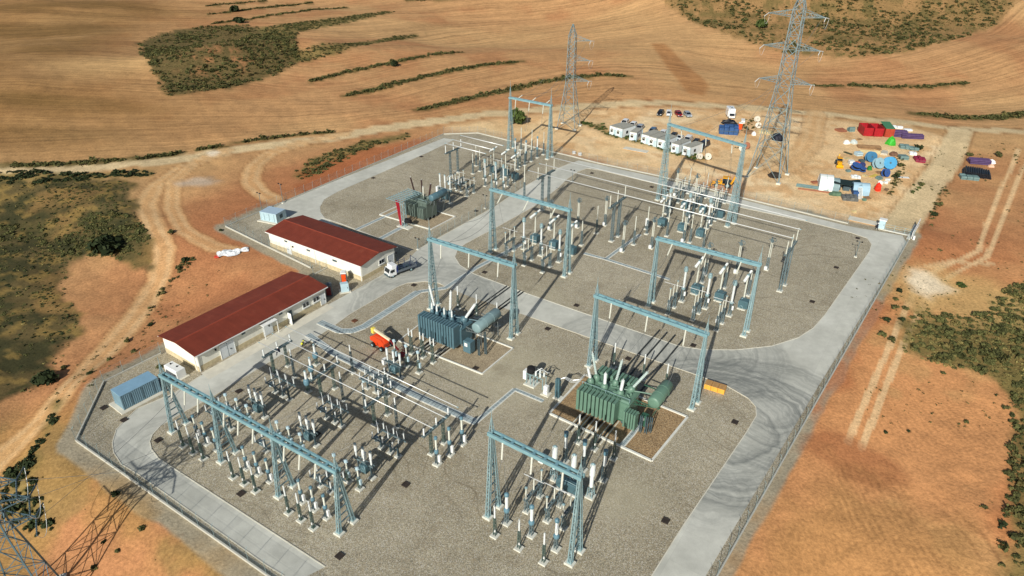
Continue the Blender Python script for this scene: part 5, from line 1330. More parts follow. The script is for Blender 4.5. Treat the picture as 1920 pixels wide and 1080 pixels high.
transformer('dark grey-green power transformer with three black bushings in the upper left yard', ok_, AZ, TK, TBD,
            dict(tank=(6.4, 3.6, 4.6), banks=[(-2.6, .8, -2.5, 1.4, 1.0, 4.2, 6), (1.3, 3.2, -2.4, 1.3, .9, 3.6, 4)],
                 bush=[(-2.4, .8, 3.4, .22, (-.28, .0), BROWN), (-.2, .9, 3.3, .22, (-.02, 0), BROWN), (2.0, .5, 3.2, .24, (.22, 0), BROWN), (.4, .3, 2.0, .12, (.05, 0), CREAM), (1.2, -.4, 2.2, .12, (.05, 0), CREAM)],
                 cons=(4.0, -1.0, 4.2, 5.8, .8), cons_m=TB, tails=[]))
# cable bridge with red riser next to it
g = thing('cable_bridge', 'blue-grey cable bridge with a red riser leaning to the dark grey transformer', 'cable bridge', at(754, 424), AZ)
part(g, 'riser', mat('red_cable', (158, 30, 44), .5, var=.15), lambda b: [b.bar((x, -.05, .2), (x * 1.5 - 1.0, .2, 6.3), .2) for x in (-.35, -.1, .15)])
part(g, 'riser_frame', STEEL, lambda b: (laced(b, (.8, 0, .15), (.7, 0, 6.0), .8, .8, .1, .8, .06)))
part(g, 'bridge_deck', STEEL, lambda b: ([b.bar((x, -1, 6.4), (x + .2, 6.5, 6.2), .12) for x in (-3.2, -2.2, -1.2, -.2, .8)], [b.bar((-3.4, y, 6.45), (1.0, y, 6.35), .09) for y in np.arange(-.9, 6.4, .8)]))
part(g, 'black_cable_coil', BLACK, lambda b: [b.ring((1.8, .2, 1.5 + .14 * k), .8 - .05 * k, .16, (.1, .2, 1), 16, 6) for k in range(5)])
part(g, 'footing', FOOT, lambda b: b.cbox((.9, 0, 0), (3.6, 1.8, .18)))

# rails in the ground
RAIL = mat('rail_steel', (66, 70, 70), .5, .3)
def rail(label, org, x, y0, y1):
    g = thing('transformer_rail', label, 'rail', org, AZ, 'transformer rails'); part(g, 'rail_bed', CONC_PLAIN, lambda b: (b.box(x - .5, x - .32, y0, y0 + 6, .0, .10), b.box(x + .32, x + .5, y0, y0 + 6, .0, .10))); part(g, 'rail_bar', RAIL, lambda b: (b.box(x - .07, x + .07, y0, y1, .03, .16), b.box(x - .16, x + .16, y0, y1, .0, .05)))
for i, x in enumerate((-2.6, -1.2, .3, 2.0)): rail(['leftmost', 'second', 'third', 'rightmost'][i] + ' steel rail running under the green transformer and across the road', og, x, -7.2, 25)
for i, x in enumerate((-1.9, -1.2, 1.3, 2.0)): rail(['leftmost', 'second', 'third', 'rightmost'][i] + ' steel rail running under the blue-grey transformer towards the road', ob, x, -6.3, 20.5)

# small neutral-point equipment beside the green transformer
g = thing('earthing_switchgear', 'small cluster of white insulators and boxes on slabs left of the green pit', 'switchgear', at(1003, 722), AZ)
part(g, 'concrete_pad', FOOT, lambda b: (b.cbox((-.6, 0, 0), (2.0, 1.9, .2))))
part(g, 'frame', STEEL, lambda b: ([b.bar((x, y, .2), (x, y, 2.1), .1) for x in (-1.3, -.5, .1) for y in (-.5, .5)], [b.bar((-1.3, y, 2.1), (1.8, y, 2.1), .1) for y in (-.5, .5)], [b.bar((x, y, .1), (x, y, 2.1), .1) for x in (1.7,) for y in (-.5, .5)]))
part(g, 'reactor_drum', BLACK, lambda b: b.lathe([(.2, 2.15), (.62, 2.2), (.66, 2.7), (.62, 3.1), (.2, 3.2)], 14, (-.8, 0, 0)))
part(g, 'white_cabinet', WHITE, lambda b: b.cbox((-1.75, .1, .6), (.6, .9, 1.6)))
for i, (x, y) in enumerate(((.3, -.3), (.7, .3), (1.1, -.3), (1.5, .2))): part(g, 'insulator', PORC, lambda b: b.insul((x, y, 2.15), (x, y, 2.95), .16, 8, 5))
part(g, 'busbar', ALU, lambda b: (b.path([(.3, -.3, 2.95), (.9, .4, 3.4), (2.2, .2, 3.1)], .04), b.bar((.2, .4, 3.0), (2.3, .5, 3.0), .06)))
cabinet('small white box on a post, on its own slab left of the green transformer pit', (1024, 739), (.7, .6, 1.5), AZ, WHITE, None, 'control_box', 'cabinet', True)
g = thing('cable_pillar', 'dark teal cable pillar at the left corner of the green transformer pit', 'cable pillar', at(1046, 746), AZ)
part(g, 'footing', FOOT, lambda b: b.cbox((0, 0, 0), (1.3, 1.1, .2)))
part(g, 'column', CABIN, lambda b: (b.cbox((-.3, 0, .2), (.28, .5, 3.4)), b.cbox((.1, 0, .2), (.36, .5, 3.5)), [b.box(-.5, .35, -.3, .3, z, z + .08) for z in (1.0, 2.0, 3.0)]))
part(g, 'cable', ALU, lambda b: [b.path([(.1, 0, 3.6), (.8, .3 + .2 * k, 3.9), (1.8, .6 + .3 * k, 3.4), (2.6, .8 + .4 * k, 3.6)], .035) for k in range(3)])

# ------------------------------------------------------------------ cable trenches, covers
TREN = None
def trench_mat():
    t = NT('trench_slabs'); o = t.n('ShaderNodeTexCoord').outputs['Object']
    br = t.n('ShaderNodeTexBrick'); mp = t.n('ShaderNodeMapping'); t.put(mp.inputs['Vector'], o); t.put(br.inputs['Vector'], mp.outputs[0]); br.offset = 0
    br.inputs['Scale'].default_value = 1; br.inputs['Brick Width'].default_value = .6; br.inputs['Row Height'].default_value = 3.0; br.inputs['Mortar Size'].default_value = .03
    br.inputs['Color1'].default_value = lin(150, 164, 166); br.inputs['Color2'].default_value = lin(172, 184, 184); br.inputs['Mortar'].default_value = lin(84, 92, 92)
    n = t.noise(o, 1.5, 4); t.color(t.scale(br.outputs['Color'], t.rng(n, .3, .7, .85, 1.1))); t.b.inputs['Roughness'].default_value = .9
    return t.m
TREN = trench_mat()
def trench(label, px, w_=1.0, h=.10, z=0.0):
    P = [at(*p) for p in px]; g = thing('cable_trench', label, 'cable trench', P[0])
    s = MB()
    for i, (a, b) in enumerate(zip(P, P[1:])):
        d = b - a; mb = MB(); L = d.length
        mb.box(-.1 if i == 0 else -w_ * .18, L + w_ * .18, -w_ / 2, w_ / 2, z, z + h + .003 * i)
        o = mb.build('cover_slabs', TREN, g); o.location = a - P[0]; o.rotation_euler = (0, 0, math.atan2(d.y, d.x))
        e = MB()
        for y in (-w_ / 2 - .09, w_ / 2 + .09): e.box(0, L, y - .08, y + .08, z, z + h * .8 - .002 * i)
        o = e.build('side_wall', CURB, g); o.location = a - P[0]; o.rotation_euler = (0, 0, math.atan2(d.y, d.x))
    return g
trench('blue-grey slab-covered trench bending around the gravel tip by the building road', [(600, 604), (637, 621), (660, 621), (682, 613), (783, 548)], 1.3)
trench('pale slab-covered trench crossing the road behind the blue-grey transformer', [(785, 547), (835, 540), (893, 502), (978, 458)], .8, .05)
trench('long slab-covered trench running beside the near white bus tubes', [(578, 628), (625, 662), (772, 738), (842, 770), (892, 792)], 1.1)
trench('narrow trench from the bus tubes towards the green transformer pit', [(892, 792), (965, 730), (1018, 752)], .5, .06)
trench('narrow pale trench crossing the gravel of the large island', [(1095, 475), (1136, 486), (1255, 524)], .6, .06)
trench('short narrow trench branching up the large island', [(1136, 486), (1163, 466), (1200, 440)], .6, .06)
trench('narrow trench from the shorter building to the dark grey transformer', [(668, 431), (748, 394)], .7, .08)
trench('white concrete strip from the shorter building to the red riser', [(713, 448), (752, 427)], .9, .08)
trench('dark channel along the near rim inside the green transformer pit', [(1165, 838), (1185, 815), (1200, 795)], .5, .12, .05)
COVER = mat('drain_grate', (58, 50, 44), .8, var=.2, scale=4)
RUSTY = mat('rusty_grate', (104, 66, 44), .85, var=.2, scale=4)
k_ = 0
for (px, py, txt) in ((761, 909, 'in open gravel left of the front gantry'), (637, 1043, 'at the bottom edge of the photo'), (452, 926, 'in front of the four-legged gantry'), (448, 734, 'beside the road left of the breakers'),
    (297, 826, 'inside the concrete bend'), (594, 814, 'between two rows of breakers'), (1248, 977, 'near the bottom of the right-hand road'), (1378, 792, 'by the curved kerb below the yellow crates'),
    (892, 691, 'right of the narrow bus trench'), (1027, 617, 'between the middle and green gantries'), (1081, 573, 'just beyond the central road'), (1178, 673, 'on the road edge behind the green transformer'),
    (909, 511, 'on the island corner beside the diagonal road'), (1523, 566, 'right of the portal on the large island'), (1568, 502, 'near the right edge of the large island'), (1608, 447, 'at the far right tip of the large island'),
    (1300, 648, 'at the near edge of the large island'), (776, 535, 'on the gravel tip by the road bend'), (700, 334, 'in the open upper left gravel'), (790, 294, 'at the end of the narrow concrete strip'),
    (893, 396, 'beside the wire fence in the upper left'), (195, 765, 'beside the long container'), (233, 788, 'between the container and the concrete bend'), (1222, 351, 'below the far fence'), (1110, 325, 'at the far left tip of the island'), (665, 602, 'beside the bent trench')):
    g = thing('drain_grate', ('rusty' if 'trench' in txt else 'dark') + ' square drain grate ' + txt, 'drain grate', at(px, py), AZ, 'square drain grates')
    s = .33
    part(g, 'grate', RUSTY if 'bent' in txt else COVER, lambda b: [b.box(-s + i * .132, -s + i * .132 + .11, -s, s, .06, .13) for i in range(5)])
    part(g, 'frame', RUSTY if 'bent' in txt else COVER, lambda b: (b.box(-s - .06, s + .06, -s - .1, -s, .0, .14), b.box(-s - .06, s + .06, s, s + .1, 0, .14), b.box(-s - .12, -s - .02, -s - .1, s + .1, 0, .145), b.box(s, s + .1, -s - .1, s + .1, 0, .145)))

# floodlight posts
def lamp_post(label, px, h, heads=2):
    g = thing('floodlight_post', label, 'floodlight', at(*px), AZ, 'floodlight posts')
    foot(g, 0, 0, .6); part(g, 'post', STEEL_D, lambda b: (b.tube((0, 0, .1), (0, 0, h), .07, .05), b.bar((-.5, 0, h), (.5, 0, h), .06)))
    for x in (-.5, .5): part(g, 'lamp_head', BLACK, lambda b: b.cbox((x, -.08, h), (.3, .22, .22)))
lamp_post('short floodlight post in the gravel near the far right corner', (1604, 482), 3.6)
lamp_post('short floodlight post beside the wire fence in the upper left yard', (910, 391), 3.4)
lamp_post('floodlight post at the end of the shorter building by the truck', (784, 468), 2.6)
lamp_post('floodlight post on the diagonal road edge near the long bus tubes', (1073, 341), 3.2)
lamp_post('tall floodlight mast on the fence behind the pale blue shed', (492, 399), 5.0)
lamp_post('tall floodlight mast on the fence at the upper left corner', (531, 381), 5.0)
# ------------------------------------------------------------------ vehicles
RUB = BLACK
def wheel(g, x, y, r, w_=.22, name='wheel'):
    o = part(g, name, RUB, lambda b: b.lathe([(r * .75, -w_ / 2), (r, -w_ * .35), (r, w_ * .35), (r * .75, w_ / 2)], 14, (x, y, r), (0, 1, 0)))
    q = MB(); q.lathe([(r * .2, -w_ * .56), (r * .55, -w_ * .52), (r * .55, w_ * .52), (r * .2, w_ * .56)], 10, (x, y, r), (0, 1, 0)); q.build('rim', STEEL, o)
def carpaint(name, rgb): return mat(name, rgb, .3, .1, var=.03, spec=.6)
def car(label, pos, rz, paint, kind='hatch'):
    g = thing('parked_car', label, 'car', pos, rz, 'cars parked by the site cabins')
    L, Wd = (4.3, 1.75) if kind != 'van' else (4.8, 1.9); hb = .95 if kind != 'van' else 1.05; hr = 1.48 if kind != 'van' else 1.9
    prof = [(-L / 2, .32), (L / 2 - .05, .3), (L / 2, .62), (L / 2 - .12, .78), (L / 2 - 1.0, hb), (-L / 2 + .1, hb), (-L / 2, .8)]
    part(g, 'body', paint, lambda b: b.extr([(p[0], p[1]) for p in prof], -Wd / 2, Wd / 2))
    xb, xr = (-L / 2 + .15, L / 2 - 1.1) if kind != 'pickup' else (-L / 2 + 1.7, L / 2 - 1.1)
    def cab(b):
        i = .16; z0, z1 = hb, hr
        vs = [(xb, -Wd / 2 + .03, z0), (xr, -Wd / 2 + .03, z0), (xr, Wd / 2 - .03, z0), (xb, Wd / 2 - .03, z0), (xb + .3, -Wd / 2 + i, z1), (xr - .75, -Wd / 2 + i, z1), (xr - .75, Wd / 2 - i, z1), (xb + .3, Wd / 2 - i, z1)]
        b.add(vs, [(0, 3, 2, 1), (4, 5, 6, 7), (0, 1, 5, 4), (1, 2, 6, 5), (2, 3, 7, 6), (3, 0, 4, 7)])
    part(g, 'window', GLASS, cab)
    part(g, 'roof', paint, lambda b: (b.cbox(((xb + xr) / 2 - .22, 0, hr - .02), (xr - xb - 1.0, Wd - .30, .07)), [b.bar((xr, s * (Wd / 2 - .04), hb), (xr - .75, s * (Wd / 2 - .16), hr), .07) for s in (-1, 1)], [b.bar((xb, s * (Wd / 2 - .04), hb), (xb + .3, s * (Wd / 2 - .16), hr), .1) for s in (-1, 1)], [b.bar(((xb + xr) / 2 - .2, s * (Wd / 2 - .03), hb), ((xb + xr) / 2 - .2, s * (Wd / 2 - .15), hr), .08) for s in (-1, 1)]))
    if kind == 'pickup': part(g, 'load_bed', DARK, lambda b: b.box(-L / 2 + .12, -L / 2 + 1.6, -Wd / 2 + .12, Wd / 2 - .12, hb - .3, hb + .01))
    for x in (-L / 2 + .8, L / 2 - .85):
        for s in (-1, 1): wheel(g, x, s * (Wd / 2 - .08), .32)
    for s in (-1, 1):
        part(g, 'headlight', WHITE, lambda b: b.cbox((L / 2 - .06, s * .62, .58), (.12, .34, .16)))
        part(g, 'tail_light', mat('tail_light_red', (150, 20, 20), .3), lambda b: b.cbox((-L / 2 + .02, s * .72, .66), (.1, .2, .2)))
        part(g, 'mirror', paint, lambda b: b.cbox((xr - .25, s * (Wd / 2 + .08), hb), (.14, .2, .14)))
    part(g, 'bumper', DARK, lambda b: b.cbox((L / 2, 0, .3), (.14, Wd - .2, .18)))
    return g
cb, cw, cr, cs, cn = carpaint('black_paint', (26, 26, 30)), carpaint('white_paint', (230, 232, 232)), carpaint('red_paint', (140, 20, 32)), carpaint('silver_paint', (160, 168, 176)), carpaint('navy_paint', (34, 42, 66))
for (px, py, m_, txt, rz_, kd) in ((1238, 215, cb, 'black car at the left end of the open row of four', 66, 'hatch'), (1254, 216, cw, 'white car second in the open row of four', 80, 'hatch'), (1272, 217, cr, 'dark red car third in the open row of four', 95, 'hatch'), (1289, 218, cs, 'silver car at the right end of the open row of four', 98, 'hatch'),
    (1171, 233, cw, 'leftmost white car nosed behind the first double cabin', 62, 'hatch'), (1186, 238, cw, 'white car behind the right part of the first double cabin', 62, 'hatch'), (1199, 243, cs, 'silver-grey car behind the single small cabin', 62, 'hatch'), (1223, 249, carpaint('steel_blue_paint', (80, 110, 140)), 'steel blue car behind the wide double cabin', 62, 'hatch'),
    (1242, 254, cw, 'white car between the wide double cabin and its right neighbour', 62, 'hatch'), (1262, 259, cb, 'black car half hidden by the tall gantry column', 62, 'hatch'), (1274, 262, cw, 'white pickup with an open bed behind the cabins', 62, 'pickup'), (1289, 267, cw, 'white van behind the last but one cabin', 62, 'van'), (1304, 271, cb, 'black car behind the last cabin', 62, 'hatch'), (1319, 276, cn, 'navy blue car at the right end of the cabins', 50, 'van')):
    car(txt, gt(px, py), R(rz_ - 180 if py > 225 else rz_ - 180), m_, kd)

# stake truck
g = thing('stake_truck', 'white-cabbed blue stake truck parked at the end of the shorter building', 'truck', at(752, 511), math.atan2(*(at(736, 517) - at(772, 504)).yx))
BLUEP = carpaint('truck_blue', (34, 52, 120))
part(g, 'cab', cw, lambda b: (b.extr([(1.6, .55), (3.2, .5), (3.28, 1.2), (2.9, 2.05), (1.6, 2.1)], -.98, .98), b.cbox((1.9, 0, 2.1), (1.2, 1.9, .55))))
part(g, 'windscreen', GLASS, lambda b: (b.add([(3.30, -.85, 1.24), (3.30, .85, 1.24), (2.98, .82, 1.98), (2.98, -.82, 1.98)], [(0, 1, 2, 3)]), b.box(2.0, 2.85, -1.0, -.985, 1.25, 1.85), b.box(2.0, 2.85, .985, 1.0, 1.25, 1.85)))
part(g, 'bumper', DARK, lambda b: b.cbox((3.25, 0, .35), (.25, 2.0, .35)))
for s in (-1, 1): part(g, 'headlight', WHITE, lambda b: b.cbox((3.3, s * .7, .72), (.1, .35, .2)))
part(g, 'chassis', DARK, lambda b: (b.box(-3.1, 1.7, -.45, .45, .6, .85)))
part(g, 'headboard', BLUEP, lambda b: (b.box(1.4, 1.5, -1.1, 1.1, 1.0, 2.5)))
part(g, 'load_bed', mat('grey_truck_bed', (92, 100, 108), .6, var=.15), lambda b: (b.box(-3.2, 1.5, -1.1, 1.1, .86, 1.0), b.box(-3.2, 1.4, -1.1, -1.04, 1.0, 1.35), b.box(-3.2, 1.4, 1.04, 1.1, 1.0, 1.35), b.box(-3.2, -3.12, -1.04, 1.04, 1.0, 1.35)))
part(g, 'stake_rail', mat('dark_blue_stakes', (52, 62, 88), .6), lambda b: ([b.bar((x, s * 1.07, 1.35), (x, s * 1.07, 2.6), .1) for x in (1.2, -.2, -1.6, -3.1) for s in (-1, 1)], [b.bar((1.2, s * 1.07, z), (-1.6, s * 1.07, z), .07) for z in (1.8, 2.2) for s in (-1, 1)], b.bar((-3.1, -1.07, 2.5), (-3.1, 1.07, 2.5), .07)))
part(g, 'cargo', DARK, lambda b: (b.cbox((.4, 0, 1.0), (1.2, 1.5, .6)), b.cbox((-1.2, .2, 1.0), (1.4, 1.0, .45))))
for x, yy in ((2.45, .82), (-1.9, .78)):
    for s in (-1, 1): wheel(g, x, s * yy, .42, .3)
for s in (-1, 1): part(g, 'mirror', DARK, lambda b: b.cbox((3.0, s * 1.15, 1.4), (.1, .22, .45)))

# orange boom lift
ORP = carpaint('lift_orange', (226, 72, 26))
a_, b_ = at(702, 646), at(742, 668); rzl = math.atan2((b_ - a_).y, (b_ - a_).x)
g = thing('boom_lift', 'orange boom lift with a white boom beside the blue-grey transformer', 'boom lift', at(716, 650), rzl); g.scale = (1.0, 1.0, 1.0)
part(g, 'chassis', ORP, lambda b: (b.cbox((0, 0, .45), (2.6, 1.5, .55))))
for x in (-1.1, 1.1):
    for s in (-1, 1): wheel(g, x, s * 1.0, .46, .38)
part(g, 'turret', ORP, lambda b: (b.extr([(-1.9, 1.05), (1.5, 1.05), (1.6, 1.5), (.9, 2.0), (-1.2, 2.1), (-1.9, 1.7)], -.85, .35)))
part(g, 'engine_cover', DARK, lambda b: b.cbox((.3, .62, 1.05), (2.2, .45, .8)))
part(g, 'boom', mat('boom_cream', (226, 214, 180), .5, var=.05), lambda b: (b.bar((-1.9, .1, 2.75), (2.2, .1, 2.25), .32, .38)))
part(g, 'boom_pivot', mat('boom_yellow', (226, 206, 90), .5), lambda b: (b.cbox((-1.95, .1, 2.0), (.6, .6, 1.0))))
part(g, 'fly_boom', DRED, lambda b: (b.bar((2.2, .1, 2.25), (4.2, .1, 1.1), .22, .26)))
part(g, 'basket', DRED, lambda b: ([b.bar((x, y, .35), (x, y, 1.45), .06) for x in (4.2, 5.3) for y in (-.8, .9)], [b.bar((4.2, y, z), (5.3, y, z), .05) for y in (-.8, .9) for z in (.4, .9, 1.45)], [b.bar((x, -.8, z), (x, .9, z), .05) for x in (4.2, 5.3) for z in (.4, .9, 1.45)], b.box(4.2, 5.3, -.8, .9, .32, .38)))

# yellow machines
YEL = carpaint('machine_yellow', (232, 166, 22))
def backhoe(label, pos, rz):
    g = thing('backhoe_loader', label, 'backhoe loader', pos, rz)
    part(g, 'chassis', YEL, lambda b: (b.cbox((.9, 0, .75), (2.6, 1.1, .95)), b.cbox((-.8, 0, .6), (1.6, 1.3, .5))))
    part(g, 'cab_glass', GLASS, lambda b: b.extr([(-1.3, 1.1), (.5, 1.1), (.35, 2.55), (-1.2, 2.55)], -.78, .78))
    part(g, 'cab_frame', DARK, lambda b: [b.bar((x, s * .8, 1.05), (x * .92, s * .78, 2.6), .1) for x in (-1.3, -.4, .5) for s in (-1, 1)])
    part(g, 'cab_roof', YEL, lambda b: b.cbox((-.42, 0, 2.55), (1.95, 1.8, .18)))
    for x, r in ((2.0, .5), (-.9, .78)):
        for s in (-1, 1): wheel(g, x, s * 1.0, r, .42)
    part(g, 'loader_arm', YEL, lambda b: [b.bar((.8, s * .72, 1.7), (3.1, s * .6, .7), .16, .26) for s in (-1, 1)])
    part(g, 'loader_bucket', YEL, lambda b: b.extr([(3.0, .25), (3.9, .2), (3.75, .32), (3.2, .45), (3.1, 1.05), (2.95, 1.0)], -1.15, 1.15))
    part(g, 'backhoe_boom', YEL, lambda b: (b.bar((-1.7, 0, .9), (-2.5, 0, 3.1), .3, .38), b.bar((-2.5, 0, 3.1), (-3.5, 0, 1.2), .24, .32)))
    part(g, 'backhoe_bucket', DARK, lambda b: b.extr([(-3.8, .6), (-3.1, .5), (-3.0, 1.1), (-3.5, 1.35)], -.35, .35))
    part(g, 'stabiliser', DARK, lambda b: [b.bar((-1.6, s * .5, .9), (-1.9, s * 1.2, .1), .14) for s in (-1, 1)])
    return g
backhoe('yellow backhoe loader beside the right column of the tallest gantry', gt(1357, 350), AZ + R(195))
backhoe('small yellow and black loader standing alone left of the cable drums', gt(1572, 310), R(-105)).scale = (.8, .8, .85)

# yellow crates
CRATE = mat('yellow_timber', (228, 168, 66), .7, var=.12, scale=1.5)
CRTOP = mat('timber_top', (178, 138, 88), .8, var=.15, scale=1.5)
p0, p1 = at(1319, 729), at(1357, 741)
d = p1 - p0; n = Vector((-d.y, d.x, 0)).normalized(); rzc = math.atan2(d.y, d.x)
for i, o in enumerate(('left-hand', 'middle', 'right-hand')):
    c = p0 + d * (i + .5) / 3 + n * .75
    g = thing('timber_crate', o + ' yellow timber crate of the row by the road bend', 'crate', c, rzc, 'yellow crates by the road')
    lx = d.length / 3 - .06
    part(g, 'side_boards', CRATE, lambda b: ([b.box(-lx / 2, lx / 2, -.72, -.68, z, z + .26) for z in (.08, .36, .64)], [b.box(-lx / 2, lx / 2, .68, .72, z, z + .26) for z in (.08, .36, .64)], b.box(-lx / 2, -lx / 2 + .04, -.68, .68, .08, .9), b.box(lx / 2 - .04, lx / 2, -.68, .68, .08, .9)))
    part(g, 'lid', CRTOP, lambda b: [b.box(-lx / 2, lx / 2, y, y + .27, .9, .94) for y in np.arange(-.72, .6, .29)])
    part(g, 'batten', CRATE, lambda b: [b.box(x - .04, x + .04, -.76, -.72, .05, .95) for x in (-lx * .42, lx * .42)])
    part(g, 'skid', CRTOP, lambda b: [b.box(-lx / 2, lx / 2, y - .05, y + .05, 0, .08) for y in (-.6, 0, .6)])

# ------------------------------------------------------------------ site cabins and works yard
CABR = mat('cabin_roof', (150, 150, 140), .6, var=.1); CABW = mat('cabin_white', (222, 228, 228), .5, var=.04)
def cabin(label, pl, pr, depth=6.2, h=2.85, win=True):
    a, b = gt(*pl), gt(*pr); d = b - a; d.z = 0; L = d.length; n = Vector((-d.y, d.x, 0)).normalized(); c = a + d / 2 + n * depth / 2
    g = thing('site_cabin', label, 'site cabin', (c.x, c.y, float(ground_z(np.array([c.x]), np.array([c.y]))[0]) - .05), math.atan2(d.y, d.x), 'white site cabins')
    part(g, 'wall', CABW, lambda m: m.box(-L / 2, L / 2, -depth / 2, depth / 2, .15, h))
    part(g, 'roof', CABR, lambda m: (m.box(-L / 2 - .06, L / 2 + .06, -depth / 2 - .06, depth / 2 + .06, h + .003, h + .14), [m.box(-L / 2 + .1, L / 2 - .1, y - .03, y + .03, h + .14, h + .18) for y in np.linspace(-depth / 2 + .4, depth / 2 - .4, 7)]))
    part(g, 'frame', LB, lambda m: [m.box(x - .08, x + .08, y - .08, y + .08, 0, h + .01) for x in (-L / 2, L / 2) for y in (-depth / 2, depth / 2)])
    part(g, 'door', LB, lambda m: m.box(L * .1, L * .1 + .85, -depth / 2 - .05, -depth / 2, .2, 2.15))
    if win:
        o = part(g, 'window', GREYP, lambda m: m.box(-L * .38, -L * .38 + .9, -depth / 2 - .04, -depth / 2, 1.05, 1.95))
        q = MB(); q.box(-L * .38 + .07, -L * .38 + .83, -depth / 2 - .06, -depth / 2 - .04, 1.12, 1.88); q.build('pane', GLASS, o)
        o = part(g, 'window', GREYP, lambda m: m.box(L / 2, L / 2 + .04, -depth * .2, -depth * .2 + 1.0, 1.05, 1.95))
        q = MB(); q.box(L / 2 + .04, L / 2 + .06, -depth * .2 + .07, -depth * .2 + .93, 1.12, 1.88); q.build('pane', GLASS, o)
    part(g, 'air_unit', CABR, lambda m: m.cbox((-L * .1, -depth / 2 - .2, 1.7), (.6, .35, .5)))
    return g
cabin('leftmost white site cabin, left half of a joined pair', (1143, 252), (1154.6, 255.2))
cabin('second white site cabin, right half of the leftmost joined pair', (1154.8, 255.3), (1166, 258.4))
cabin('small single white site cabin standing third from the left', (1180, 263), (1192.5, 266), 5.0, 2.7)
cabin('fourth white site cabin, left half of the wide grey-roofed pair', (1202, 268), (1215.6, 271.8))
cabin('fifth white site cabin, right half of the wide grey-roofed pair', (1216, 272), (1229.6, 275.8))
cabin('sixth white site cabin partly behind the tall gantry column', (1232, 277), (1247, 281.4))
cabin('seventh white site cabin, second from the right end', (1258, 285), (1271.5, 288.8))
cabin('rightmost white site cabin with its long side in view', (1279, 290.5), (1292.5, 294.4))
def low_slab(name, label, cat, px, dims, rz, m, z=0):
    p = gt(*px); g = thing(name, label, cat, (p.x, p.y, p.z - .05), rz); part(g, 'slab', m, lambda b: b.cbox((0, 0, 0), dims)); part(g, 'edge_board', CRTOP, lambda b: b.box(-dims[0] / 2, dims[0] / 2, -dims[1] / 2 - .06, -dims[1] / 2 - .01, 0, dims[2] * .8)); return g
low_slab('concrete_slab', 'pale concrete slab lying on the sand between the fence and the cabins', 'slab', (1192, 282), (7.6, 2.4, .3), AZ + R(3), CONC_PLAIN)

def skip_bin(label, px, m, lid=None, fill=None):
    p = gt(*px); g = thing('waste_skip', label, 'skip', (p.x, p.y, p.z), R(-6), 'open waste skips')
    lx, ly, h = 2.85, 5.8, 2.8
    part(g, 'body', m, lambda b: (b.box(-lx / 2, lx / 2, -ly / 2, -ly / 2 + .1, .2, h), b.box(-lx / 2, lx / 2, ly / 2 - .1, ly / 2, .2, h), b.box(-lx / 2, -lx / 2 + .1, -ly / 2 + .1, ly / 2 - .1, .2, h), b.box(lx / 2 - .1, lx / 2, -ly / 2 + .1, ly / 2 - .1, .2, h), b.box(-lx / 2 + .1, lx / 2 - .1, -ly / 2 + .1, ly / 2 - .1, .2, .3)))
    part(g, 'rib', m, lambda b: [b.box(x - .06, x + .06, -ly / 2 - .09, -ly / 2 - .003, .25, h - .1) for x in (-1.2, 0, 1.2)])
    part(g, 'rail', DARK, lambda b: (b.box(-1.0, -.8, -ly / 2, ly / 2, 0, .2), b.box(.8, 1.0, -ly / 2, ly / 2, 0, .2)))
    if lid: part(g, 'lid', lid, lambda b: (b.add([(-lx / 2, -ly / 2, h + .02), (lx / 2, -ly / 2, h + .02), (lx / 2, ly / 2, h + .7), (-lx / 2, ly / 2, h + .7), (-lx / 2, -ly / 2, h + .1), (lx / 2, -ly / 2, h + .1), (lx / 2, ly / 2, h + .78), (-lx / 2, ly / 2, h + .78)], [(0, 3, 2, 1), (4, 5, 6, 7), (0, 1, 5, 4), (1, 2, 6, 5), (2, 3, 7, 6), (3, 0, 4, 7)])))
    if fill: part(g, 'contents', fill, lambda b: [b.cbox((random.uniform(-1, 1), random.uniform(-2, 2), .3), (random.uniform(.5, 1.1), random.uniform(.5, 1.2), random.uniform(.6, 1.6))) for _ in range(14)])
    return g
RED = mat('skip_red', (158, 24, 34), .5, var=.14); OR2 = mat('skip_orange_red', (160, 62, 40), .55, var=.14); LIDG = carpaint('lid_green', (70, 128, 84))
skip_bin('leftmost red skip with an almost empty brown inside', (1621, 251), RED, None, mat('brown_rubbish', (110, 60, 44), .9, var=.3))
skip_bin('middle red skip filled with white and grey rubbish', (1640, 252), RED, None, mat('pale_rubbish', (190, 190, 190), .9, var=.3))
skip_bin('right-hand orange skip closed with a green lid', (1660, 253), OR2, LIDG)

def reel(label, px, r, w_, mface, ax=(0, -1, .25), mcore=None):
    p = gt(*px); ax = Vector(ax).normalized(); g = thing('cable_drum', label, 'cable drum', (p.x, p.y, p.z), 0, 'cable drums')
    h = r * max(.2, math.sqrt(max(0, 1 - ax.z ** 2))) + (w_ if abs(ax.z) > .8 else 0); c = Vector((0, 0, h))
    for s in (-1, 1):
        o = c + ax * (s * w_ / 2)
        part(g, 'flange', mface, lambda b: b.lathe([(r * .12, -.05), (r * .96, -.05), (r, -.02), (r, .03), (r * .96, .05), (r * .12, .05)], 22, o, ax))
        part(g, 'hub_plate', DARK, lambda b: b.lathe([(.03, s * .06), (r * .16, s * .06), (r * .16, s * .075)], 10, o, ax))
    part(g, 'winding', mcore or BLACK, lambda b: b.lathe([(r * .62, -w_ / 2 + .05), (r * .66, 0), (r * .62, w_ / 2 - .05)], 18, c, ax))
    return g
BL1 = mat('drum_blue', (56, 112, 148), .55, var=.12); BL2 = mat('drum_bright_blue', (60, 142, 186), .5, var=.1); BL3 = mat('drum_pale_blue', (134, 166, 176), .6, var=.12); BL4 = mat('drum_deep_blue', (52, 86, 146), .55, var=.12)
reel('blue cable drum in front of the timber piles', (1631, 303), 1.5, 1.2, BL1)
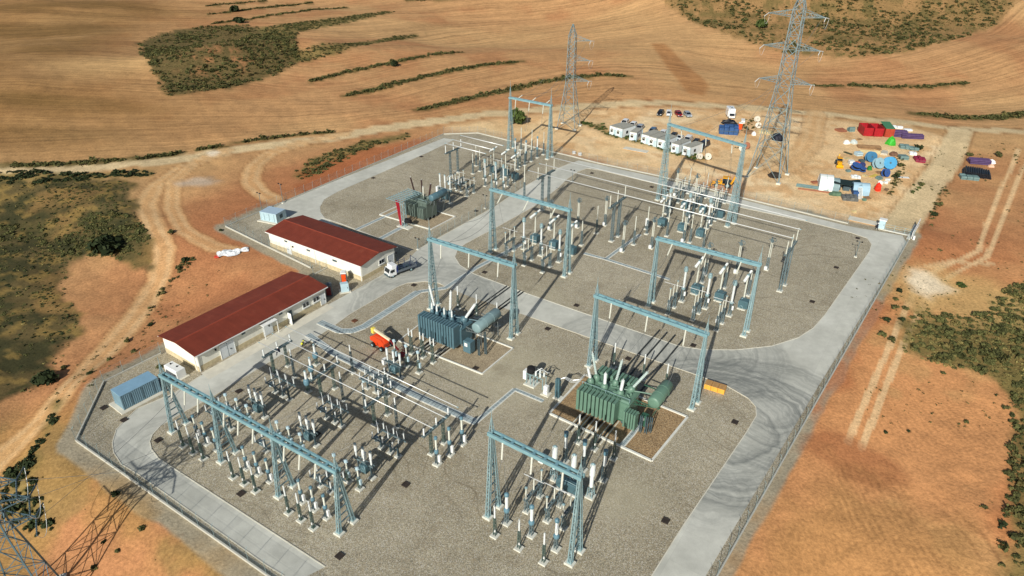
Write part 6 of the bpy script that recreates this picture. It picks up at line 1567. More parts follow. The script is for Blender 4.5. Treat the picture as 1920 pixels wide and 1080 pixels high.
reel('pale blue cable drum leaning left of the brightest blue drum', (1645, 315), 1.55, 1.2, BL3, (.2, -1, .5))
reel('large bright blue cable drum, brightest of the drums', (1665, 316), 1.75, 1.4, BL2, (-.15, -1, .4))
reel('deep blue cable drum lying flat behind the white arched tent', (1604, 320), 1.35, .9, BL4, (.1, -.3, 1))
reel('small deep blue drum lying flat right of a larger one', (1617, 323), .85, .7, BL4, (0, -.2, 1))
reel('blue drum beside the weedy strip right of the tents', (1659, 331), 1.15, 1.0, BL4, (.5, -1, .4))
reel('small navy drum between the boxes and the green barrel', (1616, 314), .75, .7, mat('navy', (34, 44, 96), .6))
WD = mat('pale_drum_wood', (206, 200, 184), .8, var=.12); RW = mat('rust_drum', (150, 96, 70), .8, var=.15)
reel('white cable drum standing beside the right column of the tallest gantry', (1391, 283), .95, .9, WD, (-.5, -1, .1))
reel('rust-brown cable drum behind a white one near the tallest gantry', (1399, 279), 1.0, .9, RW, (-.5, -1, .1))
reel('left white drum on the verge right of the cabins', (1311, 298), .85, .9, WD, (.3, -1, .3))
reel('right white drum with a dark core, right of the cabins', (1327, 299), .95, 1.0, WD, (-.2, -1, .2))
reel('pale drum among the clutter behind the large pylon', (1419, 228), .95, .8, WD, (.2, -1, .4))
reel('second pale drum among the clutter behind the large pylon', (1421, 240), .95, .8, WD, (-.2, -1, .3))

def stack(name, label, cat, px, dims, rz, m, n=6, seed=1, group=None):
    """pile of boxes / bundles: staggered rounded crates"""
    rr = random.Random(seed); p = gt(*px); g = thing(name, label, cat, (p.x, p.y, p.z), rz, group); lx, ly, h = dims; nx = max(1, int(round(n ** .5))); ny = max(1, int(round(n / nx)))
    for i in range(nx):
        for j in range(ny):
            hh = h * rr.uniform(.7, 1.0)
            part(g, name.split('_')[-1] if False else 'crate', m, lambda b: (b.cbox((-lx / 2 + lx * (i + .5) / nx, -ly / 2 + ly * (j + .5) / ny, 0), (lx / nx * .92, ly / ny * .92, hh), rr.uniform(-.06, .06))))
    part(g, 'strap', DARK, lambda b: b.box(-lx / 2 - .02, lx / 2 + .02, -ly / 2 - .03, -ly / 2 - .005, h * .4, h * .46))
    return g
def pipes(name, label, cat, px, L, n, r, rz, m, layers=2):
    p = gt(*px); g = thing(name, label, cat, (p.x, p.y, p.z), rz)
    for k in range(layers):
        part(g, 'pipe_layer', m, lambda b: [b.tube((-L / 2 + .1 * ((i * 7) % 3), (i - n / 2) * r * 2.1 + k * r, r + k * r * 1.8), (L / 2 + .1 * ((i * 5) % 3), (i - n / 2) * r * 2.1 + k * r, r + k * r * 1.8), r, n=8) for i in range(n - k)])
    part(g, 'bearer', CRTOP, lambda b: [b.box(x - .06, x + .06, -n * r * 1.1, n * r * 1.1, -.06, .0) for x in (-L * .3, L * .3)])
    return g
def lump(name, label, cat, px, dims, rz, m, seed=1, part_name='cover'):
    rr = random.Random(seed); p = gt(*px); g = thing(name, label, cat, (p.x, p.y, p.z - .03), rz)
    vs, fs = [], []; N, K = 12, 5
    for k in range(K + 1):
        t = k / K
        for i in range(N):
            a = 2 * math.pi * i / N; q = (1 - t ** 2.2) ** .5 if t < 1 else .05
            e = rr.uniform(.84, 1.12)
            vs.append((dims[0] / 2 * math.copysign(abs(math.cos(a)) ** .7, math.cos(a)) * q * e, dims[1] / 2 * math.copysign(abs(math.sin(a)) ** .7, math.sin(a)) * q * e, dims[2] * t * rr.uniform(.9, 1.08)))
    for k in range(K):
        for i in range(N): fs.append((k * N + i, k * N + (i + 1) % N, (k + 1) * N + (i + 1) % N, (k + 1) * N + i))
    fs.append(tuple(K * N + i for i in range(N)))
    part(g, part_name, m, lambda b: b.add(vs, fs)); part(g, 'tie', DARK, lambda b: b.bar((-dims[0] * .42, 0, dims[2] * .35), (dims[0] * .42, 0, dims[2] * .35), .03))
    return g
BAG = mat('white_bag', (226, 226, 222), .8, var=.06); PURP = mat('purple_conduit', (78, 58, 96), .6, var=.2); GRN = mat('bright_green_sack', (58, 170, 48), .6, var=.08); TEALB = mat('grey_teal_crate', (104, 130, 128), .6, var=.15)
WOOD = mat('weathered_timber', (138, 108, 76), .85, var=.2); WOODL = mat('pale_timber', (196, 180, 134), .8, var=.15); BLUEC = mat('blue_crates', (44, 80, 128), .6, var=.25); MAR = mat('maroon_bundle', (136, 34, 62), .55, var=.2); BLKP = mat('black_pipe', (22, 26, 34), .4, var=.2)
stack('blue_crate_stack', 'broad stack of blue crates right of the cabin car park', 'crate stack', (1365, 250), (6.0, 3.8, 2.8), R(-12), BLUEC, 16, 3)
lump('black_tarpaulin_heap', 'heap under black tarpaulin behind the blue crates', 'tarpaulin heap', (1367, 232), (5.2, 2.8, 1.6), R(-8), BLKP, 4)
g = thing('box_van', 'white box van parked by the dirt road behind the black heap', 'van', gt(1369, 220), R(-95))
part(g, 'box_body', cw, lambda b: b.cbox((-.7, 0, .6), (4.2, 2.4, 2.7))); part(g, 'cab', cw, lambda b: b.extr([(1.2, .5), (2.7, .5), (2.75, 1.2), (2.2, 2.0), (1.2, 2.1)], -1.0, 1.0)); part(g, 'windscreen', GLASS, lambda b: b.add([(2.77, -.85, 1.22), (2.77, .85, 1.22), (2.27, .8, 1.93), (2.27, -.8, 1.93)], [(0, 1, 2, 3)]))
part(g, 'roof_hatch', DARK, lambda b: (b.cbox((-.4, .2, 3.3), (.6, .5, .12)), b.cbox((-1.2, -.3, 3.3), (.4, .3, .1))))
for x in (-1.6, 1.8):
    for s in (-1, 1): wheel(g, x, s * .95, .38, .26)
def site_toilet(label, px, rz, m):
    p = gt(*px); g = toilet(label, (0, 0), rz, m, WHITE, m); g.location = (p.x, p.y, p.z); return g
site_toilet('orange portable toilet with a white roof right of the blue crates', (1387, 243), R(-10), ORANGE)
stack('long_white_case', 'long white case lying behind the orange toilet at the blue crates', 'case', (1393, 229), (1.3, 3.4, 1.0), R(-15), WHITE, 1, 9)
lump('dark_tarpaulin', 'dark tarpaulin stretched over stores under the large pylon', 'tarpaulin', (1457, 262), (3.4, 3.6, 2.2), R(15), mat('navy_tarp', (30, 34, 46), .7, var=.2), 6)
stack('timber_offcut_stack', 'mixed timber and pallets under the large pylon', 'timber stack', (1436, 250), (4.6, 2.6, .9), R(-20), WOODL, 9, 12)
stack('pallet_stack', 'weathered pallets left of the large pylon', 'pallet stack', (1405, 250), (3.0, 2.4, .8), R(10), WOOD, 4, 17)
lump('white_sack', 'white sack among weeds left of the large pylon', 'sack', (1413, 253), (1.4, 1.3, 1.2), 0, BAG, 15)
lump('dark_bush_heap', 'dark brush heap at the front feet of the large pylon', 'brush heap', (1452, 331), (3.4, 3.0, 1.4), 0, mat('brush', (52, 46, 40), .9, var=.3), 16, 'brush')
# the right hand store
stack('rusty_frame_stack', 'rusty metal frame left of the red skips', 'frame stack', (1576, 246), (3.0, 2.6, .8), R(15), RW, 4, 21)
stack('grey_cabinet_stack', 'grey-green cabinets just left of the leftmost red skip', 'cabinet stack', (1595, 246), (2.0, 1.8, 1.5), R(5), TEALB, 2, 22)
pipes('conduit_bundle', 'large bundle of purple conduit right of the skips', 'conduit bundle', (1682, 254), 5.0, 8, .24, R(-14), PURP, 4)
pipes('conduit_bundle', 'flatter row of purple conduit at the right end of the skips', 'conduit bundle', (1708, 258), 6.5, 7, .22, R(-10), PURP, 3)
stack('pale_board_stack', 'pale boards behind the large purple conduit bundle', 'board stack', (1680, 240), (3.8, 1.8, .8), R(-8), CABW, 3, 25)
stack('pale_board_stack', 'single pale pallet of boards behind the flatter purple conduit', 'board stack', (1702, 245), (2.6, 1.6, .6), R(-6), CABW, 1, 26)
lump('green_sack', 'bright green bulk sack in front of the green-lidded skip', 'sack', (1669, 271), (2.6, 2.6, 2.6), .3, GRN, 27)
stack('grey_crate_stack', 'left stack of grey-teal crates below the purple conduit', 'crate stack', (1695, 278), (2.8, 2.2, 1.3), R(-12), TEALB, 4, 28)
stack('grey_crate_stack', 'right stack of grey-teal crates below the purple conduit', 'crate stack', (1712, 281), (2.8, 2.0, 1.0), R(-12), TEALB, 4, 29)
stack('white_grey_pallet', 'pallet with a grey box and white sheets right of the timber piles', 'pallet', (1693, 297), (2.4, 2.8, 1.2), R(-8), TEALB, 2, 30)
stack('small_machine', 'small white and black machine left of the maroon bundle', 'machine', (1711, 290), (2.0, 1.5, 1.0), R(-12), CABW, 4, 31)
stack('maroon_bundle_stack', 'stack of maroon wrapped bundles at the right edge of the store', 'bundle stack', (1723, 302), (2.7, 3.2, 1.3), R(-12), MAR, 8, 32)
lump('white_bulk_bag', 'left white bulk bag below the skips', 'bulk bag', (1587, 269), (2.0, 1.7, 1.1), .2, BAG, 33)
lump('clear_bulk_bag', 'right greyish bulk bag below the skips', 'bulk bag', (1600, 269), (1.8, 2.2, 1.3), .5, mat('clear_bag', (190, 200, 196), .6, var=.1), 34)
pipes('timber_pile', 'dark weathered timber pile behind the pale one', 'timber pile', (1628, 277), 6.5, 9, .13, R(-9), WOOD, 3)
pipes('timber_pile', 'pale timber pile in front of a dark weathered one', 'timber pile', (1630, 286), 5.5, 8, .13, R(-12), WOODL, 2)
pipes('steel_bar_pile', 'criss-cross steel and timber bars right of the pale timber', 'bar pile', (1657, 288), 3.2, 9, .1, R(60), WD, 3)
lump('brown_scrap_heap', 'brown scrap heap at the right end of the timber piles', 'scrap heap', (1675, 291), (2.4, 2.2, 1.2), 0, mat('scrap', (112, 84, 66), .9, var=.35), 38)
pipes('post_bundle', 'short bundle of dark posts above the small loader', 'post bundle', (1590, 288), 2.6, 4, .1, R(-60), mat('dark_posts', (66, 70, 52), .8), 2)
stack('pale_machine', 'pale blue machine left of the blue drum near the timber', 'machine', (1609, 291), (2.0, 1.8, 1.3), R(10), LB, 2, 39)
stack('white_mini_container', 'small white box like a mini container, left of the orange box', 'box', (1596, 308), (1.6, 2.0, 1.3), R(-10), WHITE, 1, 40)
stack('orange_box', 'open orange box right of the small white one', 'box', (1606, 307), (1.7, 1.4, .8), R(-8), mat('orange_box', (210, 108, 70), .6), 2, 41)
stack('dark_toolbox', 'dark tool boxes behind the small navy drum', 'tool box', (1615, 304), (1.4, 1.3, .9), R(12), DARK, 2, 42)
lump('green_barrel', 'small green barrel between the flat blue drums and the pale drum', 'barrel', (1630, 318), (1.3, 1.3, 1.2), 0, mat('barrel_green', (40, 120, 50), .5), 43, 'shell')
stack('pale_site_debris', 'white and black small parts on a sheet behind the tents', 'parts', (1604, 333), (2.4, 1.8, .6), R(-15), CABW, 9, 44)
pipes('yellow_pipe_bundle', 'yellow and green bars behind the black tarpaulin roof', 'bar bundle', (1637, 330), 3.0, 5, .1, R(35), mat('yellow_bars', (190, 170, 80), .6), 1)
lump('orange_barrel', 'orange-red barrel with a white cap at the right end of the tents', 'barrel', (1645, 357), (1.5, 1.5, 2.2), 0, mat('barrel_red', (226, 50, 26), .5), 45, 'shell')
lump('white_bag', 'white bag on the red barrel end of the tents', 'bag', (1650, 345), (1.6, 1.2, 1.0), .4, BAG, 46)
low_slab('loose_sheet', 'white sheet panel lying on the earth right of the tents', 'panel', (1692, 333), (3.4, 1.2, .15), R(-10), WHITE)
stack('dark_fitting_stack', 'pile of dark metal fittings in front of the black roof', 'fittings', (1592, 373), (3.8, 3.2, .9), R(-12), mat('fittings', (110, 112, 108), .6, .3, var=.3), 20, 47)
lump('green_fitting_heap', 'green and grey fittings heap in front of the grey arched tent', 'fittings', (1567, 365), (3.4, 2.4, .9), R(-12), mat('green_fittings', (86, 112, 88), .7, var=.35), 48)
pipes('tube_row', 'long row of grey tubes and timber left of the white tent', 'tubes', (1523, 352), 8.0, 6, .13, R(-24), TEALB, 2)
pipes('tube_row', 'long orange-brown timber edge in front of the grey tubes', 'timber', (1530, 358), 9.0, 3, .12, R(-20), RW, 1)
def tent(label, px, L, w_, h, rz, m, mend):
    p = gt(*px); g = thing('arched_tent', label, 'tent', (p.x, p.y, p.z), rz + R(90), 'store tents')
    arc = [(w_ / 2 * math.cos(math.pi * i / 10), h * math.sin(math.pi * i / 10) ** .75) for i in range(11)]
    inn = [(x * .97, z * .97) for x, z in reversed(arc)]
    o = part(g, 'canopy', m, lambda b: b.extr([(x, z) for x, z in arc + inn], -L / 2, L / 2)); part(g, 'end_wall', mend, lambda b: b.extr([(x * .96, z * .96) for x, z in arc], L / 2 - .12, L / 2 - .06))
    part(g, 'hoop', STEEL, lambda b: [b.bar((arc[i][0] * 1.01, y, arc[i][1] * 1.01), (arc[i + 1][0] * 1.01, y, arc[i + 1][1] * 1.01), .06) for y in (-L / 2 + .05, 0, L / 2 - .05) for i in range(10)])
    return g
tent('white half of the arched tent row, at its left end', (1546, 350), 3.4, 6.4, 3.2, R(-18), mat('white_canvas', (226, 232, 228), .7, var=.04), BAG)
tent('grey arched tent between the white one and the black roof', (1560, 353), 2.8, 5.0, 2.8, R(-18), mat('grey_canvas', (128, 150, 152), .7, var=.06), TEALB)
tent('blue-grey arched tent at the right end of the tent row', (1611, 362), 4.0, 3.6, 2.8, R(-14), mat('blue_grey_canvas', (150, 180, 196), .7, var=.06), BLUEC)
p = gt(1584, 356); g = thing('tarpaulin_roof', 'black tarpaulin roof stretched between the grey and blue-grey tents', 'tarpaulin roof', (p.x, p.y, p.z), R(-17))
part(g, 'sheet', mat('black_tarp', (26, 46, 44), .7, var=.15), lambda b: (b.extr([(-3.3, 2.3), (-1.0, 2.0), (1.2, 1.95), (3.4, 2.4), (3.4, 2.46), (1.2, 2.02), (-1.0, 2.07), (-3.3, 2.37)], -2.0, 2.2)))
part(g, 'pole', STEEL, lambda b: [b.bar((x, y, 0), (x, y, 2.3), .08) for x in (-3.2, 3.3) for y in (-1.9, 2.1)])
part(g, 'stored_goods', DARK, lambda b: [b.cbox((x, .3, 0), (1.6, 2.0, 1.1)) for x in (-2.0, .2, 2.2)])
p = gt(1611, 370); g = thing('ladder_rack', 'white ladders leaning on the front of the blue-grey tent', 'ladder', (p.x, p.y, p.z), R(-14))
part(g, 'ladder', WHITE, lambda b: ([b.bar((x, -1.6, .1), (x, 1.0, 2.3), .09) for x in (-.5, -.2, .1, .4)], [b.bar((-.5, -1.6 + 2.6 * t, .1 + 2.2 * t), (.4, -1.6 + 2.6 * t, .1 + 2.2 * t), .05) for t in np.linspace(.05, .95, 9)]))
part(g, 'blue_sheet', BLUEC, lambda b: b.cbox((-1.0, .2, 0), (1.3, 1.4, 1.5)))
# small fenced store further right
pipes('black_pipe_stack', 'left bundle of black pipes in the small store by the right track', 'pipe stack', (1822, 327), 5.2, 10, .26, R(62), BLKP, 3)
pipes('black_pipe_stack', 'right bundle of black pipes in the small store by the right track', 'pipe stack', (1845, 331), 4.4, 5, .26, R(62), BLKP, 3)
pipes('conduit_bundle', 'purple conduit in the small store above the black pipes', 'conduit bundle', (1834, 305), 5.5, 8, .22, R(-14), PURP, 3)
lump('white_bag_row', 'white bags at the right end of the purple conduit in the small store', 'bags', (1857, 306), (2.6, 1.6, 1.2), R(-12), BAG, 51)
lump('pinkish_bag', 'pinkish sack below the white bags in the small store', 'sack', (1858, 313), (1.8, 1.4, .8), R(-12), mat('pink_sack', (216, 178, 150), .8), 52)
stack('grey_insulator_crates', 'grey-teal crates at the near left of the small store', 'crates', (1816, 335), (4.6, 2.6, 1.0), R(-16), TEALB, 9, 53)

# white sheeting left on the red earth
g = gt(437, 474); s = thing('plastic_sheet', 'crumpled white plastic sheet with a red corner on the red earth', 'plastic sheet', (g.x, g.y, g.z), R(20))
def crumple(b):
    N = 14; rr = random.Random(3)
    Z = [[.1 + .45 * rr.random() * (1 if 0 < i < N and 0 < j < N else .2) for j in range(N + 1)] for i in range(N + 1)]
    vs = [(-3.2 + 6.4 * i / N + rr.uniform(-.15, .15), (-1.5 + 3.0 * j / N) * (1 - .25 * math.sin(i * .7)) + rr.uniform(-.15, .15), Z[i][j]) for i in range(N + 1) for j in range(N + 1)]
    b.add(vs, [(i * (N + 1) + j, (i + 1) * (N + 1) + j, (i + 1) * (N + 1) + j + 1, i * (N + 1) + j + 1) for i in range(N) for j in range(N) if not (i > 9 and j < 4) and not (4 < i < 8 and j > 10)])
part(s, 'sheet', mat('white_sheeting', (212, 216, 218), .6, var=.1), crumple)
part(s, 'red_corner', mat('red_sheeting', (206, 70, 50), .6), lambda b: b.cbox((-3.3, -1.0, 0), (.9, .8, .25)))

# ------------------------------------------------------------------ gate
g = thing('sliding_gate', 'white sliding gate leaf parked beside the entrance at the far right corner', 'gate', at(1708, 449), math.atan2(*(at(1722, 424) - at(1708, 449)).yx))
Lg = (at(1722, 424) - at(1708, 449)).length
part(g, 'gate_frame', WHITE, lambda b: (b.bar((0, 0, .2), (Lg, 0, .2), .14), b.bar((0, 0, 1.9), (Lg, 0, 1.9), .12), [b.bar((x, 0, .2), (x, 0, 1.9), .1) for x in np.linspace(0, Lg, 5)]))
part(g, 'infill_panel', mat('gate_panel', (196, 204, 206), .5, var=.06), lambda b: b.box(.1, Lg - .1, -.03, .03, .4, 1.75)); part(g, 'ground_track', CURB, lambda b: b.box(-.3, Lg + .3, .2, .9, 0, .16))
part(g, 'drive_unit', WHITE, lambda b: b.cbox((.2, -.5, 0), (.5, .4, .9)))
low_slab('concrete_slab', 'pale concrete apron just outside the entrance gate', 'slab', (1619, 415), (6.6, 2.6, .22), AZ, CONC_PLAIN)
cabinet('blue-grey gate kiosk with a white cap beside the entrance', (1652, 428), (1.3, 1.2, 2.0), AZ, LB, lambda q: part(q, 'cap', WHITE, lambda b: b.cbox((0, 0, 2.1), (1.6, 1.5, .2))), 'gate_kiosk', 'kiosk')
g = thing('barrier_fence', 'low barrier of thin bars right of the gate kiosk', 'barrier', at(1657, 431), AZ)
part(g, 'bar', STEEL, lambda b: ([b.bar((0, 0, z), (6.2, 0, z), .05) for z in (.5, 1.0, 1.5)])); part(g, 'post', STEEL, lambda b: [b.bar((x, 0, 0), (x, 0, 1.6), .07) for x in (0, 2.1, 4.2, 6.2)]); part(g, 'kerb_base', CURB, lambda b: b.box(-.2, 6.4, -.3, .3, 0, .12))

# ------------------------------------------------------------------ people
SKIN = mat('skin', (196, 150, 122), .6, var=.03)
def person(label, pos, rz, cloth, legs, helmet, pose='walk'):
    root = None
    J = {}
    if pose == 'walk':
        J = dict(pel=(0, 0, .95), chest=(.03, 0, 1.3), neck=(.04, 0, 1.5), kl=(.16, .1, .52), al=(.28, .1, .08), tl=(.46, .1, .05), kr=(.05, -.1, .5), ar=(-.32, -.1, .14), tr=(-.2, -.1, .03),
                 sl=(.03, .2, 1.42), el=(-.1, .26, 1.15), wl=(.02, .27, .92), sr=(.03, -.2, 1.42), er=(.1, -.26, 1.15), wr=(.28, -.24, .98))
    elif pose == 'sit':
        J = dict(pel=(0, 0, .12), chest=(.08, 0, .5), neck=(.12, 0, .7), kl=(.42, .14, .1), al=(.46, .14, -.34), tl=(.62, .14, -.38), kr=(.42, -.14, .1), ar=(.44, -.14, -.34), tr=(.6, -.14, -.38),
                 sl=(.1, .2, .62), el=(.26, .26, .42), wl=(.48, .16, .4), sr=(.1, -.2, .62), er=(.26, -.26, .42), wr=(.48, -.12, .44))
    else:
        J = dict(pel=(0, 0, .5), chest=(.24, 0, .8), neck=(.36, 0, .95), kl=(.34, .12, .46), al=(.2, .12, .08), tl=(.36, .12, .04), kr=(.2, -.12, .07), ar=(-.22, -.12, .08), tr=(-.3, -.12, .05),
                 sl=(.28, .2, .88), el=(.44, .24, .64), wl=(.62, .16, .48), sr=(.28, -.2, .88), er=(.46, -.24, .62), wr=(.64, -.1, .44))
    rad = dict(pel=.15, chest=.165, neck=.07, kl=.075, al=.05, tl=.045, kr=.075, ar=.05, tr=.045, sl=.075, el=.05, wl=.038, sr=.075, er=.05, wr=.038)
    names = list(J); idx = {k: i for i, k in enumerate(names)}; vs = [Vector(J[k]) for k in names]; rs = [rad[k] for k in names]
    ed = [('pel', 'chest'), ('chest', 'neck'), ('chest', 'sl'), ('sl', 'el'), ('el', 'wl'), ('chest', 'sr'), ('sr', 'er'), ('er', 'wr'), ('pel', 'kl'), ('kl', 'al'), ('al', 'tl'), ('pel', 'kr'), ('kr', 'ar'), ('ar', 'tr')]
    E = [(idx[a], idx[b]) for a, b in ed]
    for s in ('l', 'r'):
        w0 = Vector(J['w' + s]); d = (w0 - Vector(J['e' + s])).normalized(); side = Vector((0, 1, 0)) if abs(d.y) < .8 else Vector((1, 0, 0)); palm = w0 + d * .08
        vs.append(palm); rs.append(.034); E.append((idx['w' + s], len(vs) - 1)); pi = len(vs) - 1
        for k, ln in enumerate((.07, .085, .09, .08)):
            f1 = palm + d * .04 + side * (.024 * (k - 1.5)); f2 = f1 + d * ln + Vector((.012, 0, -.012))
            vs += [f1, f2]; rs += [.010, .008]; E += [(pi, len(vs) - 2), (len(vs) - 2, len(vs) - 1)]
        th = palm - d * .03 + side * .035; vs += [th, th + d * .04 + side * .03]; rs += [.012, .009]; E += [(pi, len(vs) - 2), (len(vs) - 2, len(vs) - 1)]
    me = bpy.data.meshes.new('person'); me.from_pydata([tuple(v) for v in vs], E, []); o = bpy.data.objects.new('person', me); col.objects.link(o)
    sk = o.modifiers.new('skin', 'SKIN')
    for i, v in enumerate(me.skin_vertices[0].data): v.radius = (rs[i], rs[i]); v.use_root = (i == 0)
    sub = o.modifiers.new('sub', 'SUBSURF'); sub.levels = sub.render_levels = 1
    me.materials.append(cloth); o.location = pos; o.rotation_euler = (0, 0, rz); tag(o, label, 'person')
    hd = Vector(J['neck']) + Vector((.02, 0, .14))
    q = MB(); q.lathe([(.03, -.13), (.065, -.11), (.085, -.04), (.092, .03), (.08, .09), (.03, .125)], 12, hd); q.lathe([(.015, 0), (.008, .05)], 6, hd + Vector((.085, 0, -.01)), (1, 0, -.3))
    for s in (-1, 1): q.lathe([(.022, -.01), (.02, .012)], 6, hd + Vector((0, s * .09, 0)), (0, s, 0))
    h = q.build('head', SKIN, o, True)
    q = MB()
    for s in (-1, 1): q.lathe([(.012, 0), (.006, .01)], 6, hd + Vector((.082, s * .034, .015)), (1, 0, 0))
    q.bar(hd + Vector((.082, -.025, -.055)), hd + Vector((.082, .025, -.055)), .012); q.build('face', DARK, h)
    if helmet:
        q = MB(); q.lathe([(.13, .03), (.125, .06), (.11, .12), (.06, .165), (.01, .175)], 12, hd); q.box(hd.x + .08, hd.x + .17, -.07, .07, hd.z + .03, hd.z + .045); q.build('helmet', helmet, o)
    q = MB(); z0 = J['pel'][2]
    q.lathe([(.165, -.05), (.185, .1), (.2, .3), (.19, .42), (.1, .5)], 10, J['pel'], Vector(J['neck']) - Vector(J['pel'])); q.build('jacket', legs, o, True)
    return o
NAVYC = mat('navy_workwear', (30, 36, 54), .8, var=.1); HIVIS = mat('hi_vis_yellow', (214, 214, 50), .6, var=.06); HELM = mat('white_helmet', (240, 240, 238), .3)
person('worker in dark clothes and a white helmet walking inside the entrance gate', at(1643, 431), R(-60), NAVYC, NAVYC, HELM, 'walk')
pp = at(523, 650, 4.35)
person('worker in navy clothes and white helmet sitting on the near bus portal crossbeam', at(524, 660, 4.33), R(-150), NAVYC, NAVYC, HELM, 'sit')
person('worker in a yellow jacket kneeling at the end of the long cable trench', at(566, 650), R(20), mat('work_trousers', (70, 70, 66), .8), HIVIS, HIVIS, 'kneel')
# ------------------------------------------------------------------ vegetation
def leaf_mat(name, dark, light, dry):
    t = NT(name); a = t.n('ShaderNodeAttribute', attribute_name='tint').outputs['Fac']
    g = t.n('ShaderNodeNewGeometry').outputs['Position']; n = t.noise(g, .35, 3)
    c = t.mix(a, lin(*dark), lin(*light)); c = t.mix(t.rng(n, .56, .70, 0, .75), c, lin(*dry))
    t.color(c); t.b.inputs['Roughness'].default_value = .8; t.b.inputs['Specular IOR Level'].default_value = .2
    return t.m
LEAF = leaf_mat('scrub_leaves', (50, 54, 30), (98, 98, 56), (128, 112, 66))
LEAF_G = leaf_mat('green_leaves', (40, 52, 26), (86, 102, 50), (92, 98, 52))
LEAF_D = leaf_mat('dark_evergreen_leaves', (26, 36, 20), (56, 66, 36), (60, 64, 36))
def bush_arrays(n, seed):
    """unit bush: n leaf tufts (quads bent in two) filling a low dome with gaps"""
    r = np.random.default_rng(seed); u = r.random(n); ph = r.random(n) * 2 * np.pi; cz = r.random(n) ** .8
    rad = (0.45 + .55 * r.random(n)) * np.sqrt(np.clip(1 - (cz * .9) ** 2, 0.05, 1)) * (1 + .25 * np.sin(ph * 3 + seed) + .15 * np.sin(ph * 5))
    c = np.stack([rad * np.cos(ph), rad * np.sin(ph), cz * (.8 + .3 * r.random(n))], 1)
    d = r.normal(size=(n, 3)); d[:, 2] = np.abs(d[:, 2]) + .4; d += c * [1, 1, .6]; d /= np.linalg.norm(d, axis=1)[:, None]
    a = np.cross(d, r.normal(size=(n, 3))); a /= np.linalg.norm(a, axis=1)[:, None]; b = np.cross(d, a)
    s = (.16 + .20 * r.random(n))[:, None]; s2 = s * (.5 + .6 * r.random(n))[:, None]
    V = np.stack([c - a * s - b * s2, c + a * s - b * s2 * .8 + d * s * .5, c + a * s * .9 + b * s2, c - a * s * .8 + b * s2 * .9 + d * s * .3], 1)
    return V.reshape(-1, 3), np.clip(.15 + .75 * cz * .3 + .6 * r.random(n) * .9, 0, 1)
TPL = {k: [bush_arrays(k, 100 + i) for i in range(6)] for k in (14, 26, 44, 90)}
def bush_mesh(name, pos, size, hgt, n, m, seed=0):
    """one mesh of many low bushes; pos (k,3)"""
    r = np.random.default_rng(seed); VV, TT = [], []
    for i in range(len(pos)):
        V, T = TPL[n][r.integers(6)]; a = r.random() * 6.28; ca, sa = math.cos(a), math.sin(a); s = size[i]
        X = V[:, 0] * s; Y = V[:, 1] * s * (.8 + .4 * r.random()); Z = V[:, 2] * hgt[i]
        VV.append(np.stack([X * ca - Y * sa + pos[i][0], X * sa + Y * ca + pos[i][1], Z + pos[i][2] - .05], 1)); TT.append(np.clip(T + (r.random() - .5) * .5, 0, 1))
    V = np.concatenate(VV); T = np.repeat(np.concatenate(TT), 4); nf = len(V) // 4
    me = bpy.data.meshes.new(name); me.vertices.add(len(V)); me.vertices.foreach_set('co', V.ravel().astype(np.float32)); me.loops.add(len(V)); me.loops.foreach_set('vertex_index', np.arange(len(V)))
    me.polygons.add(nf); me.polygons.foreach_set('loop_start', np.arange(0, len(V), 4)); me.polygons.foreach_set('loop_total', np.full(nf, 4)); me.update()
    at_ = me.attributes.new('tint', 'FLOAT', 'POINT'); at_.data.foreach_set('value', T.astype(np.float32)); me.materials.append(m)
    o = bpy.data.objects.new(name, me); col.objects.link(o); return o
def scatter(P, spacing, seed, patch=.0, pscale=.06):
    r = np.random.default_rng(seed); x0, y0 = P.min(0); x1, y1 = P.max(0); n = int((x1 - x0) * (y1 - y0) / spacing ** 2)
    X = x0 + (x1 - x0) * r.random(n); Y = y0 + (y1 - y0) * r.random(n); k = inside(X, Y, P)
    if patch: k &= fbm(X + seed, Y, pscale, 3) + (r.random(n) - .5) * .25 > patch
    X, Y = X[k], Y[k]; Z = ground_z(X, Y); return np.stack([X, Y, Z], 1)
def scrub(key, label, spacing, s0, s1, n, m, patch=.45, hk=.8, seed=1):
    p = scatter(SCRUB_W[key], spacing, seed, patch); r = np.random.default_rng(seed + 5); sz = s0 + (s1 - s0) * r.random(len(p)) ** 2
    o = bush_mesh('scrub', p, sz, sz * hk * (.7 + .6 * r.random(len(p))), n, m, seed); o['kind'] = 'stuff'; o['label'] = label; return o
scrub('mound', 'dark scrub covering the low mound in the ploughed field', 1.5, .45, 1.25, 26, LEAF, .42, .7, 1)
scrub('mound_tail', 'scrub strips running right from the low mound', 1.5, .45, 1.0, 26, LEAF, .38, .6, 2)
scrub('far_hill', 'scattered scrub over the far hill at the upper right', 2.6, .55, 1.6, 26, LEAF, .43, .7, 3)
scrub('right_slope', 'dense scrub on the right-hand slope below the track', 1.0, .3, .95, 44, LEAF, .50, .8, 4)
scrub('left_bank', 'dark bank scrub below the left end of the dirt road', 1.3, .5, 1.1, 44, LEAF_D, .25, .7, 5)
scrub('left_thicket', 'dark thicket left of the curving dirt road', 1.0, .35, .95, 44, LEAF, .44, .6, 6)
scrub('left_grass', 'grassy scrub on the left-hand hollow', 1.1, .2, .55, 26, LEAF, .47, .5, 7)
scrub('bottom_gully', 'dark bushes along the gully at the lower left', .95, .3, .85, 44, LEAF_D, .42, .8, 8)
scrub('container_verge', 'green weeds along the front of the site cabins', 1.0, .35, .8, 26, LEAF_G, .30, .7, 9)
scrub('bank_patch', 'scrub patches on the bank above the upper left fence', 1.15, .35, .9, 26, LEAF, .42, .7, 10)
scrub('corner_edge', 'bushes along the right edge of the photo', .9, .3, .8, 44, LEAF, .40, .8, 11)
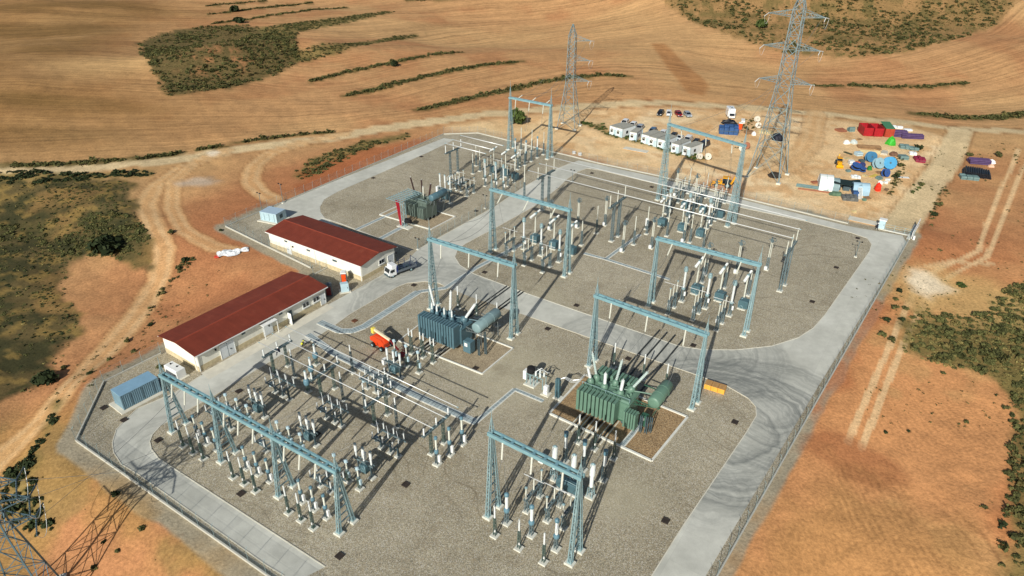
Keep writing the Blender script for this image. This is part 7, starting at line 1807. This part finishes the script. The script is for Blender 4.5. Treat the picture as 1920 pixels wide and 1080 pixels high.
scrub('left_grass', 'dark low scrub spread over the left-hand hollow', 1.4, .2, .5, 26, LEAF_D, .50, .5, 18)
DRYL = leaf_mat('dry_olive_leaves', (92, 86, 48), (150, 138, 84), (160, 136, 88))
scrub('right_slope', 'pale dry grass and low shrubs between the dense scrub on the right', .9, .2, .5, 26, DRYL, .40, .6, 14)
scrub('left_grass', 'pale tussock grass in the left-hand hollow', 1.9, .2, .45, 14, DRYL, .50, .6, 15)
scrub('far_hill', 'pale dry tussocks over the far hill', 3.0, .4, 1.0, 14, DRYL, .40, .5, 16)
scrub('mound', 'pale dry tussocks among the mound scrub', 2.0, .3, .7, 14, DRYL, .38, .5, 17)
for i, (k, (P, hw)) in enumerate(HEDGE_W.items()):
    r = np.random.default_rng(40 + i); pts = []
    seg = np.hypot(*np.diff(P, axis=0).T); tot = seg.sum(); n = int(tot * hw * (1.7 if k in 'jk' else 1.25))
    cum = np.concatenate([[0], np.cumsum(seg)])
    for _ in range(n):
        t = r.random() * tot; j = min(np.searchsorted(cum, t) - 1, len(seg) - 1); j = max(j, 0); f = (t - cum[j]) / seg[j]; q = P[j] * (1 - f) + P[j + 1] * f; d = (P[j + 1] - P[j]) / seg[j]; e = math.sin(math.pi * min(1, max(0, t / tot))) ** .5
        o_ = np.clip(r.normal() * .42, -1, 1) * hw * max(.3, e); q = q + np.array([-d[1], d[0]]) * o_; pts.append(q)
    pts = np.array(pts)
    if k in 'jk': pts = pts[fbm(pts[:, 0], pts[:, 1], .09, 3) > .40]
    z = ground_z(pts[:, 0], pts[:, 1]); sz = .45 + .8 * r.random(len(pts)) ** 2; p3 = np.stack([pts[:, 0], pts[:, 1], z], 1)
    txt = {'a': 'short scrub strip at the top edge left of centre', 'b': 'second scrub strip from the top, with a round bush at its left end', 'c': 'third scrub strip from the top, just above the mound', 'd': 'upper of the three long scrub strips in the middle field', 'e': 'middle of the three long scrub strips in the middle field',
           'f': 'lowest long scrub strip, passing behind the slim pylon', 'g': 'scrub strip cut by the top edge of the photo', 'h': 'lone scrub strip right of the large pylon', 'i': 'wide scrub strip above the road at the right edge', 'j': 'dark hedge row above the road at the left edge', 'k': 'broken bush row along the road towards the centre'}[k]
    o = bush_mesh('hedgerow', p3, sz, sz * .8, 26, LEAF, 60 + i); tag(o, txt, 'hedge', 'scrub strips between fields')
# single bushes and small trees: crown and trunk
def shrub(label, px, r_, h, m=LEAF_D, n=90, group='single bushes', tree=False):
    p = gt(*px); g = thing('small_tree' if tree else 'bush', label, 'tree' if tree else 'bush', (p.x, p.y, p.z), random.random() * 6, group)
    k = 9 if r_ > 1.6 else 3; rr = np.random.default_rng(int(px[0] * 7 + px[1])); ang = rr.random(k) * 6.28; q = np.stack([np.cos(ang) * r_ * .45 * rr.random(k) ** .5, np.sin(ang) * r_ * .45 * rr.random(k) ** .5, np.full(k, h * .12) + rr.random(k) * h * .3], 1)
    o = bush_mesh('crown', q, np.full(k, r_ * .62), np.full(k, h * .62), n, m, int(px[0])); o.parent = g
    part(g, 'trunk', mat('bark', (84, 66, 48), .9, var=.2), lambda b: [b.path([(.05 * i, 0, 0), (.1 * math.cos(i * 2.1), .1 * math.sin(i * 2.1), h * .25), (r_ * .3 * math.cos(i * 2.1), r_ * .3 * math.sin(i * 2.1), h * .6)], .05 + .02 * r_, 5) for i in range(3)])
    return g
shrub('large round dark evergreen left of the curving dirt road', (202, 472), 3.3, 3.2, LEAF_D, tree=True)
shrub('dark bush at the left end of the lower building track', (88, 715), 1.9, 1.6)
shrub('round olive-green tree behind the far narrow gantry', (970, 232), 2.8, 4.2, LEAF_G, tree=True)
shrub('round green bush alone on the pale right-hand bank', (1802, 537), 1.1, .9, LEAF_G)
shrub('round dark bush on the left end of an upper scrub strip', (440, 22), 3.0, 3.4, tree=True)
shrub('dark bush on the third scrub strip from the top', (448, 42), 3.2, 2.8, tree=True)
shrub('dark tree cut by the top edge above the ploughed field', (1108, 7), 5.0, 3.4, tree=True)
shrub('bright green tree on the far hill left of the pylon top', (1428, 52), 3.2, 4.2, LEAF_G, tree=True)
shrub('bright green tree on the far hill right of the pylon top', (1722, 15), 3.6, 4.2, LEAF_G, tree=True)
shrub('dark bush between two field strips above the middle', (740, 124), 1.7, 2.2, tree=True)
shrub('small dark bush by the lower dirt track left of the building', (282, 610), .6, .5)
for i, (px, py, r_, txt) in enumerate(((214, 930, .55, 'at the top of the pylon shadow'), (266, 993, .4, 'alone on the dry bank lower left'), (222, 1035, .35, 'near the bottom on the orange slope'), (194, 1017, .3, 'beside the pylon shadow'), (177, 1066, .4, 'at the bottom left edge'),
    (1395, 40, 1.6, 'on the far hill left of the pylon'), (1662, 812, .35, 'alone on the ribbed earth at the right'), (1812, 792, .4, 'in the sparse tufts at the right edge'), (1885, 765, .5, 'near the right edge above the gullies'), (1703, 810, .3, 'below the two wheel tracks'),
    (1845, 952, .4, 'beside the gully at the lower right'), (1905, 930, .5, 'at the lower right edge'), (1878, 985, .6, 'on the gully rim at the lower right'), (1768, 700, .4, 'just below the dense right-hand scrub'), (300, 690, .5, 'behind the longer building corner'),
    (415, 432, .45, 'outside the fence behind the shorter building'), (322, 437, .8, 'between the two forking dirt tracks'), (335, 505, .7, 'on the red earth above the longer building'), (347, 490, .8, 'right of the forked tracks'), (240, 640, .6, 'beside the lower dirt track'),
    (252, 660, .5, 'left of the longer building above the fence'), (170, 700, .5, 'above the long container'), (205, 675, .55, 'on the slope left of the longer building'), (120, 690, .5, 'between the track and the lower fence'),
    (1687, 548, .7, 'topmost beside the right fence tracks'), (1680, 563, .6, 'second down beside the right fence tracks'), (1675, 578, .7, 'third down beside the right fence tracks'), (1664, 602, .7, 'fourth down beside the right fence tracks'), (1656, 630, .8, 'lowest beside the right fence tracks'),
    (1696, 580, .6, 'between the two right-hand ruts, upper'), (1689, 600, .6, 'between the two right-hand ruts, middle'), (1673, 640, .8, 'between the two right-hand ruts, lower'), (1760, 385, .9, 'by the dirt road below the small store'), (1752, 405, .8, 'beside the road near the gate'),
    (1817, 292, 1.0, 'beside the small store of black pipes'), (1872, 293, 1.2, 'on the rise right of the small store'), (1680, 335, 1.1, 'in the weedy strip right of the drums'), (1688, 312, 1.0, 'in the weedy strip above the drums'), (1730, 348, .9, 'on the slope right of the white panel'), (1722, 280, 1.2, 'right of the grey crate stacks'))):
    shrub(('small dark bush ' if r_ < .55 else 'ragged olive bush ') + txt, (px, py), r_ * 1.25, r_ * 1.1, LEAF_D if i % 3 == 0 else LEAF, 44)
# sparse tufts on the bare right bank and near slopes: nobody could count them
P = GT([(1560, 560), (1700, 480), (1850, 400), (1930, 380), (1930, 1080), (1860, 1080), (1760, 900), (1650, 800), (1600, 760), (1680, 620)])
p = scatter(P, 1.7, 71, .52, .07); r = np.random.default_rng(5); sz = .12 + .22 * r.random(len(p)) ** 2
o = bush_mesh('dry_tufts', p, sz, sz * .9, 14, LEAF, 72); o['kind'] = 'stuff'; o['label'] = 'sparse dry tufts on the bare bank at the right'
P = GT([(100, 700), (300, 560), (420, 500), (300, 640), (180, 720), (150, 900), (350, 1080), (120, 1080), (60, 900)])
p = scatter(P, 1.6, 73, .54, .09); sz = .12 + .25 * r.random(len(p)) ** 2
o = bush_mesh('dry_tufts', p, sz, sz * .9, 14, LEAF, 74); o['kind'] = 'stuff'; o['label'] = 'sparse dry tufts on the slope at the lower left'
P = GT([(1680, 270), (1940, 262), (1940, 420), (1800, 480), (1720, 500), (1760, 380)])
p = scatter(P, 2.6, 75, .54, .07); sz = .2 + .4 * r.random(len(p)) ** 2
o = bush_mesh('dry_tufts', p, sz, sz * .9, 14, LEAF, 76); o['kind'] = 'stuff'; o['label'] = 'dry tufts on the rise beyond the right-hand road'
# ------------------------------------------------------------------ conductors
def cable(label, pts, sag=.35, r=.022, group='thin conductors', m=None):
    P = [Vector(p) for p in pts]; c = P[0]; q = []
    for a, b in zip(P, P[1:]):
        n = max(3, int((b - a).length / 1.6))
        for k in range(n):
            t = k / n; q.append(a.lerp(b, t) - c + Vector((0, 0, -sag * (b - a).length / 6.0 * 4 * t * (1 - t))))
    q.append(P[-1] - c); mb = MB(); mb.path(q, r, 5); o = mb.build('conductor', m or WIRE); o.location = c
    return tag(o, label, 'conductor', group)
def top(px, z): p = at(*px); return (p.x, p.y, z)
FR = (.08, .165, .25)
near = [(0, [(344, 837), (363, 850), (382, 861)], [(372, 820), (389, 833), (408, 844)], (421, 797), [(431, 776), (451, 785), (470, 797)], (487, 777), (530, 743)),
        (.33, [(438, 896), (459, 908), (480, 922)], [(464, 879), (485, 890), (507, 903)], (514, 855), [(526, 828), (547, 839), (569, 851)], (582, 830), (627, 792)),
        (.675, [(542, 962), (565, 976), (588, 991)], [(567, 942), (590, 956), (613, 971)], (618, 921), [(632, 891), (654, 903), (675, 917)], (686, 890), (731, 848))]
for bay, (f0, sa, vt, d1, ct, cb_, d2) in zip(BAYS, near):
    for k, o in enumerate(ORD):
        x = (-1.85, 0, 1.85)[k]; xb = (-1.35, 0, 1.35)[k]
        D1 = at(*d1) + AX * x; D2 = at(*d2) + AX * x; B1 = at(*cb_) + AX * xb
        cable(o + ' thin conductor linking the switchgear tops in the ' + bay + ' bay of the near yard',
              [top(sa[k], 4.75), top(vt[k], 4.15), (D1 - BX * 1.1) + Vector((0, 0, 3.7)), (D1 + BX * 1.1) + Vector((0, 0, 3.7)), top(ct[k], 3.9), B1 + Vector((0, 0, 4.95)), (D2 - BX * 1.1) + Vector((0, 0, 3.7)), (D2 + BX * 1.1) + Vector((0, 0, 3.7)), D2 + BX * 3.4 + Vector((0, 0, 5.5))], .3)
for nm, ds, cts, brs, key in (('right-hand', [(1258, 583), (1304, 594), (1348, 613)], [(1278, 565), (1322, 578), (1367, 592)], [(1303, 550), (1347, 563), (1391, 578)], 'right'), ('diagonal road', [(956, 475), (990, 493), (1024, 506)], [(982, 467), (1014, 479), (1048, 491)], [(1003, 455), (1038, 466), (1071, 477)], 'midback')):
    for k, o in enumerate(ORD):
        b = at(*brs[k])
        cable(o + ' thin conductor from the ' + nm + ' gantry bay breakers down to its disconnectors', [tuple(on_beam(key, (.16, .5, .84)[k], -1.6, -1.6)), tuple(at(*ds[k]) - BX * 1.6 + Vector((0, 0, 5.7))), tuple(at(*ds[k]) + BX * 1.6 + Vector((0, 0, 5.7))), top(cts[k], 7.5), tuple(b - BX * 2.1 + Vector((0, 0, 6.75)))], .4)
        cable(o + ' thin conductor from the ' + nm + ' gantry bay breakers to the basket-topped units', [tuple(b + BX * 1.75 + Vector((0, 0, 7.2))), tuple(b + BX * 5.5 + AX * .5 + Vector((0, 0, 6.9)))], .4)
for k, o in enumerate(ORD):
    f = (.16, .5, .84)[k]
    cable(o + ' conductor of the span between the middle gantry and the one behind it', [tuple(on_beam('mid', f, 1.6, -.6)), tuple(on_beam('midback', f, -1.7, -1.5))], .22)
    cable(o + ' conductor of the span between the green transformer gantry and the right-hand gantry', [tuple(on_beam('green', f, 1.7, -.7)), tuple(on_beam('right', f, -1.8, -1.5))], .22)
    cable(o + ' conductor of the long span from the far narrow gantry to the slim pylon', [tuple(on_beam('back', f, 2.3, .4)), (fp.x + AX.x * 5, fp.y + AX.y * 5, zs[k] - .4)], .10, .03)
    cable(o + ' conductor of the span from the tallest gantry to the large pylon', [tuple(on_beam('backright', f, .5, .2)), tuple(bp + AX * (5.5 - 5 * (k == 0)) + Vector((0, 0, arms[k][0] - .4)))], .12, .03)
    cable(o + ' conductor of the span from the four-legged gantry towards the corner pylon', [tuple(on_beam('near', f * .9, -.6, -.2)), tuple(lp + Vector((3.4, 1.4, (12.1, 15.1, 17.9)[k])))], .14, .022)
    cable(o + ' conductor rising from the green transformer bushings to the gantry above', [tuple(og + AX * (-3.7, .6, 4.8)[k] + BX * 1.5 + Vector((0, 0, 8.3))), tuple(on_beam('green', f, -.3, -2.7))], .15)
    cable(o + ' conductor rising from the blue-grey transformer bushings to the gantry above', [tuple(ob + AX * (-5.0, -.2, 4.9)[k] + BX * 1.0 + Vector((0, 0, 8.2))), tuple(on_beam('mid', f, -.3, -2.8))], .15)
    cable(o + ' thin conductor linking the front gantry string, capped transformer and breaker column', [tuple(on_beam('front', f, -.3, -2.5)), top([(950, 981), (996, 1004), (1042, 1030)][k], 5.25), top([(1000, 945), (1038, 962), (1068, 976)][k], 4.5), top([(1038, 897), (1073, 913), (1107, 931)][k], 5.8), top([(1059, 866), (1093, 882), (1131, 901)][k], 5.5), top([(1084, 830), (1114, 843), (1150, 861)][k], 5.1)], .3)
    cable(o + ' dropper from the tallest gantry beam to the far disconnectors', [tuple(on_beam('backright', f, .5, -2.9)), top([(1290, 362), (1322, 371), (1358, 381)][k], 6.9), top([(1275, 377), (1309, 387), (1344, 397)][k], 5.7), top([(1252, 408), (1288, 418), (1325, 428)][k], 7.5)], .3)
# a few more loose things lying about the works yard
for nm, lb, ct_, px, dm, rz_, mm, sd_ in (('loose_pallet', 'grey pallet between the grey bulk bag and the green sack', 'pallet', (1612, 262), (1.4, 1.2, .3), .2, WOOD, 61), ('loose_pallet', 'single brown pallet right of the pale timber pile', 'pallet', (1647, 281), (1.4, 1.2, .4), .6, WOOD, 62),
    ('plywood_sheet', 'pale plywood lying left of the pale machine', 'plywood', (1588, 297), (2.2, 1.2, .12), .4, WOODL, 63), ('metal_box', 'grey metal box left of the deep blue flat drum', 'box', (1590, 322), (1.2, 1.0, .7), .1, TEALB, 64), ('red_beam', 'dark red beam lying behind the flat blue drum', 'beam', (1596, 312), (3.2, .35, .3), 1.0, DRED, 65),
    ('timber_box', 'tan box below the small navy drum', 'box', (1621, 331), (1.1, 1.0, .7), .5, WOODL, 66), ('grey_hopper', 'grey box right of the yellow bars', 'box', (1648, 336), (1.6, 1.2, .8), .4, TEALB, 67), ('cable_offcuts', 'brown offcuts in front of the pale blue drum', 'offcuts', (1648, 324), (1.6, 1.0, .4), .2, WOOD, 68),
    ('white_tub', 'white tub just below the brightest blue drum', 'tub', (1664, 339), (1.0, .9, .7), .3, CABW, 69), ('white_tub', 'second white tub beside the weedy strip', 'tub', (1660, 344), (.9, .9, .6), .1, CABW, 70), ('board_offcuts', 'scattered boards right of the orange barrel', 'boards', (1661, 356), (2.4, 1.0, .2), .9, WOOD, 71),
    ('pallet', 'dark pallet in front of the ladders', 'pallet', (1626, 372), (1.6, 1.3, .4), .3, WOOD, 72), ('green_tub', 'pale green tub right of the dark fittings', 'tub', (1620, 376), (.9, .8, .6), .2, TG, 73), ('crate', 'small tan crate by the left gate pillar', 'crate', (1601, 398), (1.0, .8, .6), .2, WOODL, 74),
    ('rubble_heap', 'orange rubble left of the white tent end', 'rubble', (1528, 343), (2.0, 1.4, .6), .2, RW, 75), ('pale_block', 'white block beside the far fence corner', 'block', (1076, 288), (.9, .8, .9), .2, CABW, 76), ('pale_block', 'second white block right of the first at the far fence', 'block', (1087, 291), (.9, .8, .9), .2, CABW, 77)):
    stack(nm, lb, ct_, px, dm, rz_, mm, 2 if dm[2] > .3 else 1, sd_)
SCRUB_W['yard_weeds'] = GT([(1672, 296), (1690, 292), (1697, 315), (1690, 345), (1668, 368), (1660, 360), (1680, 330)])
scrub('yard_weeds', 'weedy strip right of the cable drums', 1.1, .3, .8, 26, LEAF, .35, .7, 91)
SCRUB_W['gate_weeds'] = GT([(1712, 345), (1735, 335), (1728, 355), (1705, 372)])
scrub('gate_weeds', 'green weeds on the slope left of the wide dirt road', 1.1, .3, .7, 26, LEAF_G, .35, .7, 92)
SCRUB_W['road_weeds'] = GT([(1757, 365), (1772, 345), (1776, 362), (1762, 390), (1748, 425), (1738, 432), (1745, 400)])
scrub('road_weeds', 'line of weeds along the right side of the wide dirt road', 1.0, .3, .7, 26, LEAF, .30, .7, 93)
SCRUB_W['pylon_weeds'] = GT([(1398, 215), (1412, 213), (1416, 240), (1402, 262), (1385, 285), (1368, 300), (1360, 295), (1380, 270)])
scrub('pylon_weeds', 'weeds left of the large pylon', 1.5, .3, .8, 26, LEAF, .42, .7, 94)
SCRUB_W['track_weeds'] = GT([(335, 500), (352, 480), (368, 485), (350, 505), (310, 545), (285, 580), (268, 605), (262, 595), (290, 560)])
scrub('track_weeds', 'weed line between the forked tracks above the longer building', .9, .25, .7, 26, LEAF, .40, .7, 95)
